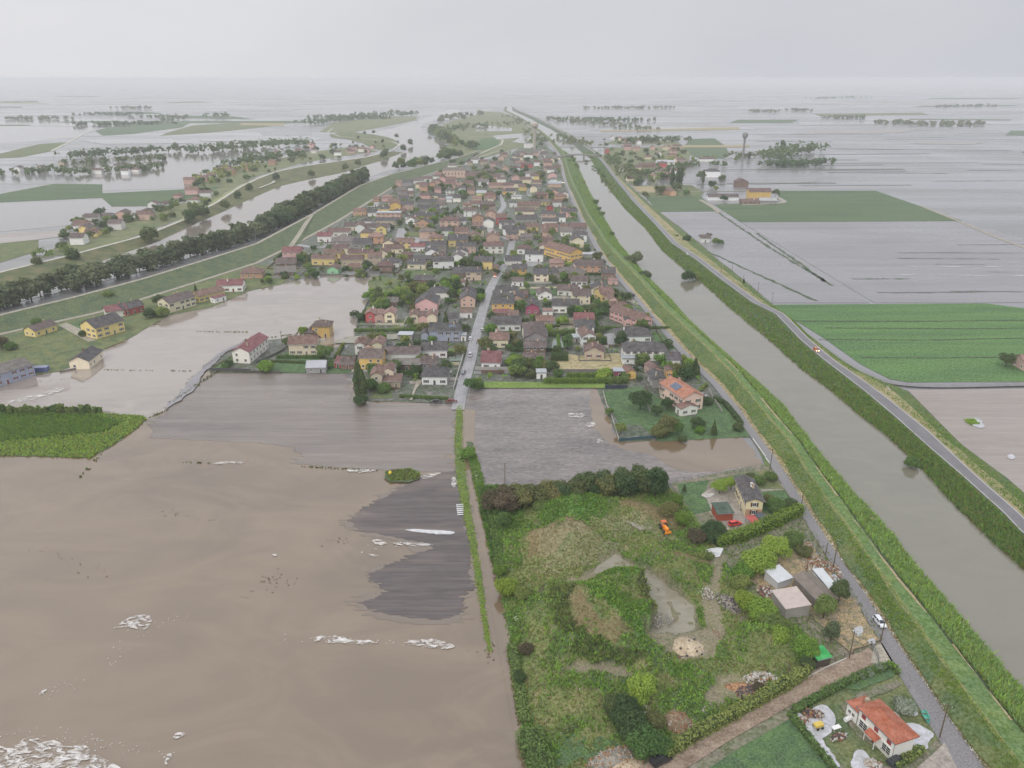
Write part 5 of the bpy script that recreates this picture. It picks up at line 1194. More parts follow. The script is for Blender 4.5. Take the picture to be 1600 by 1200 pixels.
house((p.x + q.x) / 2, (p.y + q.y) / 2 + 2.6, (q - p).length, 5.4, 2.6, 's', 'K', 'd', .1, 0, z=.3, label="orange and dark wooden shed with flat green roof in the paved yard", name='shed', rise=.5, wcol=lin(150, 76, 50), rcol=lin(62, 86, 70))
def carport(px, py, w, d, col, label, rot, h=2.3):
    p = gp(px, py, .3); o = empty("carport", (p.x, p.y, .3), rot); b = MB(); b.box(-w / 2, w / 2, -d / 2, d / 2, h, h + .1); link("roof", b.mesh("roof", METALC), o, color=col)
    for i in range(int(w / .8)): b = MB(); b.box(-w / 2 + .4 + i * .8, -w / 2 + .48 + i * .8, -d / 2, d / 2, h + .1, h + .15); link("roof_rib", b.mesh("roof_rib", METALC), o, color=tuple(c * .8 for c in col[:3]) + (1,))
    for sx in (-1, 1):
        for sy in (-1, 1): b = MB(); b.box(-.06, .06, -.06, .06, 0, h); link("post", b.mesh("post", STEEL), o, (sx * (w / 2 - .2), sy * (d / 2 - .2), 0))
    tag(o, label, 'carport'); return o
carport(1176, 822, 3.0, 5.0, lin(176, 74, 70), "red sheet carport roof below the cream house", .25)
carport(1189, 818, 2.6, 5.0, lin(70, 78, 92), "dark blue sheet carport next to the red one", .25)
# sheds at the rubble yard
def shed_line(x1, y1, x2, y2, wd, h, wcol, rcol, label, rise=.5, typ='s', name='shed'):
    p, q = gp(x1, y1, .3), gp(x2, y2, .3); d = q - p; a = math.atan2(d.y, d.x); n = Vector((-math.sin(a), math.cos(a), 0)); c = (p + q) / 2 + n * wd / 2
    return house(c.x, c.y, d.length, wd, h, typ, 'G', 'w', a, 0, z=.3, label=label, name=name, rise=rise, wcol=wcol, rcol=rcol)
shed_line(1205, 938, 1226, 966, 6.6, 3.0, lin(150, 146, 140), lin(184, 168, 160), "pale pinkish sheet-roofed open shed left of the brown barn", .3)
shed_line(1238, 918, 1277, 958, 5.4, 3.6, lin(120, 112, 102), lin(110, 98, 86), "long brown-roofed barn between the pale shed and white trailer", .9, 'g', 'barn')
shed_line(1214, 922, 1236, 914, 5, 2.5, lin(190, 190, 190), lin(196, 198, 200), "small white tarpaulin-roofed lean-to behind the pale open shed", .6, 's')
shed_line(1268, 903, 1293, 933, 2.6, 2.7, lin(214, 216, 218), lin(196, 200, 202), "white box trailer parked along the brown barn", .05, 'f', 'trailer')
p = gp(1283, 1042, .4); house(p.x, p.y + 1.6, 3.6, 3.2, 2.6, 's', 'K', 'd', .3, 0, z=.3, label="dark wooden hut with bright green roof beside the dirt road", name='hut', cat='hut', rise=.35, wcol=lin(70, 60, 50), rcol=lin(40, 176, 84))

# ------------------------------------------------------------------ smaller houses that fill the far end and the hamlets
fl_ = random.Random(41)
def clear(x, y, r, k=.8):
    for q in HOUSES:
        if (q['x'] - x) ** 2 + (q['y'] - y) ** 2 < (r + q['r'] * k) ** 2: return False
    return True
def street_near(px, py):
    for a, b in (((715, 640), (733, 570)), ((733, 570), (750, 500)), ((750, 500), (774, 434)), ((774, 434), (799, 385)), ((765, 366), (788, 322)), ((788, 322), (772, 298))):
        t = max(0, min(1, ((px - a[0]) * (b[0] - a[0]) + (py - a[1]) * (b[1] - a[1])) / ((b[0] - a[0]) ** 2 + (b[1] - a[1]) ** 2)))
        if math.hypot(px - a[0] - t * (b[0] - a[0]), (py - a[1] - t * (b[1] - a[1])) * 1.5) < 9 * (py / 500): return True
    return False
def fill(poly, n, y0, y1, walls, roofs, zone, group, label=None, det=0):
    done = 0; xs = [p[0] for p in poly]
    for _ in range(n * 30):
        if done >= n: break
        x, y = fl_.uniform(min(xs), max(xs)), fl_.uniform(y0, y1)
        if not in_poly([x], [y], poly)[0] or street_near(x, y): continue
        p = gp(x, y, .2); w = fl_.uniform(9, 16); d = fl_.uniform(8, 11)
        if not clear(p.x, p.y + d / 2, max(w, d) * .55, .75): continue
        wc, rc = fl_.choice(walls), fl_.choice(roofs); t = fl_.choice('gggggh')
        house(p.x, p.y + d / 2, max(w, d), min(w, d), fl_.choice([3.6, 5.4, 6, 6]), t, wc, rc, fl_.choice([0, 0, math.pi / 2]) + fl_.uniform(-.12, .12), det, zone=zone or zone_of(x, y), group=group,
              label=label(WALLC[wc][0], ROOFC[rc][0]) if label else None)
        done += 1
fill([(640, 296), (668, 276), (700, 262), (740, 254), (800, 243), (838, 212), (862, 238), (874, 262), (880, 288), (820, 300), (760, 302)], 62, 236, 300, 'WSTPCWGW', 'rrbgdbrp', '', 'houses of the flooded town')
fill([(540, 380), (620, 296), (760, 300), (884, 300), (925, 400), (800, 430), (600, 430), (560, 408)], 46, 300, 428, 'WWSCTGYPW', 'ddgbrtbdd', '', 'houses of the flooded town', det=1)
fill([(760, 440), (960, 440), (1000, 500), (1010, 520), (760, 540)], 6, 440, 530, 'WCT', 'dbt', '', 'houses of the flooded town', det=2)
fill([(942, 216), (975, 214), (1080, 236), (1085, 262), (1040, 288), (985, 286), (950, 245)], 30, 216, 288, 'WSPRC', 'trrpt', 'in the canal hamlet', 'far houses in the hamlet beyond the canal')
fill([(192, 345), (300, 300), (345, 305), (325, 318), (240, 344)], 8, 302, 345, 'WSP', 'rtb', 'in the near farm hamlet', 'far houses across the river')
fill([(85, 375), (115, 340), (200, 338), (205, 352), (150, 372), (110, 388)], 9, 338, 388, 'WSY', 'rbt', 'in the lowest farm hamlet', 'far houses across the river')
fill([(290, 290), (340, 262), (420, 252), (440, 268), (350, 290)], 9, 254, 291, 'WSOP', 'rtt', 'in the upper river hamlet', 'far houses across the river')
fill([(400, 250), (470, 226), (600, 226), (590, 240), (480, 250)], 14, 224, 252, 'WSP', 'rtb', 'by the far river bend', 'far houses across the river')
fill([(0, 285), (20, 262), (250, 250), (250, 272), (60, 286)], 9, 252, 286, 'WT', 'rb', 'among the far tree belts', 'far houses across the river')
label_houses()

# garden walls and hedges round the plots
gw = random.Random(9)
PLOTS = []
for q in list(HOUSES):
    if not (390 < q['py'] < 640 and 440 < q['px'] < 1100) or q['name'] not in ('house',) or gw.random() < .2: continue
    m = gw.uniform(3, 6.5); x0, x1 = q['x'] - max(q['L'], q['W']) / 2 - m, q['x'] + max(q['L'], q['W']) / 2 + m; y0, y1 = q['y'] - q['W'] / 2 - m, q['y'] + q['W'] / 2 + m * 1.3
    pts = [(x0, y1), (x0, y0), (x1, y0), (x1, y1)][gw.choice([0, 0, 1]):gw.choice([3, 4, 4])]
    def hit(a, b):
        for i in range(9):
            X, Y = a[0] + (b[0] - a[0]) * i / 8, a[1] + (b[1] - a[1]) * i / 8
            u, v = to_px([(X, Y, 0)])
            if street_near(float(u[0]), float(v[0])): return True
            for n in HOUSES:
                if n is not q and abs(n['x'] - X) < n['L'] / 2 + .4 and abs(n['y'] - Y) < n['W'] / 2 + .4: return True
        return False
    seg = [(a, b) for a, b in zip(pts, pts[1:]) if not hit(a, b)]
    if not seg: continue
    kind = gw.choice(['wall', 'wall', 'hedge', 'fence'])
    PLOTS.append((q, seg, kind))
# ------------------------------------------------------------------ scrubland with its mounds
SCRUB = [(752, 762), (790, 768), (900, 774), (1046, 760), (1060, 772), (1086, 806), (1112, 838), (1126, 862), (1150, 900), (1172, 930), (1196, 946), (1236, 968), (1276, 1000), (1296, 1034), (1150, 1110), (1020, 1180), (986, 1196), (950, 1260), (832, 1260), (822, 1150), (800, 1010), (778, 900), (764, 840)]
def scrub():
    Wd = [tuple(gp(x, y, .3))[:2] for x, y in SCRUB]; x0 = min(p[0] for p in Wd); x1 = max(p[0] for p in Wd); y0 = min(p[1] for p in Wd); y1 = max(p[1] for p in Wd)
    st = .55; nx = int((x1 - x0) / st) + 2; ny = int((y1 - y0) / st) + 2
    X, Y = np.meshgrid(x0 + st * np.arange(nx), y0 + st * np.arange(ny)); X = X.ravel(); Y = Y.ravel()
    # distance to the outline, for a soft edge
    D = np.full(X.shape, 1e9)
    for a, b in zip(Wd, Wd[1:] + Wd[:1]):
        d = np.array(b) - a; t = np.clip(((X - a[0]) * d[0] + (Y - a[1]) * d[1]) / (d @ d), 0, 1); D = np.minimum(D, np.hypot(X - a[0] - t * d[0], Y - a[1] - t * d[1]))
    ins = in_poly(X, Y, Wd); D = np.where(ins, D, -D)
    def vn(sc, seed):       # value noise
        g = np.random.default_rng(seed).uniform(-1, 1, (64, 64)); u = X / sc + 100; v = Y / sc + 100; i = np.floor(u).astype(int); j = np.floor(v).astype(int); f = u - i; h = v - j; f = f * f * (3 - 2 * f); h = h * h * (3 - 2 * h)
        q = lambda a, b: g[a % 64, b % 64]
        return (q(i, j) * (1 - f) + q(i + 1, j) * f) * (1 - h) + (q(i, j + 1) * (1 - f) + q(i + 1, j + 1) * f) * h
    Z = .55 + .35 * vn(7, 1) + .2 * vn(2.6, 2) + .1 * vn(1.1, 3)
    wx = 3.5 * vn(9, 8); wy = 3.5 * vn(9, 9)
    for px, py, rx, ry, h in ((880, 800, 11, 6, 3.2), (872, 852, 13, 6, 3.6), (915, 850, 8, 5, 2.2), (970, 800, 16, 8, 1.4), (940, 975, 17, 13, 3.4), (900, 950, 9, 10, 2.4), (1000, 925, 11, 5, 3.4), (975, 1010, 12, 7, 2.6), (1062, 905, 9, 4, 2.0), (1015, 878, 9, 3.5, 1.6),
                              (1080, 885, 8, 5, 1.6), (1012, 975, 6, 5, 2.4), (840, 985, 8, 8, 1.4), (880, 1085, 12, 7, 1.6), (1090, 1050, 8, 5, 1.0), (1150, 1000, 10, 6, 1.3), (1040, 1095, 8, 5, 1.5), (1200, 1000, 10, 6, 1.2)):
        p = gp(px, py, .5); Z += 1.75 * h * np.exp(-(((X + wx - p.x) / rx) ** 2 + ((Y + wy - p.y) / ry) ** 2) * 1.3)
    PX, PY = to_px(np.stack([X, Y, np.full_like(X, .3)], 1)); wob_ = 1.0
    qx = PX + 7 * vn(3.2, 4) + 3 * vn(1.3, 5); qy = PY + 5 * vn(3.2, 6) + 2 * vn(1.3, 7)
    wet = in_poly(qx, qy, [(930, 884), (962, 864), (982, 876), (1012, 888), (1052, 922), (1084, 944), (1090, 985), (1040, 1000), (1006, 996), (1022, 962), (1006, 930), (975, 902), (950, 902), (925, 905), (905, 900)])
    path = in_poly(qx, qy, [(1118, 862), (1142, 868), (1128, 900), (1126, 950), (1134, 990), (1120, 1032), (1088, 1040), (1040, 1034), (1000, 1014), (1000, 996), (1060, 990), (1098, 985), (1100, 950), (1104, 905)]) | in_poly(qx, qy, [(842, 940), (850, 925), (888, 908), (930, 896), (930, 908), (890, 918), (860, 935), (846, 946)]) | in_poly(qx, qy, [(868, 1048), (905, 1040), (960, 1044), (990, 1056), (960, 1062), (905, 1058)]) | in_poly(qx, qy, [(1100, 1080), (1140, 1060), (1190, 1048), (1210, 1060), (1160, 1090), (1110, 1110)])
    brown = in_poly(qx, qy, [(826, 842), (870, 822), (920, 828), (926, 850), (880, 868), (824, 880)]) | in_poly(qx, qy, [(866, 950), (890, 945), (930, 1000), (985, 1010), (960, 1030), (890, 1000)]) | in_poly(qx, qy, [(990, 935), (1020, 930), (1024, 955), (1000, 965)]) | in_poly(qx, qy, [(960, 790), (1060, 796), (1070, 830), (1000, 815)]) | in_poly(qx, qy, [(1000, 870), (1090, 860), (1120, 880), (1100, 895)])
    pale = in_poly(qx, qy, [(920, 812), (980, 806), (1040, 824), (1060, 850), (1000, 830), (960, 840)]) | in_poly(qx, qy, [(840, 860), (930, 848), (1000, 860), (930, 880), (850, 905)])
    Z = np.where(wet, .32 + .06 * vn(2, 12), Z); Z = np.where(path, Z * .35 + .35, Z)
    k = np.clip(D / 5, 0, 1); Z = .3 + (Z - .3) * k * k * (3 - 2 * k); Z = np.where(D < .1, .2, Z)
    n1, n2, n3 = vn(6, 20), vn(2.4, 21), vn(.9, 22)
    c = lambda *a: np.array(lin(*a)[:3])
    m = np.clip(.5 + n1 * .7 + n2 * .35, 0, 1)[:, None]; C = c(60, 92, 34) * (1 - m) + c(116, 124, 56) * m
    m = np.clip(n2 + .5 * n3, 0, 1)[:, None]; C = C * (1 - m * .6) + c(128, 118, 74) * m * .6
    for msk, cc, s in ((brown, c(124, 98, 62), .75), (pale, c(150, 142, 104), .6), (path, c(138, 126, 100), .95), (wet, c(126, 116, 92), .95)):
        s2 = (msk * s * np.clip(.85 + .4 * n3, 0, 1))[:, None]; C = C * (1 - s2) + cc * s2
    vivid = in_poly(qx, qy, [(842, 800), (880, 784), (950, 792), (946, 812), (880, 828), (850, 824)]) | in_poly(qx, qy, [(985, 905), (1035, 920), (1036, 950), (1000, 930), (940, 925), (890, 930), (900, 915)]) | in_poly(qx, qy, [(900, 955), (980, 950), (1010, 985), (1000, 1030), (960, 990)]) | in_poly(qx, qy, [(1040, 1040), (1080, 1045), (1085, 1070), (1050, 1066)]) | in_poly(qx, qy, [(1080, 940), (1100, 950), (1102, 975), (1086, 970)])
    deep = in_poly(qx, qy, [(868, 925), (900, 925), (890, 970), (900, 1010), (870, 1000), (856, 960)]) | in_poly(qx, qy, [(900, 1005), (960, 1030), (1010, 1035), (990, 1050), (930, 1042), (890, 1030)]) | in_poly(qx, qy, [(1000, 925), (1036, 950), (1020, 962), (990, 945)]) | in_poly(qx, qy, [(1064, 860), (1110, 868), (1120, 885), (1080, 880)])
    for msk, cc, s in ((vivid & ~wet & ~path, c(82, 138, 30), .8), (deep & ~wet & ~path, c(44, 66, 28), .8)):
        s2 = (msk * s * np.clip(.85 + .4 * n3, 0, 1))[:, None]; C = C * (1 - s2) + cc * s2
    idx = np.arange(nx * ny).reshape(ny, nx); f = np.stack([idx[:-1, :-1], idx[:-1, 1:], idx[1:, 1:], idx[1:, :-1]], -1).reshape(-1, 4)
    keep = (D > -.4)[f].all(1); f = f[keep]; used = np.unique(f); mp_ = np.full(nx * ny, -1); mp_[used] = np.arange(len(used))
    V = np.stack([X, Y, Z], 1)[used]
    m_, nt, bs = _mat("scrub_earth"); at = nt.nodes.new("ShaderNodeAttribute"); at.attribute_name = "growth"; v = _coord(nt, 'world'); fq, hq = _noise(nt, v, 1.7, 5, .3, .7)
    cc = _mix(nt, fq, _mix(nt, .45, at.outputs['Color'], (.01, .012, .006, 1)), _mix(nt, .06, at.outputs['Color'], (1, 1, .9, 1)))
    nt.links.new(cc, bs.inputs['Base Color']); bs.inputs['Roughness'].default_value = .9; _bump(nt, bs, hq, .6, .3)
    me = np_mesh("scrub_ground", V, mp_[f], m_, smooth=True)
    a = me.color_attributes.new("growth", 'FLOAT_COLOR', 'POINT'); a.data.foreach_set("color", np.c_[C[used], np.ones(len(used))].astype(np.float32).ravel())
    tag(link("scrub_ground", me), kind='structure')
    # weeds, dry grass and young scrub growing on it
    ok = ins & ~wet & ~path & (D > .8)
    for nm, n, h, w, ms, cond in (("grass", 15000, .42, .16, ['grass', 'weed', 'olive'], ok & ~brown & ~vivid & ~deep), ("bright_grass", 4200, .5, .18, ['bright', 'lime', 'weed'], ok & vivid), ("dark_weeds", 2200, .7, .24, ['dark', 'mid'], ok & deep), ("weeds", 5200, .8, .28, ['weed', 'mid', 'bright'], ok & ~pale & ~brown & (n1 < .15)), ("dry_grass", 5200, .5, .12, ['straw', 'straw', 'olive'], ok & (brown | pale | (n1 > .2))), ("white_slush", 420, .16, .16, ['white'], ok & (pale | (n2 > .55)))):
        i = np.where(cond)[0]; i = NR.choice(i, n); P = np.stack([X[i] + NR.uniform(-.3, .3, n), Y[i] + NR.uniform(-.3, .3, n), Z[i] - .05], 1); tufts(nm, P, h, w, ms)
    i = np.where(ins & (D > 1) & ~wet & (path | pale | (n2 > .62)))[0]; i = NR.choice(i, 1500); P = np.stack([X[i], Y[i], Z[i] + .06], 1) + NR.normal(0, .3, (1500, 3)) * [1, 1, 0]
    V, F_ = quads(P, NR.normal(0, .5, (1500, 3)) + [0, 0, 1], .13); tag(link("scattered_stones", np_mesh("scattered_stones", V, F_, mat_plain("scattered_stone", lin(178, 168, 152), .9, var=.4))), kind='stuff')
    i = np.where(ok & ~pale & (n1 < -.1) & (n2 < .2))[0]; i = NR.choice(i, 2600); P = np.stack([X[i], Y[i], Z[i] + .1], 1)
    V, F_ = quads(np.repeat(P, 5, 0) + NR.normal(0, .35, (13000, 3)) * [1, 1, .6], NR.normal(0, .6, (13000, 3)) + [0, 0, 1], .22)
    tag(link("undergrowth", np_mesh("undergrowth", V, F_, [LF['weed'], LF['bright'], LF['mid']], np.repeat(NR.integers(0, 3, 2600), 5))), kind='stuff')
scrub()
sheet("puddle", [(932, 884), (962, 866), (984, 877), (1012, 889), (1052, 923), (1084, 945), (1088, 982), (1050, 998), (1010, 995), (1024, 962), (1008, 930), (978, 903), (950, 902), (925, 904)], PUDDLE, .36, rag=.25, step=1.2)
sheet("puddle", [(972, 812), (988, 808), (1016, 818), (1022, 826), (1000, 828)], PUDDLE, .9, rag=.2, step=1)

# dark hedge of trees along its upper edge
lv = ['brown', 'brown', 'olive', 'olive', 'olive', 'olive', 'dark', 'olive', 'dark', 'dark', 'olive', 'dark', 'dark', 'dark', 'dark']
for i in range(26):
    t = i / 25; x = 770 + 258 * t + R.uniform(-4, 4); y = 800 - 30 * t + (4 if i % 2 else -5); lf = lv[min(14, int(t * 15))]
    p = gp(x, y, .3); plant(p.x, p.y, .1, R.uniform(7, 9) + 3.5 * t * (i % 3 > 0), 'round' if i % 4 else 'wide', lf, 2, 'hedgerow_tree', f"{ {'brown': 'brownish', 'olive': 'olive green', 'dark': 'dark green'}[lf]} tree, {'first second third fourth fifth sixth seventh eighth ninth tenth eleventh twelfth thirteenth fourteenth fifteenth sixteenth seventeenth eighteenth nineteenth twentieth twenty-first twenty-second twenty-third twenty-fourth twenty-fifth twenty-sixth'.split()[i]} from the ditch in the row above the scrubland", 'tree', 'tree row above the scrubland', 1.0)
for x, y, h, k, lf, lb in ((1024, 778, 12.5, 'round', 'dark', "tallest dark tree closing the right end of the tree row"), (786, 824, 6, 'round', 'mid', "grey-green bush tree at the left foot of the dark tree row"), (846, 800, 5, 'bush', 'mid', "green bush in front of the middle of the dark tree row"), (766, 790, 6, 'round', 'brown', "purplish bare-looking shrub at the left end of tree row"),
        (792, 926, 5.2, 'bush', 'lime', "bright lime green bush beside the brown ditch"), (781, 896, 3.2, 'bush', 'lime', "small lime bush just above the larger lime one"), (818, 935, 4, 'bush', 'mid', "mid green bush next to the lime bush on the ditch side"),
        (1044, 806, 6.2, 'wide', 'olive', "yellow-green tree behind the orange tractor"), (1058, 792, 5, 'round', 'lime', "pale yellow-green tree above the orange tractor"), (1066, 822, 5.5, 'wide', 'lime', "bright yellow-green shrub just right of the orange tractor"), (1088, 846, 5, 'bush', 'brown', "brown-green shrub below the paved yard"), (1112, 842, 6.5, 'bush', 'dark', "dark round shrub below the green-roofed shed"),
        (1184, 892, 8, 'bush', 'bright', "largest bright green bush above the rubble yard"), (1160, 902, 5, 'bush', 'bright', "bright green bush at the left edge of the rubble yard"), (1212, 872, 8, 'wide', 'bright', "big green tree above the rubble yard"), (1238, 856, 7, 'wide', 'mid', "green tree beside the canal road above the rubble yard"), (1156, 918, 4.5, 'bush', 'mid', "dark green bush left of the rubble yard"),
        (1254, 868, 4, 'bush', 'olive', "pale green bush close to the road above the rubble yard"), (1310, 940, 7.8, 'round', 'dark', "dark round tree right of the white trailer"), (1286, 966, 8, 'round', 'mid', "green tree in front of the brown barn"), (1298, 1000, 6, 'round', 'river', "grey-green tree dusted with white below the barn"), (1258, 1028, 6.5, 'wide', 'bright', "green tree left of the green-roofed hut"), (1190, 968, 6.5, 'bush', 'bright', "bright green bush left of the pale open shed"), (1168, 950, 5.5, 'bush', 'lime', "lime green bush beside the blue barrel"), (1206, 985, 5.5, 'bush', 'mid', "green bush below the pale open shed"), (1214, 1004, 5, 'bush', 'bright', "low green bush on the slope above the dirt road"),
        (1000, 1098, 8.5, 'round', 'bright', "bright green tree on its own among the rubble heaps"), (976, 1124, 6, 'bush', 'dark', "dark bush below the bright green tree"), (990, 1150, 6.5, 'bush', 'dark', "dark bush at the corner of the small lawn"), (1006, 1172, 6.5, 'bush', 'mid', "green bush near the black van"), (962, 1112, 4.5, 'bush', 'dark', "dark low bush above the small lawn"), (1030, 1172, 4.6, 'bush', 'mid', "green bush at the lower end of the long hedge"), (1022, 1136, 4, 'bush', 'olive', "olive bush beside the reddish rubble heap"),
        (822, 1020, 3.2, 'bush', 'brown', "purple-brown bramble bush on the scrubland edge"), (812, 1062, 2.6, 'bush', 'dark', "dark bush on the ditch bank lower down"), (850, 1085, 2.2, 'bush', 'brown', "small brown bush on the yellow-green slope"), (1186, 1080, 2.6, 'bush', 'brown', "dark brown bush near the hedge and pale rubbish"), (1260, 1042, 3.2, 'bush', 'dark', "dark bush just left of the green hut"),
        (1204, 750, 4, 'bush', 'mid', "rounded bush at the road corner above the cream house"), (1172, 750, 3.2, 'bush', 'dark', "dark round bush by the lawn fence"), (1186, 756, 3.5, 'bush', 'mid', "middle one of the bushes behind the cream house"), (1124, 770, 6, 'wide', 'bright', "green spreading tree left of the cream house"), (1142, 764, 5.5, 'wide', 'bright', "smaller spreading tree close to the cream house gable"), (1069, 768, 3, 'cone', 'dark', "small dark conifer on the lawn near the field"),
        (1212, 798, 5, 'bush', 'mid', "green bush in front of the cream house by the road"), (1234, 796, 4.5, 'bush', 'dark', "dark bush by the road below the cream house"), (1200, 788, 4, 'bush', 'olive', "olive bush right of the cream house"),
        (1000, 640, 10, 'wide', 'dark', "big dark tree left of the pink villa"), (1044, 676, 8.5, 'wide', 'olive', "brownish-green tree left below the pink villa"), (1030, 682, 6, 'bush', 'olive', "olive bush at the flooded corner of the villa garden"), (1058, 680, 7, 'round', 'mid', "green tree in front of the villa garage wing"), (1026, 650, 5.5, 'wide', 'dark', "dark shrub between villa and big dark tree"), (1042, 640, 6, 'wide', 'dark', "dark tree close to the long side of the villa"), (1090, 668, 5, 'bush', 'dark', "blackish round bush on the villa lawn"), (1093, 676, 3.4, 'bush', 'bright', "light green bush below the blackish one"),
        (1115, 679, 6.2, 'cone', 'dark', "dark slim conifer on the villa lawn edge"), (1106, 632, 4, 'bush', 'dark', "small round tree right of the pink villa"), (1152, 672, 3.5, 'bush', 'dark', "dark bush by the road at the villa lawn corner"), (970, 676, 5, 'wide', 'mid', "light tree on the villa lawn beside the wet field"), (952, 648, 3.8, 'wide', 'mid', "small tree at the left edge of the villa lawn"), (1066, 690, 3, 'bush', 'dark', "low dark bush at the lower villa fence"),
        (730, 716, 4.6, 'bush', 'bright', "green bush beside the white van on the track"), (736, 610, 6.8, 'wide', 'mid', "broad green tree at the corner where the street meets the field"), (746, 608, 5, 'bush', 'mid', "green bush joined to the corner street tree"), (1572, 572, 7.5, 'wide', 'dark', "dark tree by the pinkish house at the green field"), (1424, 729, 4.5, 'bush', 'mid', "bush leaning over the canal from the reeds"), (1075, 438, 8, 'bush', 'dark', "large dark bush at the canal edge below the bank road"), (1088, 436, 6, 'bush', 'mid', "green bush next to the large one at the canal edge"),
        (994, 416, 12, 'round', 'river', "pale green tree on the levee leaning to the canal"), (1008, 436, 7, 'bush', 'river', "smaller pale green tree at the canal edge"), (985, 412, 8, 'bush', 'river', "grey-green bush left of the pale levee tree"), (561, 622, 17, 'poplar', 'dark', "tall dark poplar mirrored in the flood"), (569, 624, 14, 'poplar', 'dark', "second dark poplar right behind the tall mirrored one"), (564, 632, 5, 'bush', 'dark', "dark bush at the foot of the poplars"), (580, 608, 6, 'bush', 'mid', "green bush between poplars and terracotta-roofed house"), (600, 612, 5, 'bush', 'mid', "green bush in front of the terracotta-roofed house"),
        (416, 580, 6.4, 'bush', 'bright', "bright bush on the lawn of the flooded island"), (352, 576, 3.2, 'bush', 'mid', "small shrub at the corner of the flooded island"), (358, 571, 3.4, 'bush', 'dark', "dark shrub next to white lean-to on the flooded island"), (508, 562, 8.5, 'wide', 'mid', "large green tree beside the cream terrace houses"), (474, 527, 6.6, 'round', 'lime', "light green tree behind the amber hipped house"), (452, 540, 5.5, 'bush', 'dark', "dark bush beside the flood behind the cream terrace"), (490, 535, 4, 'bush', 'mid', "green bush in front of the amber hipped house"), (515, 574, 3, 'bush', 'bright', "round bright bush beside the white tarpaulin"),
        (250, 478, 8, 'wide', 'dark', "umbrella-shaped tree on the bank beside the cream house"), (235, 496, 6, 'bush', 'dark', "dark bush between red-roofed house and flood"), (254, 494, 7, 'bush', 'mid', "green bush left of the tall cream house"), (306, 455, 5, 'cone', 'dark', "dark conifer beside the levee lane"), (3, 545, 8, 'wide', 'brown', "dark reddish tree at the left frame edge"), (18, 546, 5, 'bush', 'mid', "green hedge bush beside the reddish tree"), (170, 468, 7, 'wide', 'mid', "bushy tree on the levee slope above the lane"), (60, 510, 6, 'bush', 'mid', "low bushes on the levee slope above the yellow house"), (130, 525, 4, 'bush', 'dark', "dark bush left of the big yellow house")):
    plant_px(x, y, h, k, lf, 3 if y > 740 else 2, label=lb, name='bush' if k == 'bush' else 'tree', cat='bush' if k == 'bush' else 'tree', z=.4 if y < 740 or x > 1100 else .8)
hedge([(1118, 852), (1160, 842), (1200, 824), (1236, 808), (1250, 800)], 3.2, 3.0, 'lime', "tall yellow-green hedge between the cream house and the rubble yard", z=.3)
hedge([(1262, 1052), (1230, 1072), (1150, 1118), (1090, 1150), (1036, 1184)], 2.2, 2.2, 'mid', "long clipped green hedge along the dirt road", z=.3)
hedge([(1386, 1044), (1350, 1056), (1310, 1074), (1270, 1096), (1240, 1114)], 1.6, 1.3, 'mid', "low hedge between dirt road and slushy yard", z=.3)
hedge([(1234, 1118), (1256, 1146), (1282, 1178), (1310, 1214)], 1.3, 1.2, 'mid', "low hedge along the left side of the slushy yard", z=.3)
hedge([(1386, 1040), (1398, 1044), (1402, 1054)], 1.2, 1.1, 'bright', "short bright hedge rounding the yard corner at the road", z=.3)
hedge([(1398, 1198), (1420, 1186), (1440, 1172)], 1.6, 1.2, 'mid', "short dark hedge at the gable foot of the white house", z=.3)
hedge([(826, 1150), (836, 1180), (848, 1215), (856, 1250)], 5, 2.4, 'mid', "dense thicket along the ditch at the lower picture edge", z=.2, name='thicket', cat='thicket')
hedge([(800, 1010), (808, 1060), (820, 1130)], 2.4, 1.0, 'mid', "low green growth on the ditch bank by the scrubland", z=.2, name='thicket', cat='thicket')
hedge([(768, 800), (774, 850), (784, 900)], 2.4, .9, 'mid', "low green growth beside the ditch under the tree row", z=.2, name='thicket', cat='thicket')
hedge([(880, 1148), (920, 1128), (952, 1110)], .9, .7, 'dark', "low dark hedge line on the upper side of small lawn", z=.3)
hedge([(851, 599), (950, 599)], 2.2, 2.4, 'lime', "long clipped lime hedge facing the grey field", z=.2); hedge([(886, 590), (958, 590)], 2.0, 2.2, 'lime', "second lime hedge right behind the long one", z=.2)
hedge([(950, 599), (980, 598)], 2.4, 2.8, 'mid', "darker hedge continuing the long lime one", z=.2)
hedge([(861, 562), (887, 562)], 5, 3.4, 'dark', "block-shaped dark hedge beside the straw-coloured plot", z=.2); hedge([(854, 525), (892, 523), (930, 522)], 3, 3, 'mid', "leafy hedge behind the green pond", z=.2)
hedge([(554, 518), (600, 518), (640, 517)], 1.4, 1.5, 'mid', "green hedge in front of the red and cream triplex", z=.2); hedge([(640, 517), (672, 516)], 1.4, 1.6, 'bright', "bright hedge in front of the cream triplex", z=.2); hedge([(646, 538), (668, 537)], 1.8, 1.8, 'dark', "dark clipped hedge left of the blue-grey house", z=.2)
hedge([(625, 620), (700, 624)], 1.2, 1.1, 'mid', "low hedge along the flooded field below the grey hipped house", z=.3); hedge([(735, 597), (752, 594)], 1.4, 1.2, 'lime', "short lime hedge at the street corner", z=.3)
hedge([(1116, 624), (1132, 632), (1146, 648), (1158, 664)], 1.6, 1.6, 'dark', "dark shrub hedge between villa lawn and canal road", z=.3)
hedge([(1046, 617), (1090, 615), (1104, 602)], 1.4, 1.4, 'mid', "hedge behind the pink villa", z=.3)
hedge([(424, 566), (470, 568), (520, 568)], 1.0, 1.2, 'dark', "dark garden hedge in front of the cream terrace", z=.2)
for x, y, h in ((1414, 1112, 3.4), (1406, 1102, 2.6)): plant_px(x, y, h, 'bush', 'white', 3, name='bush', label="bush whitened by hail beside the road, " + ("larger one" if h > 3 else "smaller one"), cat='bush')
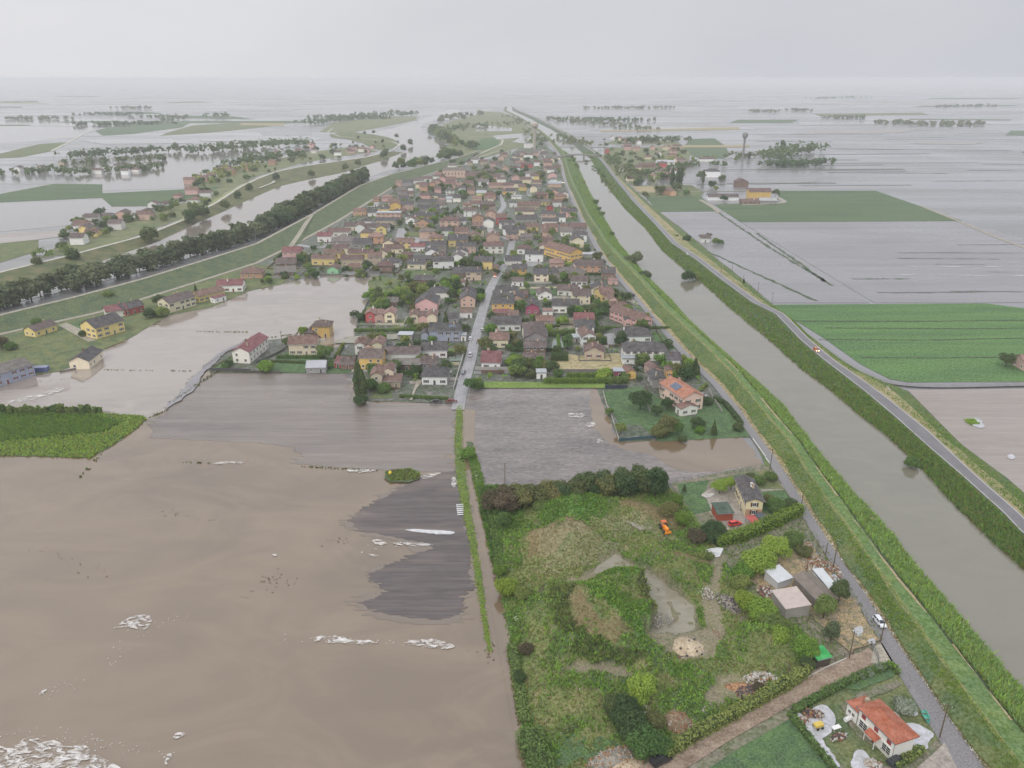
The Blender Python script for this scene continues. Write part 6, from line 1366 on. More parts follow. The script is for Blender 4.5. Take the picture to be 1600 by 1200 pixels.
for i, (x, y) in enumerate(((1330, 1066), (1344, 1060), (1358, 1054), (1372, 1047))): plant_px(x, y, 1.5 + .2 * i, 'bush', 'white', 2, name='bush', label="low hail-whitened shrub in the row along the yard lawn", cat='bush', group='whitened shrubs on the yard lawn')

# ------------------------------------------------------------------ reeds, bank grass, crops
P = between(A_crr, A_wl, 26000, y0=80, y1=1500, t0=.08, t1=1.0, power=1.3); P[:, 2] = np.maximum(.1, 4.0 - 4.0 * np.clip((P[:, 2] - 4.15) / (0.25 - 4.15), 0, 1)); tufts("reeds", P, 1.3, .28, ['reed', 'weed', 'reed', 'mid'])
P = between(A_wr, A_rrl, 26000, y0=120, y1=1500, t0=0, t1=.9, power=1.3); P[:, 2] = np.maximum(.05, P[:, 2] - .2); tufts("reeds", P, 1.3, .28, ['reed', 'weed', 'grass', 'mid', 'grass', 'straw'])
P = between(A_rr, A_crl, 14000, y0=80, y1=700, t0=.2, t1=.95, power=1.6); P[:, 2] = np.interp((P[:, 2] - .4) / 3.8, [0, .2, .55, .9, 1], [.4, .7, 2.5, 3.9, 4.1]) - .05; tufts("levee_grass", P, .42, .13, ['grass', 'weed', 'grass'])
P = between(v0, v1, 4000, y0=80, y1=420, t0=.15, t1=1, power=1.6); tufts("verge_straw", P, .28, .09, ['straw', 'straw', 'olive'])
P = between(A_rrr, A_rft, 9000, y0=150, y1=700, t0=.1, t1=.95, power=1.5); P[:, 2] -= .1; tufts("bank_grass", P, .5, .15, ['grass', 'mid', 'weed'])
P = between(v0, v1, 2600, y0=80, y1=320, t0=.05, t1=.55, power=2.2)      # hailstones washed up along the road edge
V, F_ = quads(P + [0, 0, .1], NR.normal(0, .3, (len(P), 3)) + [0, 0, 1], .13); tag(link("hailstones", np_mesh("hailstones", V, F_, FOAM)), kind='stuff')
CR = [(-140, 644), (0, 641), (60, 640), (222, 650), (230, 654), (205, 676), (178, 694), (140, 716), (60, 713), (0, 712), (-140, 716)]
sheet("field", CR, mat_mottle("young_plantation_floor", [lin(78, 104, 44), lin(112, 124, 56), lin(62, 90, 38)], .05, bump=.4, fine=1.2), .2, rag=.3, step=2)
P = scatter([(-140, 646), (0, 645), (150, 650), (190, 660), (160, 676), (0, 690), (-140, 692)], 9000, .2); tufts("crop_plants", P, 1.0, .42, ['weed', 'mid', 'grass'], blades=4)
P = scatter(CR, 9000, .2); tufts("crop_grass", P, .8, .3, ['weed', 'grass', 'mid'], blades=3)
for i in range(30):
    x = 2 + i * 5.4 + R.uniform(-2, 2); plant_px(x, 646 + R.uniform(-1, 1.5), R.uniform(3.0, 4.6), 'tall', 'mid', 1, name='young_tree', label="slim young tree along the back edge of the flooded plantation", cat='tree', group='young trees on the plantation edge', parts=False, wide=1.2)
P = scatter([(745, 606), (757, 598), (945, 600), (945, 606)], 1500, .3); tufts("grass", P, .4, .16, ['grass', 'lime'])
P = between(resample([gp(x, y, .3) for x, y in TRL], 60), resample([gp(x, y, .3) for x, y in TRR], 60), 1, 0) if False else None
def strip_pts(left, right, n, z):
    A = resample([gp(x, y, z) for x, y in left], 200); B = resample([gp(x, y, z) for x, y in right], 200); i = NR.integers(0, 200, n); t = NR.uniform(-.1, 1.1, n)[:, None]; return A[i] * (1 - t) + B[i] * t + NR.normal(0, .3, (n, 3)) * [1, 1, 0]
tufts("track_grass", strip_pts(TRL, TRR, 3600, .3), .22, .16, ['grass', 'weed', 'grass'])
tufts("ditch_grass", strip_pts([(730, 700), (742, 755), (764, 850), (782, 920), (800, 1000), (820, 1160)], [(740, 700), (756, 755), (786, 850), (806, 920), (820, 1000), (838, 1160)], 4200, .3), .5, .2, ['weed', 'grass', 'reed'])
P = scatter([(750, 760), (1040, 765), (1040, 780), (860, 790), (800, 830), (775, 900), (790, 960), (770, 880), (752, 800)], 5000, .3); tufts("undergrowth", P, 1.1, .4, ['dark', 'mid', 'weed'], blades=4)
P = scatter([(1100, 830), (1250, 800), (1300, 870), (1380, 1000), (1280, 1030), (1180, 930)], 2600, .3); tufts("weeds", P, .45, .16, ['weed', 'grass', 'olive'])
# broken hedge lines standing out of the flood
for x0, y0, x1, y1, n, h in ((372, 552, 334, 574, 40, .8), (380, 534, 480, 519, 34, .6), (300, 518, 365, 519, 10, .6), (340, 580, 265, 632, 60, .9), (330, 519, 390, 519, 14, .6), (160, 578, 300, 580, 24, .5), (214, 648, 120, 752, 22, .6), (290, 722, 330, 724, 10, .5), (232, 654, 262, 640, 20, .5), (470, 729, 600, 736, 26, .5)):
    a, b2 = gp(x0, y0, .1), gp(x1, y1, .1); k = [Vector(a).lerp(Vector(b2), R.random()) for _ in range(n)]; tufts("drowned_hedge_line", np.array([tuple(q) for q in k for _ in range(2)]) + NR.normal(0, .45, (2 * n, 3)) * [1, .4, 0], h, .2, ['dark', 'mid', 'brown'])
# the little island
sheet("islet", [(602, 738), (612, 733), (640, 733), (656, 738), (656, 748), (640, 753), (610, 753), (600, 747)], LEVEED, .3, rag=.15, step=1); P = scatter([(602, 738), (640, 733), (656, 740), (654, 750), (610, 752)], 1200, .3)
tufts("weeds", P, .75, .22, ['weed', 'mid', 'dark', 'brown'])

# ------------------------------------------------------------------ belts of trees along river and canal
n = 0
bp = resample([gp(x, y, .2) for x, y in ((-60, 505), (0, 490), (60, 476), (112, 464), (170, 448), (225, 433), (317, 405), (400, 379), (487, 334), (540, 305), (576, 284))], 400)
for i in range(185):
    t = (i + R.random()) / 185; q = bp[int(t * 399)]; x, y = q[0] - R.uniform(4, 16), q[1] + R.uniform(6, 26)
    plant(x, y, -.2, R.uniform(12, 16.5) if t < .5 else R.uniform(15, 20), 'round' if R.random() < .4 else 'tall', 'river' if t < .45 or R.random() < .3 else 'dark', 1, 'riverside_tree', ("grey-green tree" if t < .45 else "dark tree") + " of the river belt " + ["at its lower end behind the long low yellow house", "standing in water behind the big yellow house", "standing in water behind the red grey-roofed house", "behind the tall cream house on the bank", "behind the maroon-roofed white house", "behind the low orange-roofed house", "opposite the pink house below the levee", "level with the levee ramp", "above the levee ramp", "at its upper end by the open river"][min(9, int(t * 10))], 'tree', 'trees in the belt along the river', 1.4, parts=t < .5)
def clump(pts, n, spread, h, leaf, name, label, group, lod=0, kind='round', wide=1.15):
    P = resample([gp(x, y, .2) for x, y in pts], 60)
    for i in range(n):
        q = P[R.randrange(60)]; plant(q[0] + R.gauss(0, spread), q[1] + R.gauss(0, spread), 0, h * R.uniform(.7, 1.2), kind, leaf if R.random() < .75 else 'mid', lod, name, label, 'tree', group, wide, parts=False)
clump([(622, 266), (645, 262), (668, 256)], 12, 9, 16, 'dark', 'riverside_tree', "tree of the short belt beside the river bend", 'river bend trees', 1)
clump([(684, 252), (700, 248), (715, 245)], 14, 10, 19, 'dark', 'riverside_tree', "dark tree beside the upper levee at the river bend", 'upper levee trees', 1)
clump([(674, 202), (688, 213), (706, 223), (726, 234), (738, 233)], 58, 10, 16, 'dark', 'riverside_tree', "dark tree of the wood on the inner river bend", 'inner bend wood', 0)
clump([(690, 193), (720, 184), (760, 180)], 22, 22, 18, 'river', 'riverside_tree', "far hazy tree beside the upper river", 'upper river trees', 0)
for x, y, h in ((232, 382, 17), (240, 378, 14), (298, 350, 16), (308, 346, 18), (320, 340, 14), (352, 330, 14), (372, 312, 12), (390, 300, 12), (432, 283, 13), (487, 278, 13), (540, 268, 14), (560, 262, 15), (600, 248, 16), (603, 242, 13), (630, 237, 15), (641, 228, 16), (620, 217, 14), (584, 210, 12), (570, 211, 11), (560, 218, 10), (116, 410, 13), (60, 420, 11)):
    plant_px(x, y, h, 'round', 'dark', 1, name='riverside_tree', label="single tree standing on the far river bank below the pale lane", cat='tree', group='single trees on the far river bank', wide=1.1, parts=False)
def wood(pts, n, spread, h, leaf, size=2.2, name='woodland'):
    """far wood that reads as one mass"""
    P = resample([gp(x, y, .2) for x, y in pts], 200); Vs = []
    q = P[NR.integers(0, 200, n)] + NR.normal(0, 1, (n, 3)) * [spread, spread, 0]; hh = h * NR.uniform(.6, 1.15, n)
    a, N = shell(n * 9, (0, 0, 0), (1, 1, 1), .8, 1.05); k = np.repeat(np.arange(n), 9); a = a * np.stack([hh[k] * .42, hh[k] * .42, hh[k] * .5], 1); a[:, 2] += hh[k] * .5
    V, F_ = quads(q[k] + a, N, size); tag(link(name, np_mesh(name, V, F_, LF[leaf])), kind='stuff')
wood([(115, 248), (200, 242), (290, 236), (310, 240)], 90, 12, 15, 'dark'); wood([(118, 258), (200, 252), (260, 250)], 40, 8, 10, 'dark'); wood([(190, 268), (235, 265)], 18, 7, 9, 'dark'); wood([(325, 238), (420, 230), (480, 226)], 110, 22, 16, 'dark')
wood([(370, 262), (400, 255), (420, 250), (480, 244)], 70, 16, 14, 'dark'); wood([(480, 196), (560, 186), (640, 180)], 130, 30, 20, 'dark', 3); wood([(0, 275), (60, 270), (110, 272), (180, 270), (245, 262)], 60, 12, 11, 'dark'); wood([(245, 196), (275, 186), (300, 190)], 16, 14, 14, 'dark', 3)
wood([(325, 186), (340, 184), (360, 187)], 14, 12, 22, 'dark', 3); wood([(320, 288), (350, 270), (395, 262)], 26, 9, 10, 'mid'); wood([(118, 368), (150, 350), (200, 358)], 14, 6, 6, 'dark', 1.4); wood([(210, 345), (290, 315)], 12, 5, 6, 'dark', 1.4); wood([(60, 402), (100, 395)], 8, 4, 6, 'mid', 1.4)
wood([(1206, 252), (1240, 240), (1285, 238)], 70, 14, 20, 'dark', 2.4); wood([(1205, 262), (1250, 260), (1290, 258)], 60, 10, 12, 'dark', 2.2); wood([(976, 224), (1030, 222), (1072, 222)], 70, 12, 14, 'dark', 2.2); wood([(1140, 248), (1170, 244), (1200, 242)], 24, 12, 9, 'dark', 2); wood([(870, 215), (900, 222), (925, 232)], 40, 12, 11, 'dark', 2)
wood([(900, 190), (960, 196), (1010, 205)], 60, 26, 10, 'dark', 2.4); wood([(700, 205), (760, 196), (800, 195)], 60, 20, 12, 'dark', 2.2); wood([(790, 182), (810, 188), (825, 196)], 24, 9, 9, 'dark', 2); wood([(820, 205), (838, 216), (850, 226)], 26, 8, 11, 'dark', 2)
for i in range(16):
    y = R.uniform(152, 200); x = R.choice([R.uniform(0, 620), R.uniform(850, 1600)]); w_ = R.uniform(20, 120); wood([(x, y), (x + w_, y + R.uniform(-2, 2))], int(10 + w_ * .5), R.uniform(8, 40), 11, 'dark', 3.2)
wood([(950, 246), (970, 258), (985, 272), (1000, 286)], 50, 10, 10, 'dark', 2); wood([(1010, 275), (1060, 262), (1080, 262), (1140, 258)], 30, 9, 9, 'dark', 2)
wood([(1026, 247), (1060, 252), (1120, 250)], 20, 8, 8, 'mid', 2)
for x, y, h, k, lf, lb in ((1050, 292, 24, 'poplar', 'dark', "left one of three tall dark poplars beside the orange farm"), (1058, 293, 24, 'poplar', 'dark', "middle one of three tall dark poplars beside the orange farm"), (1063, 291, 25, 'poplar', 'dark', "right one of three tall dark poplars beside the orange farm"), (1057, 299, 13, 'wide', 'dark', "dark round tree under the three poplars"), (1031, 304, 13, 'wide', 'dark', "dark tree left of the orange farmhouse"), (1008, 309, 9, 'wide', 'dark', "round tree alone at the bank road near the farm"), (1072, 306, 9, 'wide', 'mid', "round tree right of the orange farm"), (1098, 287, 18, 'poplar', 'dark', "slim dark tree beside the white villa"), (1095, 280, 14, 'wide', 'dark', "dark tree group left of the white villa"), (1112, 294, 11, 'wide', 'dark', "dark tree in front of the white villa"), (1118, 298, 8, 'wide', 'mid', "bushy tree next to the brick barn"), (1130, 280, 8, 'wide', 'mid', "pale green tree right of the white villa"), (1128, 283, 9, 'bush', 'dark', "dark bush right of the white villa"), (1131, 315, 9, 'wide', 'dark', "round tree in front of the long farm shed"), (1212, 306, 10, 'wide', 'dark', "round tree right of the yellow farm villa"), (1222, 238, 22, 'tall', 'dark', "tall single tree left of the dark wood"), (1170, 250, 14, 'tall', 'dark', "slim tree beside the far water tower"), (1150, 252, 8, 'wide', 'mid', "round tree left of the far water tower"),
        (1073, 377, 6.5, 'bush', 'dark', "round bush beside the yellowed road bank"), (1057, 372, 3.5, 'bush', 'dark', "small dark bush on the yellowed road bank"), (1118, 381, 5.5, 'bush', 'mid', "green shrubs beside the small flooded house"), (1126, 382, 4.5, 'bush', 'mid', "last green shrub right of the small flooded house"), (1107, 373, 6, 'wide', 'brown', "bare tree behind the small flooded house"), (1162, 443, 3.6, 'cone', 'dark', "small conifer on the verge right of bank road"), (916, 254, 5, 'bush', 'dark', "dark bushes under the bridge on the near side"), (889, 254, 6, 'bush', 'dark', "dark bush at the bridge abutment")):
    plant_px(x, y, h, k, lf, 1, name='bush' if k == 'bush' else 'tree', label=lb, cat='bush' if k == 'bush' else 'tree', parts=k != 'bush')
k_ = [(936, 262), (945, 272), (955, 285), (963, 296)]; P = resample([gp(x, y, .5) for x, y in k_], 14)
for q in P: plant(q[0] - R.uniform(2, 10), q[1], .5, R.uniform(3.5, 6), 'bush', 'mid', 1, 'bush', "bush in the thicket between canal and bank road above the bend", 'bush', 'thicket on the canal bank', .9)
for i in range(16):
    t = R.random(); A = at_y(L_WL, .5, np.array([560 + 900 * t])); plant(A[0, 0] - R.uniform(1, 4), A[0, 1], .5, R.uniform(3.5, 6.5), 'bush', 'mid', 1, 'bush', "bush growing out of the reeds on the town side of canal", 'bush', 'bushes in the canal reeds', .9)

# ------------------------------------------------------------------ garden trees and hedges between the houses
TOWNPX = [(728, 600), (600, 600), (560, 560), (556, 520), (580, 470), (592, 432), (500, 424), (470, 400), (530, 350), (617, 296), (682, 274), (760, 254), (838, 216), (868, 245), (884, 296), (904, 346), (935, 406), (960, 436), (1019, 506), (1061, 556), (1104, 600), (950, 592), (780, 590)]
gt = random.Random(77); cnt = 0
for _ in range(9000):
    if cnt >= 296: break
    x, y = gt.uniform(470, 1105), 600 - 345 * gt.random() ** 1.1
    if not in_poly([x], [y], TOWNPX)[0] or street_near(x, y): continue
    if in_poly([x], [y], [(860, 552), (976, 550), (980, 584), (860, 584)])[0] or in_poly([x], [y], [(614, 356), (686, 356), (684, 386), (612, 382)])[0]: continue
    p = gp(x, y, .2); h = gt.choice([3.5, 4, 5, 6, 6, 7, 8, 9])
    if not clear(p.x, p.y, h * .22, .62): continue
    nq = min(HOUSES, key=lambda q: (q['x'] - p.x) ** 2 + (q['y'] - p.y) ** 2); k = gt.choice(['bush', 'bush', 'wide', 'round', 'wide', 'cone' if gt.random() < .4 else 'bush']); lf = gt.choice(['mid', 'dark', 'dark', 'mid', 'bright', 'olive'])
    side = 'behind' if p.y > nq['y'] + nq['W'] * .3 else ('in front of' if p.y < nq['y'] - nq['W'] * .3 else 'beside')
    wd = {'bush': 'bush', 'cone': 'conifer'}.get(k, 'tree')
    plant(p.x, p.y, .1, h * (.75 if k == 'bush' else 1), k, lf, 1 if y > 400 else 0, 'garden_bush' if k == 'bush' else 'garden_tree', f"{ {'mid': 'mid green', 'dark': 'dark green', 'bright': 'bright green', 'olive': 'olive'}[lf]} {wd} {side} the {nq['w']} {nq['rf']}-roofed {nq['name']} {nq['zone']}".strip(), wd, 'garden greenery of the town', parts=y > 430)
    cnt += 1
for x0, y0, x1, y1, n_, hh in ((572, 470, 640, 460, 22, 7), (580, 478, 668, 470, 16, 6), (566, 500, 600, 476, 10, 5), (700, 440, 724, 470, 9, 6), (905, 492, 950, 486, 16, 7), (560, 430, 584, 440, 3, 6), (796, 568, 832, 576, 9, 6), (834, 572, 862, 578, 7, 6), (740, 286, 780, 272, 20, 13), (738, 290, 760, 282, 10, 10), (676, 335, 716, 338, 14, 8), (500, 400, 530, 426, 4, 4), (470, 400, 492, 432, 10, 6), (455, 436, 492, 432, 9, 6), (540, 428, 560, 430, 6, 4), (410, 444, 446, 434, 8, 5), (806, 255, 816, 285, 7, 8), (940, 400, 960, 440, 4, 4), (985, 560, 1000, 600, 5, 4), (906, 398, 930, 394, 7, 4), (886, 380, 910, 385, 7, 4)):
    for i in range(n_):
        t = R.random(); x = x0 + (x1 - x0) * t + R.gauss(0, 6); y = y0 + (y1 - y0) * t + R.gauss(0, 4)
        p = gp(x, y, .2)
        if not clear(p.x, p.y, 1.0, .5): continue
        nq = min(HOUSES, key=lambda q: (q['x'] - p.x) ** 2 + (q['y'] - p.y) ** 2); lf = R.choice(['mid', 'dark', 'dark', 'mid', 'bright'])
        plant(p.x, p.y, .1, hh * R.uniform(.6, 1.1), R.choice(['wide', 'round', 'bush']) if hh < 9 else 'wide', lf, 1, 'grove_tree', f"{ {'mid': 'mid green', 'dark': 'dark green', 'bright': 'bright green'}[lf]} tree in a grove by the {nq['w']} {nq['rf']}-roofed {nq['name']}", 'tree', 'groves between the houses', parts=False)

for q, seg, kind in PLOTS:
    who = f"the {q['w']} {q['rf']}-roofed house {q['zone']}"
    if kind == 'hedge':
        for a, b2 in seg: hedge(None, 1.2, gw.uniform(1.1, 2), gw.choice(['mid', 'dark', 'mid', 'bright']), f"garden hedge beside {who}", group='hedges round the town gardens', P3=[Vector((a[0], a[1], .2)), Vector((b2[0], b2[1], .2))], dens=6, size=.3)
    else:
        col = gw.choice([lin(176, 172, 164), lin(150, 146, 140), lin(196, 190, 176), lin(110, 106, 102)]); b = MB(); hh = gw.uniform(.7, 1.3)
        for i, (a, c) in enumerate(seg):
            d = Vector((c[0] - a[0], c[1] - a[1])).normalized(); n = Vector((-d.y, d.x)) * .11; a = Vector(a) + d * .12
            b.prism([tuple(a - n), tuple(Vector(c) - n), tuple(Vector(c) + n), tuple(a + n)], 0, .2 + hh - .004 * i)
        nm = 'garden_wall' if kind == 'wall' else 'board_fence'
        tag(link(nm, b.mesh(nm, PLAINC if kind == 'wall' else WOOD), color=col), f"low {'garden wall' if kind == 'wall' else 'dark board fence'} beside {who}", 'wall' if kind == 'wall' else 'fence', 'walls and fences round the town gardens')

# low shrubs and kitchen-garden growth in every gap of the town, too many to count
pts = []
TW = [tuple(gp(x, y, .2))[:2] for x, y in TOWNPX]; hx = np.array([(q['x'], q['y'], q['L'], q['W'], q['rot']) for q in HOUSES])
X = NR.uniform(min(p[0] for p in TW), max(p[0] for p in TW), 16000); Y = NR.uniform(min(p[1] for p in TW), max(p[1] for p in TW), 16000)
m = in_poly(X, Y, TW); X, Y = X[m], Y[m]; ok = np.ones(len(X), bool)
for hx_, hy_, L_, W_2, r_ in hx:
    u = (X - hx_) * math.cos(r_) + (Y - hy_) * math.sin(r_); v = -(X - hx_) * math.sin(r_) + (Y - hy_) * math.cos(r_); ok &= ~((abs(u) < L_ / 2 + .8) & (abs(v) < W_2 / 2 + .8))
PXs, PYs = to_px(np.stack([X, Y, 0 * X], 1)); ok &= np.array([not street_near(a, b) for a, b in zip(PXs, PYs)])
for ex in ([(860, 552), (976, 550), (980, 584), (860, 584)], [(614, 356), (686, 356), (684, 386), (612, 382)], [(862, 528), (894, 528), (894, 544), (862, 544)]): ok &= ~in_poly(PXs, PYs, ex)
g = np.random.default_rng(8).uniform(0, 1, (40, 40)); ok &= g[(X / 9).astype(int) % 40, (Y / 9).astype(int) % 40] > .45
X, Y = X[ok][:3600], Y[ok][:3600]; n = len(X); hh = NR.uniform(.5, 1.9, n); D_, N_ = shell(n * 11, (0, 0, 0), (1, 1, 1), .6, 1.05); k = np.repeat(np.arange(n), 11); A_ = D_ * np.stack([hh[k] * .75, hh[k] * .75, hh[k] * .6], 1)
P = np.stack([X[k], Y[k], .2 + hh[k] * .45], 1) + A_; P[:, 2] = np.maximum(P[:, 2], .25); V, F_ = quads(P, N_, .36)
tag(link("garden_shrubs", np_mesh("garden_shrubs", V, F_, [LF['mid'], LF['dark'], LF['weed']], np.repeat(NR.integers(0, 3, n), 11))), kind='stuff')

def hamlet_trees(poly, n, h, label, group, y0, y1, leafs=('dark', 'mid', 'dark')):
    xs = [p[0] for p in poly]; done = 0
    for _ in range(n * 20):
        if done >= n: break
        x, y = gt.uniform(min(xs), max(xs)), gt.uniform(y0, y1)
        if not in_poly([x], [y], poly)[0]: continue
        p = gp(x, y, .2)
        if not clear(p.x, p.y, 2.0, .7): continue
        plant(p.x, p.y, .1, h * gt.uniform(.6, 1.2), gt.choice(['wide', 'round', 'bush']), gt.choice(leafs), 0, 'hamlet_tree', label, 'tree', group, 1.1, parts=False); done += 1
hamlet_trees([(192, 350), (300, 300), (350, 300), (330, 322), (240, 352)], 26, 8, "dark tree between the houses of the near farm hamlet across the river", 'hamlet trees', 300, 352)
hamlet_trees([(80, 385), (115, 338), (205, 336), (205, 356), (150, 376), (100, 396)], 26, 8, "dark tree between the houses of the lowest farm hamlet by the lane", 'hamlet trees', 336, 396)
hamlet_trees([(285, 294), (340, 258), (420, 250), (450, 262), (350, 292)], 34, 9, "dark tree between the houses of the upper hamlet across the river", 'hamlet trees', 250, 294)
hamlet_trees([(400, 254), (470, 226), (600, 224), (600, 240), (480, 254)], 34, 9, "dark tree between the houses by the far river bend", 'hamlet trees', 224, 254)
hamlet_trees([(942, 216), (975, 212), (1080, 236), (1090, 262), (1040, 292), (985, 292), (946, 245)], 60, 9, "dark tree between the houses of the hamlet beyond the canal", 'hamlet trees', 212, 292)
hamlet_trees([(640, 300), (700, 258), (760, 250), (838, 212), (866, 240), (878, 290), (760, 312)], 70, 9, "dark tree between the crowded houses at the far town end", 'far town trees', 212, 312)
hamlet_trees([(540, 380), (620, 300), (760, 310), (884, 300), (925, 400), (800, 430), (600, 430), (560, 408)], 60, 7, "green garden tree in the packed middle blocks of the town", 'far town trees', 300, 430, ('dark', 'mid', 'mid'))
# ------------------------------------------------------------------ bridge over the canal
def bridge():
    p, q = gp(872, 244, 4.5), gp(930, 243, 4.5); d = (q - p); L = d.length; root = empty("road_bridge", (p.x, p.y, 0), math.atan2(d.y, d.x))
    b = MB(); n = 12
    for i in range(n):
        x0, x1 = L * i / n, L * (i + 1) / n; z0 = 4.2 + 2.6 * math.sin(math.pi * i / n); z1 = 4.2 + 2.6 * math.sin(math.pi * (i + 1) / n)
        b.add([(x0, -4, z0 - 1.4), (x1, -4, z1 - 1.4), (x1, 4, z1 - 1.4), (x0, 4, z0 - 1.4), (x0, -4, z0), (x1, -4, z1), (x1, 4, z1), (x0, 4, z0)], [(0, 1, 5, 4), (2, 3, 7, 6), (4, 5, 6, 7), (3, 2, 1, 0)])
    link("deck", b.mesh("deck", PLAINC), root, color=lin(112, 112, 112))
    for s in (-1, 1):
        b = MB()
        for i in range(n):
            x0, x1 = L * i / n, L * (i + 1) / n; z0 = 4.2 + 2.6 * math.sin(math.pi * i / n); z1 = 4.2 + 2.6 * math.sin(math.pi * (i + 1) / n); y0, y1 = s * 4.003 - .12, s * 4.003 + .12
            b.add([(x0, y0, z0 - .3), (x1, y0, z1 - .3), (x1, y1, z1 - .3), (x0, y1, z0 - .3), (x0, y0, z0 + 1), (x1, y0, z1 + 1), (x1, y1, z1 + 1), (x0, y1, z0 + 1)], [(0, 1, 5, 4), (2, 3, 7, 6), (4, 5, 6, 7), (3, 2, 1, 0)])
        link("parapet", b.mesh("parapet", CONC), root)
    for f in (.3, .7):
        b = MB(); b.box(L * f - .8, L * f + .8, -3.2, 3.2, -1, 5); link("pier", b.mesh("pier", CONC), root)
    for f in (0.02, .98):
        b = MB(); b.box(L * f - 2.5, L * f + 2.5, -4.4, 4.4, -1, 2.75); link("abutment", b.mesh("abutment", CONC), root)
    tag(root, "grey concrete road bridge arching over the canal", 'bridge', None)
bridge()
def water_tower(px, py, hgt, r, cap_r, label, col):
    p = gp(px, py, .2); root = empty("water_tower", (p.x, p.y, 0)); b = MB(); b.lathe([(r * 1.25, -.2), (r, 3), (r, hgt * .8)], 16); link("shaft", b.mesh("shaft", WALLM), root, color=col)
    b = MB(); b.lathe([(r * 1.02, hgt * .78), (cap_r * .75, hgt * .84), (cap_r, hgt * .88), (cap_r, hgt * .96), (cap_r * .6, hgt), (.2, hgt * 1.02)], 20); link("tank", b.mesh("tank", WALLM), root, color=col)
    b = MB(); b.tube((0, 0, hgt), (0, 0, hgt * 1.1), .12, .06, 6); link("mast", b.mesh("mast", STEEL), root)
    for k in range(5): b = MB(); b.box(-.5, .5, -.1, .05, 0, 1.4); o = link("window", b.mesh("window", GLASSM), root, (0, -r * 1.0, 5 + k * hgt * .14))
    tag(root, label, 'tower')
water_tower(835, 236, 52, 3.0, 7.0, "tall pale concrete water tower at the far end of town", lin(176, 166, 154))
water_tower(1160, 252, 46, 1.7, 4.6, "slender grey mushroom water tower among the flooded fields", lin(128, 126, 124))
p = gp(827, 231, .2); house(p.x, p.y, 22, 12, 8, 'f', 'W', 'w', 0, 0, label="white flat-roofed block at the foot of the town water tower", name='waterworks', cat='building')
tag(HOUSES[-1]['o'], HOUSES[-1]['label'], 'building')

# ------------------------------------------------------------------ vehicles and people
PIX = lambda x0, y0, x1, y1: math.atan2((gp(x1, y1) - gp(x0, y0)).y, (gp(x1, y1) - gp(x0, y0)).x)
rd = PIX(1367, 978, 1345, 950)
car(1374, 974, rd + math.pi, lin(216, 218, 222), "white car driving on the canal road near the bottom", name='car', z=.42)
car(1032, 1191, PIX(1010, 1205, 1060, 1180), (.02, .021, .024, 1), "black van at the lower end of the dirt road", name='van', van=True, z=.4, cat='van')
rr = PIX(1275, 547, 1240, 515)
car(1275, 548, rr + math.pi, lin(210, 120, 60), "orange and white car with headlights on the bank road", name='car', lit=True, z=2.85)
car(1074, 398, PIX(1074, 398, 1050, 376), lin(226, 226, 228), "white car on the bank road above the canal bend", name='car', z=2.85)
car(1006, 332, PIX(1006, 332, 990, 312), lin(222, 222, 226), "farther white car on the bank road", name='car', z=2.85)
car(989, 462, PIX(989, 462, 975, 446), lin(40, 40, 46), "dark car on the canal road beside the small lawn", name='car', z=.42)
car(873, 249, PIX(873, 249, 884, 290) , lin(200, 190, 170), "far car with bright headlights at the bridge end", name='car', lit=True, z=.5, scale=1.5)
car(880, 286, PIX(880, 286, 890, 310), lin(190, 180, 160), "nearer of two cars with bright headlights on the canal road", name='car', lit=True, z=.45, scale=1.3)
car(735, 530, PIX(735, 530, 742, 500), lin(226, 226, 228), "white car parked on the left side of main street", z=.4)
car(774, 432, PIX(774, 432, 765, 455), lin(190, 80, 70), "red car with lit headlights on the main street", name='car', lit=True, z=.4)
car(724, 583, PIX(724, 583, 734, 560), lin(110, 116, 128), "blue grey car at the lower end of main street", z=.4)
car(735, 556, PIX(735, 556, 742, 530), lin(196, 192, 196), "pale van on the main street between the gardens", name='van', van=True, z=.4, cat='van')
car(722, 712, PIX(722, 712, 722, 690), lin(232, 232, 232), "white van on the grass track beside the green bush", name='van', van=True, z=.42, cat='van')
car(1148, 820, .3, lin(204, 60, 50), "red car parked by the dark shed in the paved yard", z=.35)
car(990, 577, .5, lin(50, 52, 58), "dark car in front of the white garage", z=.35); car(1002, 578, .1, lin(120, 124, 130), "grey car parked beside the dark one at the white garage", z=.35)
car(1092, 616, -.6, lin(46, 48, 54), "dark car behind the pink villa", z=.35); car(1097, 619, -.6, lin(150, 152, 156), "silver car behind the pink villa", z=.35)
car(756, 517, .2, lin(206, 206, 208), "white car in the garden left of the long white bungalow", z=.35); car(936, 449, .1, lin(216, 216, 218), "white car in the yard of the beige villa", z=.35)
car(629, 550, .1, lin(214, 216, 220), "white car between parked junk behind the brown-roofed row", z=.35); car(630, 554, .15, lin(40, 42, 48), "black car behind the long brown-roofed row", z=.35)
car(1400, 1191, PIX(1390, 1196, 1412, 1184), (.03, .032, .036, 1), "dark car by the gable of the white house", z=.35)
car(702, 500, 1.0, lin(196, 196, 200), "white car under the hut with white tarpaulin", z=.35); car(560, 569, .2, lin(150, 52, 50), "red car near the dark annex", z=.35) if False else None
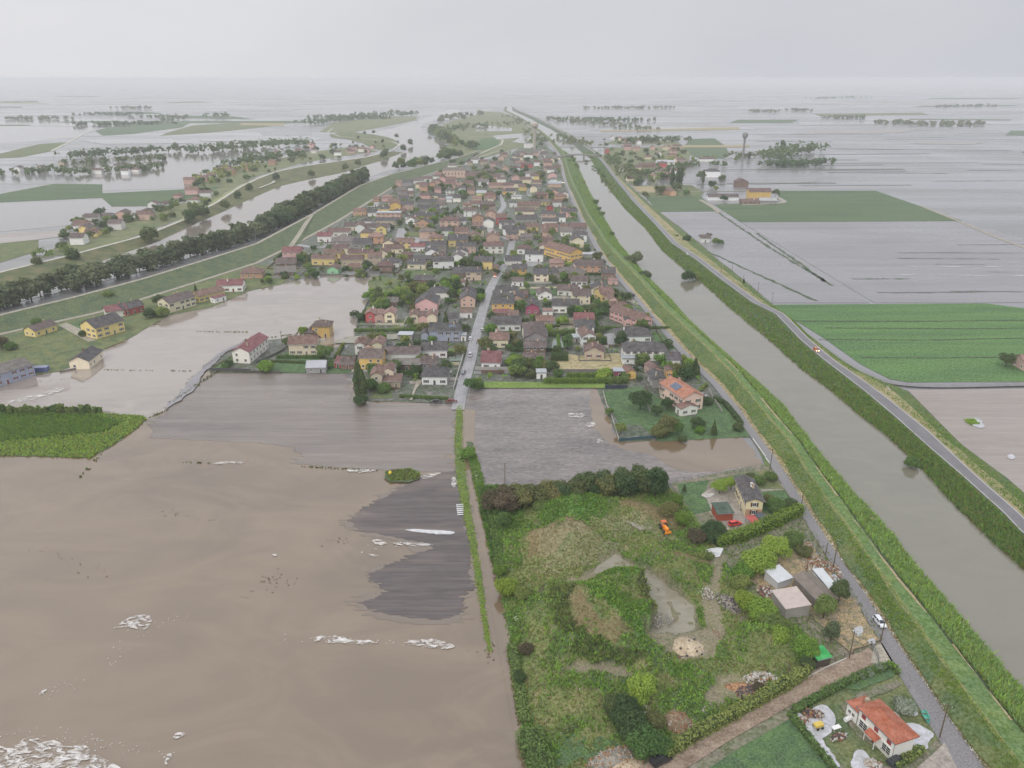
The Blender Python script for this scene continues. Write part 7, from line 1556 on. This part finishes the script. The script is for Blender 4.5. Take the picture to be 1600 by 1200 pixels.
def tractor():
    p = gp(1038, 829, .7); r = empty("tractor", (p.x, p.y, .9), math.radians(-75)); r.scale = (1.15,) * 3; OR = lin(236, 146, 40)
    b = MB(); b.box(-.2, 1.6, -.42, .42, .75, 1.4); b.box(1.6, 1.75, -.36, .36, .7, 1.25); b.box(-1.4, -.2, -.5, .5, .6, 1.0); link("body", b.mesh("body", CARP), r, color=OR)
    b = MB(); b.box(-1.3, -.25, -.62, .62, 1.0, 1.06); b.box(-1.35, -.2, -.7, .7, 2.2, 2.32)
    for x in (-1.3, -.28):
        for y in (-.6, .56): b.box(x, x + .05, y, y + .05, 1.06, 2.2)
    link("cab", b.mesh("cab", CARP), r, color=lin(200, 96, 40))
    for x, y, s in ((-.9, -.85, .75), (-.9, .85, .75), (1.2, -.75, .48), (1.2, .75, .48)):
        w = MB(); w.lathe([(s * .9, -.18), (s, -.1), (s, .1), (s * .9, .18)], 16); w.lathe([(s * .5, .18), (s * .5, .2)], 10, 1); o = link("wheel", w.mesh("wheel", [RUBBER, STEEL]), r, (x, y, s)); o.rotation_euler = (math.pi / 2, 0, 0)
    b = MB(); b.box(2.1, 2.3, -.9, .9, .2, .8); b.box(.4, 2.1, -.6, -.48, .7, .85); b.box(.4, 2.1, .48, .6, .7, .85); link("loader", b.mesh("loader", CARP), r, color=OR); tag(r, "orange tractor with loader standing among the mounds", 'tractor')
tractor()
def person(px, py, top, leg, label, rot=0.0, z=.4):
    p = gp(px, py, z); me = bpy.data.meshes.new("person")
    V = [(0, 0, .95), (0, 0, 1.2), (0, 0, 1.45), (0, 0, 1.56), (0, .02, 1.68), (.1, 0, .9), (.11, .03, .5), (.11, -.02, .06), (.12, .14, .03), (-.1, 0, .9), (-.11, -.03, .5), (-.11, -.08, .06), (-.12, .08, .03), (.2, 0, 1.42), (.26, .02, 1.15), (.24, .12, .92), (-.2, 0, 1.42), (-.26, 0, 1.15), (-.25, .08, .9)]
    E = [(0, 1), (1, 2), (2, 3), (3, 4), (0, 5), (5, 6), (6, 7), (7, 8), (0, 9), (9, 10), (10, 11), (11, 12), (2, 13), (13, 14), (14, 15), (2, 16), (16, 17), (17, 18)]
    me.from_pydata(V, E, []); o = link("person", me, None, p, rot); sk = o.modifiers.new("skin", 'SKIN'); ra = [.15, .15, .16, .06, .1, .1, .075, .05, .05, .1, .075, .05, .05, .07, .05, .04, .07, .05, .04]
    for i, r in enumerate(ra): me.skin_vertices[0].data[i].radius = (r, r)
    me.skin_vertices[0].data[0].use_root = True; o.modifiers.new("smooth", 'SUBSURF').levels = 1
    m, nt, bs = _mat("clothing"); tcn = nt.nodes.new("ShaderNodeTexCoord"); sp = nt.nodes.new("ShaderNodeSeparateXYZ"); nt.links.new(tcn.outputs['Object'], sp.inputs[0]); cr = nt.nodes.new("ShaderNodeValToRGB"); cr.color_ramp.interpolation = 'CONSTANT'
    mr = nt.nodes.new("ShaderNodeMapRange"); mr.inputs[2].default_value = 1.8; nt.links.new(sp.outputs[2], mr.inputs[0]); nt.links.new(mr.outputs[0], cr.inputs[0])
    e = cr.color_ramp.elements; e[0].color = (.03, .03, .03, 1); e[1].position = .05; e[1].color = leg
    for pos, c in ((.54, top), (.85, (.5, .33, .24, 1)), (.955, (.06, .04, .03, 1))): k = e.new(pos); k.color = c
    nt.links.new(cr.outputs[0], bs.inputs['Base Color']); me.materials.append(m); tag(o, label, 'person'); return o
person(746, 534, lin(190, 60, 60), lin(60, 64, 80), "person in a red top standing on the right of main street"); person(744.5, 538, lin(70, 80, 110), lin(40, 42, 50), "person in dark clothes next to the one in red", 1.2); person(747.5, 539, lin(210, 210, 210), lin(60, 60, 66), "person in a white top near the street wall", 2.0)
def boat(px, py, rot, col, label, L=3.6, z=.4):
    p = gp(px, py, z); r = empty("boat", (p.x, p.y, z), rot); n = 9; vs, fs = [], []
    for i in range(n):
        t = i / (n - 1); w = .62 * math.sin(math.pi * min(1, .18 + .82 * t * .98)) ** .6 + .08; x = (t - .5) * L; vs += [(x, -w, .55), (x, -w * .6, .05), (x, w * .6, .05), (x, w, .55), (x, w * .86, .55), (x, w * .5, .14), (x, -w * .5, .14), (x, -w * .86, .55)]
    for i in range(n - 1):
        for j in range(8): fs.append((8 * i + j, 8 * i + (j + 1) % 8, 8 * i + 8 + (j + 1) % 8, 8 * i + 8 + j))
    fs += [tuple(range(7, -1, -1)), tuple(range(8 * (n - 1), 8 * n))]; b = MB(); b.add(vs, [tuple(reversed(f)) for f in fs]); link("hull", b.mesh("hull", CARP), r, color=col)
    for x in (-.2, .25): b = MB(); b.box(x * L - .14, x * L + .14, -.5, .5, .38, .43); link("bench", b.mesh("bench", WOOD), r)
    tag(r, label, 'boat')
boat(1446, 1121, PIX(1442, 1110, 1451, 1131), lin(70, 160, 140), "teal green boat lying on the grass beside the canal road")
# blue skip beside the flooded warehouse
p = gp(62, 580, .2); r = empty("container", (p.x, p.y, .1), .15); b = MB(); b.box(-4, 4, -1.6, 1.6, 0, 2.3); link("box", b.mesh("box", METALC), r, color=lin(92, 102, 150)); [link("rib", (lambda q: (q.box(-3.8 + i * .9, -3.65 + i * .9, -1.68, -1.603, .05, 2.2), q.mesh("rib", METALC))[1])(MB()), r, color=lin(80, 90, 136)) for i in range(9)]
b = MB(); b.box(-4.05, 4.05, -1.65, 1.65, 2.303, 2.4); link("lid", b.mesh("lid", METALC), r, color=lin(120, 128, 160)); tag(r, "blue metal container beside the flooded grey warehouse", 'container')
p = gp(1256, 940 + 1.4, .4); p = gp(1256, 941, .4)
def barrel(px, py, col, label):
    p = gp(px, py, .6); r = empty("barrel", (p.x, p.y, .5)); b = MB(); b.lathe([(.5, 0), (.55, .1), (.55, .5), (.58, .53), (.55, .56), (.55, 1.1), (.5, 1.2)], 14); link("drum", b.mesh("drum", CARP), r, color=col); b = MB(); b.lathe([(.44, 1.2), (.44, 1.24)], 14); link("lid", b.mesh("lid", CARP), r, color=col); tag(r, label, 'barrel')
barrel(1156, 942, lin(50, 96, 160), "blue barrel beside the heap of dark logs")

# ------------------------------------------------------------------ poles, fences, walls
for x, y, h, lb in ((1203, 733, 8, "wooden pole at the road corner above the cream house"), (1251, 797, 8, "wooden pole beside the canal road at the hedge end"), (1302, 886, 9, "wooden pole beside the rubble yard"), (1290, 866, 4, "short pole beside the rubble yard fence"), (1376, 1002, 7, "pole at the gate of the dirt road"), (1327, 1028, 8, "wooden pole behind the green-roofed hut"), (1468, 1152, 9, "leaning pole by the road near the white house"), (1259, 900, 5, "thin pole behind the brown barn"), (789, 760, 9, "wooden pole at the left end of the tree row"), (1126, 432, 7, "first pole on the verge of the bank road"), (1144, 424, 7, "second pole on the verge of the bank road"), (1184, 458, 7, "third pole on the verge of the bank road"), (1206, 474, 7, "pale pole at the corner of the green field"), (1161, 442, 6, "pole near the small conifer on the verge"), (700, 590, 7, "pole beside the street wall at the lower end of town"), (441, 540, 8, "pole on the flooded island corner"), (712, 561, 7, "pole in the flooded garden by main street"), (1230, 1060, 5, "thin pole in the hedge of the dirt road")):
    pole(x, y, h, lb, arm=h > 6, mat=STEEL if 'pale' in lb else None)
post_fence([(1046, 752), (1080, 748), (1130, 741), (1190, 733)], 1.3, "grey wire fence along the wet field above the cream house", col=STEEL, mat=STEEL)
post_fence([(1258, 838), (1290, 886), (1312, 915), (1340, 950)], 1.6, "dark fence between rubble yard and canal road", mat=STEEL)
post_fence([(1290, 1040), (1330, 1022), (1375, 1002)], 1.3, "wooden fence along the upper side of the dirt road", z=.4); post_fence([(1362, 1012), (1370, 1026), (1372, 1034)], 1.6, "dark gate across the dirt road end", step=.8, rails=(.15, .5, .9), name='gate', mat=STEEL)
post_fence([(1402, 1052), (1412, 1066), (1420, 1076)], 1.2, "short grey fence at the yard entrance by the road", mat=STEEL); post_fence([(318, 575), (352, 552), (386, 533)], 1.2, "broken fence along the left bank of the flooded island", mat=WOOD)
low_wall([(942, 612), (948, 634), (956, 652), (967, 688)], .8, "low grey wall between wet field and villa garden"); low_wall([(967, 689), (1000, 686), (1030, 684)], 1.1, "dark blue wall along the lower villa garden edge", lin(54, 82, 92)); low_wall([(945, 607), (980, 607)], 1.6, "dark navy screen fence at the top of the villa garden", lin(40, 52, 66), name='screen_fence', cat='fence')
low_wall([(328, 579), (372, 580), (392, 581)], 1.5, "dark retaining wall along the front of the flooded island", lin(74, 72, 72), .4); low_wall([(392, 581.5), (440, 583)], .9, "lower dark wall continuing along the flooded island front", lin(80, 78, 74), .4); low_wall([(400, 568), (428, 556), (446, 546)], 1.2, "dark yard wall behind the maroon-roofed row house", lin(92, 90, 90))
low_wall([(709, 608), (716, 583), (726, 550)], 1.3, "pale wall along the left side of main street", lin(196, 194, 188)); low_wall([(742, 578), (780, 578), (816, 578), (860, 579)], 1.6, "long grey wall below the maroon-roofed bungalow", lin(168, 164, 160)); low_wall([(752, 583), (788, 583)], 1.5, "brown board wall behind the corner street tree", lin(104, 82, 72)); low_wall([(860, 581), (900, 581), (976, 581)], 1.4, "grey wall closing the straw-coloured plot", lin(120, 112, 112))
low_wall([(812, 451), (878, 450)], .9, "cream wall along the lawn in the middle of town", lin(220, 208, 180)); low_wall([(962, 473), (992, 471)], 1.0, "pale wall below the small lawn at the canal road", lin(206, 200, 190)); low_wall([(682, 556), (700, 556), (726, 553)], 1.0, "low wall in front of the garden by main street", lin(170, 160, 150)); low_wall([(680, 572), (718, 570)], 1.4, "beige garden wall behind the hipped grey house", lin(196, 186, 160))
low_wall([(680, 584), (706, 583)], 1.2, "white wall behind the hipped grey house", lin(206, 204, 198)); low_wall([(975, 580), (978, 556), (966, 550)], 1.2, "low wall on the right of the straw-coloured plot", lin(150, 146, 146)); low_wall([(1058, 590), (1080, 587), (1082, 583)], 1.0, "white garden wall beside the canal road", lin(204, 202, 198)); low_wall([(690, 417), (636, 417)], 1.4, "dark board wall behind the walled lawn", lin(70, 68, 66)); low_wall([(556, 519), (562, 500), (575, 472)], .8, "low dark wall between the flood and the red triplex", lin(86, 84, 76)); low_wall([(500, 431), (540, 431), (560, 431)], .8, "low quay wall below the mint green house", lin(120, 116, 106))
low_wall([(1242, 1120), (1262, 1146), (1285, 1176), (1304, 1205)], .5, "white kerb wall along the slushy yard", lin(206, 206, 206)); low_wall([(1270, 1093), (1300, 1080), (1320, 1070)], .5, "pale kerb wall on the upper edge of slushy yard", lin(196, 196, 190)); low_wall([(93, 582), (118, 577), (150, 562), (130, 560)], .7, "low wall round the flooded terrace of the cream bungalow", lin(110, 104, 96)); low_wall([(1176, 686), (1186, 700), (1196, 714)], .4, "white kerb beside the wet field and canal road", lin(214, 214, 208)); low_wall([(1196, 716), (1202, 724)], .4, "short white kerb just below the longer one", lin(214, 214, 208))
low_wall([(1322, 1030), (1290, 1044), (1245, 1068)], .35, "pale stone edging along the upper side of dirt road", lin(190, 188, 180)); low_wall([(1200, 1094), (1140, 1126), (1060, 1172)], .35, "white edging below the long clipped hedge", lin(200, 200, 196))

# ------------------------------------------------------------------ foam, slush, plastic
PLASTIC = mat_mottle('white_plastic', [lin(206, 206, 206), lin(184, 184, 186)], 0.5, rough=0.4, bump=0.3)
def foam(pxs, label, mat=FOAM, z=.22, rag=.22, step=1.0, th=.03, name='foam_patch', cat='foam', sm=1): sheet(name, pxs, PLASTIC if 'plastic' in name else mat, z, rag=rag, step=step, xs=1.3, label=label, cat=cat, kind='thing', thick=th, smooth=sm)
foam([(174, 983), (190, 972), (206, 963), (232, 960), (238, 968), (234, 980), (220, 985), (205, 980), (184, 980)], "largest drifting raft of white foam on the brown flood")
foam([(-30, 1166), (20, 1168), (42, 1150), (60, 1154), (92, 1158), (100, 1168), (134, 1162), (142, 1176), (170, 1190), (200, 1208), (-40, 1240)], "big white foam bank in the lower corner of the flood", rag=.3)
foam([(268, 1154), (276, 1143), (293, 1146), (280, 1153)], "small foam raft near the bottom of the flood"); foam([(255, 1196), (260, 1180), (270, 1176), (268, 1190)], "small upright foam raft just above the lower edge"); foam([(60, 1082), (72, 1076), (74, 1078), (64, 1084)], "tiny foam streak alone on the flood", rag=.08, step=.6)
foam([(478, 999), (500, 994), (530, 993), (560, 1000), (600, 1003), (575, 1007), (540, 1006), (520, 1004)], "long foam streak on the flood below the dark soil", rag=.25); foam([(626, 1006), (650, 998), (690, 1000), (712, 1008), (708, 1014), (670, 1012)], "white foam streak right of the long one"); foam([(628, 827), (700, 830), (714, 833), (700, 836), (650, 832)], "straight white plastic strip on the dark soil", th=.25, rag=.1, name='plastic_strip', cat='plastic'); foam([(580, 843), (592, 842), (606, 849), (596, 853), (584, 850)], "broken white foam left of the long white strip"); foam([(612, 846), (645, 847), (684, 851), (660, 854), (620, 852)], "white foam strip in the notch of dark soil")
foam([(573, 866), (580, 865), (594, 868), (584, 871)], "small foam spot below the notch of dark soil"); foam([(424, 866), (432, 864), (434, 869), (426, 869)], "tiny foam spot in the middle of the flood", rag=.1, step=.7); foam([(656, 743), (690, 737), (688, 741), (662, 750)], "white foam tongue at the right end of the islet"); foam([(704, 746), (712, 744), (714, 760), (706, 762)], "white foam patch beside the grass track"); foam([(540, 733), (560, 732), (596, 735), (560, 739), (545, 737)], "thin foam fringe left of the islet", rag=.15); foam([(330, 724), (360, 720), (384, 722), (370, 725), (340, 726)], "thin white streak on the flood above left of centre", rag=.2)
for i in range(6): foam([(713 + i * .3, 788 + i * 3), (724, 787 + i * 3.2), (724, 788.6 + i * 3.2), (713 + i * .3, 790 + i * 3)], f"white plastic strip in the small row beside the track, {['topmost', 'second', 'third', 'fourth', 'fifth', 'lowest'][i]}", rag=.06, step=.8, name='plastic_strip', cat='plastic', sm=0, z=.34)
foam([(740, 728), (748, 742), (746, 754), (742, 745)], "white foam patch right of the ditch", z=.34); foam([(886, 646), (900, 645), (906, 650), (890, 653)], "left foam patch on the grey swirled field"); foam([(900, 648), (912, 645), (912, 652), (902, 653)], "foam patch right beside the left one on the swirled field", rag=.2); foam([(930, 690), (936, 685), (944, 690), (934, 693)], "foam patch near the villa garden wall"); foam([(912, 663), (930, 659), (930, 666), (918, 668)], "lower foam patch on the swirled field")
foam([(1512, 658), (1520, 652), (1534, 656), (1540, 668), (1524, 668)], "white slush around a green tuft on the pale mud field", HAIL); foam([(1572, 712), (1582, 709), (1588, 716), (1578, 718)], "small white slush patch on the pale mud field", HAIL); foam([(6, 628), (60, 616), (96, 604), (100, 610), (60, 622), (20, 632)], "white foam line in front of the flooded warehouse", rag=.4)
foam([(1096, 860), (1130, 855), (1128, 862), (1124, 872), (1102, 866)], "white plastic sheet lying beside the dirt path", z=.6, th=.15, name='plastic_sheet', cat='plastic'); foam([(1097, 770), (1116, 768), (1116, 773), (1106, 778), (1096, 776)], "white slush patch on the paved yard", z=.34); foam([(872, 1045), (880, 1040), (882, 1050), (876, 1054)], "white slush patch on the scrubland slope", z=1.0, th=.3); foam([(803, 965), (810, 962), (811, 970), (804, 969)], "small white scrap near the ditch on the scrubland", z=.9, th=.3)
foam([(1268, 1108), (1282, 1100), (1296, 1104), (1306, 1120), (1304, 1134), (1296, 1148), (1280, 1156), (1268, 1146), (1256, 1130), (1244, 1116), (1250, 1112), (1262, 1126)], "large pale slush sheet in the yard around the junk piles", HAIL, z=.34, th=.06); foam([(1262, 1134), (1284, 1152), (1300, 1176), (1316, 1202), (1304, 1208), (1280, 1172), (1256, 1142)], "pale slush band along the kerb of the yard", HAIL, z=.34, th=.06); foam([(1332, 1178), (1344, 1170), (1356, 1176), (1362, 1190), (1366, 1204), (1330, 1206)], "pale slush patch in front of the white house porch", HAIL, z=.34, th=.06); foam([(1408, 1130), (1432, 1130), (1456, 1142), (1460, 1148), (1452, 1158), (1450, 1172), (1432, 1170), (1424, 1160)], "large pale slush patch behind the white house", HAIL, z=.34, th=.06)
foam([(1392, 1110), (1402, 1114), (1410, 1128), (1404, 1130), (1394, 1120)], "narrow slush patch along the back of the white house", HAIL, z=.34, th=.06); foam([(1416, 1112), (1430, 1108), (1436, 1116), (1426, 1120)], "slush patch under the whitened bush", HAIL, z=.34, th=.06); foam([(1354, 1000), (1366, 996), (1370, 1004), (1360, 1008)], "slush patch near the dirt road gate", HAIL, z=.34, th=.1); foam([(1328, 938), (1336, 944), (1350, 966), (1346, 970), (1334, 956)], "slush streak between barn trees and the canal road", HAIL, z=.38, th=.1)
foam([(1268, 885), (1276, 878), (1284, 890), (1280, 902), (1288, 908), (1276, 902)], "white slush on the rubble behind the trailer", HAIL, z=.4, th=.2); foam([(1300, 896), (1308, 900), (1318, 912), (1312, 916), (1304, 908)], "white slush strip by the road near the trailer", HAIL, z=.4, th=.15); foam([(1330, 984), (1346, 976), (1350, 990), (1338, 996)], "slush patch below the grey-green tree", HAIL, z=.4, th=.1)
tufts("weeds", scatter([(1506, 656), (1522, 655), (1530, 662), (1516, 664)], 160, .3), .6, .3, ['weed', 'bright'])

# ------------------------------------------------------------------ heaps
SAND = mat_mottle("pale_sand", [lin(190, 168, 136), lin(166, 142, 112), lin(200, 184, 156)], .4, bump=.4, fine=2.5); EARTH = mat_mottle("heap_earth", [lin(134, 112, 84), lin(112, 98, 70)], .4, bump=.4, fine=2.5); GREYM = mat_mottle("heap_rubble", [lin(150, 142, 128), lin(120, 112, 96)], .4, bump=.5, fine=2.5)
ST = [mat_plain("pale_stone", lin(176, 166, 152), .9, var=.35), mat_plain("grey_stone", lin(146, 142, 136), .9, var=.3), mat_plain("brick_rubble", lin(142, 102, 82), .9, var=.3), mat_plain("dark_stone", lin(84, 76, 78), .9, var=.3), mat_plain("white_scrap", lin(196, 192, 186), .8, var=.3), mat_plain("orange_clay", lin(160, 122, 86), .9, var=.3), mat_plain("purple_log", lin(110, 96, 100), .9, var=.3)]
rubble("sand_heap", 1072, 1014, 5.4, 4.4, 2.0, 60, .26, [ST[1], ST[0], ST[3]], "flat heap of pale sand beside the muddy pool", z=.4, mound=SAND); rubble("rubble_heap", 1058, 1030, 2.2, 1.2, .7, 40, .28, [ST[4], ST[4], ST[2], ST[3]], "white rubbish heap at the foot of the sand heap", z=.5)
rubble("log_heap", 1137, 943, 2.6, 4.6, 1.0, 300, .22, [ST[6], ST[3], ST[1], ST[0]], "long heap of dark logs and stones beside the dirt path", z=.4, mound=GREYM, rot=.35); rubble("rubble_heap", 1124, 1000, 1.4, 5, .6, 140, .18, [ST[2], ST[5], ST[1]], "narrow reddish stone heap along the dirt path", z=.5, mound=EARTH, rot=.1)
rubble("rubble_heap", 1040, 1088, 6, 3, 1.0, 220, .25, [ST[1], ST[0], ST[3]], "grey stone heap right of the bright green tree", z=.6, mound=GREYM); rubble("rubble_heap", 1072, 1084, 4, 3, 1.3, 220, .22, [ST[1], ST[3], ST[0]], "dark grey gravel heap next to the stone heap", z=.6, mound=GREYM); rubble("rubble_heap", 1056, 1124, 3.6, 4.2, 1.5, 220, .2, [ST[2], ST[5], ST[0]], "reddish brick heap by the long hedge", z=.5, mound=EARTH); rubble("rubble_heap", 1092, 1106, 3, 2, 1.2, 140, .24, [ST[0], ST[4], ST[1]], "white-edged rubble heap right of the brick heap", z=.5, mound=GREYM)
rubble("rubble_heap", 1014, 1108, 3.4, 2, .9, 140, .22, [ST[4], ST[0], ST[1]], "pale broken concrete heap under the bright green tree", z=.5, mound=GREYM); rubble("rubble_heap", 1188, 1062, 4, 2.2, .8, 90, .34, [ST[4], ST[4], ST[0], ST[5]], "white and pink rubbish scattered near the long hedge", z=.5); rubble("rubble_heap", 1170, 1082, 3.5, 2.2, .9, 140, .25, [ST[3], ST[3], ST[2]], "blackened brush heap above the long hedge", z=.5, mound=EARTH); rubble("clay_heap", 1154, 1074, 3.6, 1.6, .8, 60, .18, [ST[5], ST[2]], "orange clay heap beside the blackened brush", z=.5, mound=mat_mottle("orange_earth", [lin(180, 134, 88), lin(160, 118, 78)], .4, bump=.4, fine=2))
rubble("rubble_heap", 1284, 888, 4.5, 6, .5, 300, .24, [ST[5], ST[2], ST[0], ST[4]], "orange and white rubble spread behind the white trailer", z=.4, rot=.6); rubble("rubble_heap", 1250, 856, 2.6, 4.5, .4, 160, .2, [ST[0], ST[4], ST[2]], "whitish rubble at the top of the rubble yard", z=.4, rot=-.9); rubble("rubble_heap", 1196, 925, 2.2, 2.4, .6, 80, .3, [ST[2], ST[3], ST[4]], "dark scrap heap left of the pale open shed", z=.4); rubble("rubble_heap", 1068, 868, 3, 1.5, .8, 120, .22, [ST[3], ST[6]], "dark purple brush heap below the tractor", z=.6, mound=EARTH); rubble("rubble_heap", 1022, 968, 5, 3, .8, 200, .2, [ST[0], ST[1], ST[1]], "pale stones on the slope above the muddy pool", z=.9); rubble("rubble_heap", 1100, 925, 2, 5, .6, 140, .2, [ST[0], ST[4], ST[1]], "pale stones along the left side of dirt path", z=.7, rot=.1)
rubble("rubble_heap", 955, 1186, 6, 2.4, 1.0, 260, .22, [ST[0], ST[1], ST[5]], "long pale stone heap by the small lawn", z=.4, rot=.45, mound=GREYM); rubble("clay_heap", 978, 1198, 4, 2, .6, 40, .18, [ST[5]], "ochre earth heap at the lower picture edge", z=.4, rot=.45, mound=SAND)
rubble("scrap_pile", 1264, 1116, 1.5, 1.3, 1.0, 60, .26, [ST[5], ST[2], ST[3]], "orange and brown scrap pile in the slushy yard", z=.42); rubble("scrap_pile", 1279, 1118, 1.2, 1.2, .9, 50, .24, [ST[2], ST[0], ST[3]], "pinkish scrap pile right of the orange one", z=.42); rubble("scrap_pile", 1257, 1126, 1.1, .9, .7, 40, .24, [ST[0], ST[2], ST[4]], "pale scrap pile below the orange one", z=.42); rubble("scrap_pile", 1310, 1152, 2.2, .8, .5, 50, .24, [ST[3], ST[4], ST[2]], "row of scrap beside the white table", z=.42, rot=.4); rubble("scrap_pile", 1364, 1194, 1.8, 1.2, .7, 50, .3, [ST[0], ST[4], ST[5]], "cream scrap pile in front of the white house", z=.42)
rubble("canal_stones", 1352, 806, 1.5, 4.5, .4, 120, .2, [ST[5], ST[0]], "bare sandy landslip on the canal bank", z=1.2, rot=.6, mound=SAND); rubble("rubble_heap", 1162, 795, 1.4, 2.2, .5, 60, .2, [ST[0], ST[3], ST[4]], "clutter on the terrace behind the cream house", z=.4)
p = gp(1278, 1137, .42); r = empty("cart", (p.x, p.y, .42), .3); b = MB(); b.box(-1.0, 1.0, -.6, .6, .6, 1.15); link("bed", b.mesh("bed", PLAINC), r, color=lin(206, 180, 84)); b = MB(); b.box(1.0, 2.2, -.05, .05, .55, .65); link("drawbar", b.mesh("drawbar", STEEL), r)
for x in (-.6, .6):
    for y in (-.72, .72): b = MB(); b.lathe([(.3, -.08), (.32, 0), (.3, .08)], 12); o = link("wheel", b.mesh("wheel", RUBBER), r, (x, y, .32)); o.rotation_euler = (math.pi / 2, 0, 0)
tag(r, "yellow farm cart on the slush in the yard", 'cart')
p = gp(1306, 1140, .42); r = empty("table", (p.x, p.y, .42), .35); b = MB(); b.box(-1.0, 1.0, -.5, .5, .7, .78); link("tabletop", b.mesh("tabletop", PLAINC), r, color=lin(226, 226, 222))
for x in (-.9, .9):
    for y in (-.4, .4): b = MB(); b.box(x - .04, x + .04, y - .04, y + .04, 0, .7); link("leg", b.mesh("leg", PLAINC), r, color=lin(200, 200, 200))
tag(r, "white garden table on the slush in the yard", 'table')
p = gp(1324, 1126, .42); r = empty("tank", (p.x, p.y, .42), .5); b = MB(); b.tube((-.8, 0, .55), (.8, 0, .55), .5, .5, 14); link("vessel", b.mesh("vessel", PLAINC), r, color=lin(226, 226, 224)); [link("cradle", (lambda q: (q.box(x - .08, x + .08, -.4, .4, 0, .2), q.mesh("cradle", STEEL))[1])(MB()), r) for x in (-.5, .5)]; tag(r, "white cylindrical tank beside the white house wing", 'tank')

def farm_machine(px, py, rot, col, label):
    p = gp(px, py, .15); r = empty("farm_machine", (p.x, p.y, .15), rot); b = MB(); b.box(-2.6, 2.6, -.12, .12, .7, .95); b.box(-2.6, 2.6, -1.2, -1.0, .6, .8); [b.box(x - .06, x + .06, -1.1, .9, .8, .9) for x in (-2.4, -1.2, 0, 1.2, 2.4)]; b.box(-.1, .1, .9, 2.4, .7, .85); link("frame", b.mesh("frame", METALC), r, color=col)
    for i in range(10): b = MB(); b.box(-.05, .05, -.15, .1, -.2, .75); link("tine", b.mesh("tine", STEEL), r, (-2.4 + i * .53, -1.1, 0))
    for x in (-2.2, 2.2): b = MB(); b.lathe([(.45, -.14), (.52, 0), (.45, .14)], 14); o = link("wheel", b.mesh("wheel", RUBBER), r, (x, .4, .5)); o.rotation_euler = (0, math.pi / 2, 0)
    b = MB(); b.box(-1.4, 1.4, -.8, .6, .95, 1.7); link("hopper", b.mesh("hopper", METALC), r, color=tuple(c * .7 for c in col[:3]) + (1,)); tag(r, label, 'farm machine')
farm_machine(681, 630, .2, lin(52, 44, 46), "dark farm machine standing in the flood below the hedge"); farm_machine(705, 629, .1, lin(124, 52, 50), "dark red farm implement next to the street end")
p = gp(610, 746, .3); r = empty("marker_post", (p.x, p.y, .3)); b = MB(); b.tube((0, 0, 0), (0, 0, 1.6), .06, .06, 6); link("post", b.mesh("post", STEEL), r); b = MB(); b.lathe([(.05, 1.5), (.55, 1.6), (.6, 2.0), (.4, 2.4), (.05, 2.5)], 12); link("cap", b.mesh("cap", PLAINC), r, color=lin(226, 196, 60)); tag(r, "yellow marker post standing on the islet in the flood", 'marker')

# specks of foam and drifting plant bits on the flood
def drift(name, curves, n, size, mat, sp):
    Ps = []
    for c in curves:
        q = resample([gp(x, y, .14) for x, y in c], 120); i = NR.integers(0, 120, n); Ps.append(q[i] + NR.normal(0, 1, (n, 3)) * [sp * 1.6, sp, 0])
    P = np.concatenate(Ps); P[:, 2] = .2; V, F_ = quads(P, NR.normal(0, .08, (len(P), 3)) + [0, 0, 1], size, .5); tag(link(name, np_mesh(name, V, F_, mat)), kind='stuff')
drift("foam_specks", [[(170, 1040), (200, 1000), (240, 975), (290, 960)], [(440, 996), (560, 1002), (720, 1012)], [(120, 1150), (180, 1170), (260, 1180)], [(60, 1085), (120, 1065)], [(560, 860), (620, 850), (690, 852)], [(540, 735), (600, 737), (660, 747)], [(0, 1150), (80, 1145), (160, 1165)], [(0, 634), (60, 618), (100, 606)], [(290, 722), (400, 721)]], 42, .22, FOAM, .9)
drift("plant_bits", [[(520, 845), (522, 848)], [(410, 906), (436, 900)], [(60, 850), (110, 880), (180, 900)], [(250, 800), (330, 810)], [(380, 935), (470, 905)], [(100, 700), (180, 690)], [(760, 1015), (770, 1026)], [(300, 540), (420, 530)], [(60, 596), (120, 590)], [(480, 500), (560, 480)]], 16, .26, LF['brown'], 1.4)
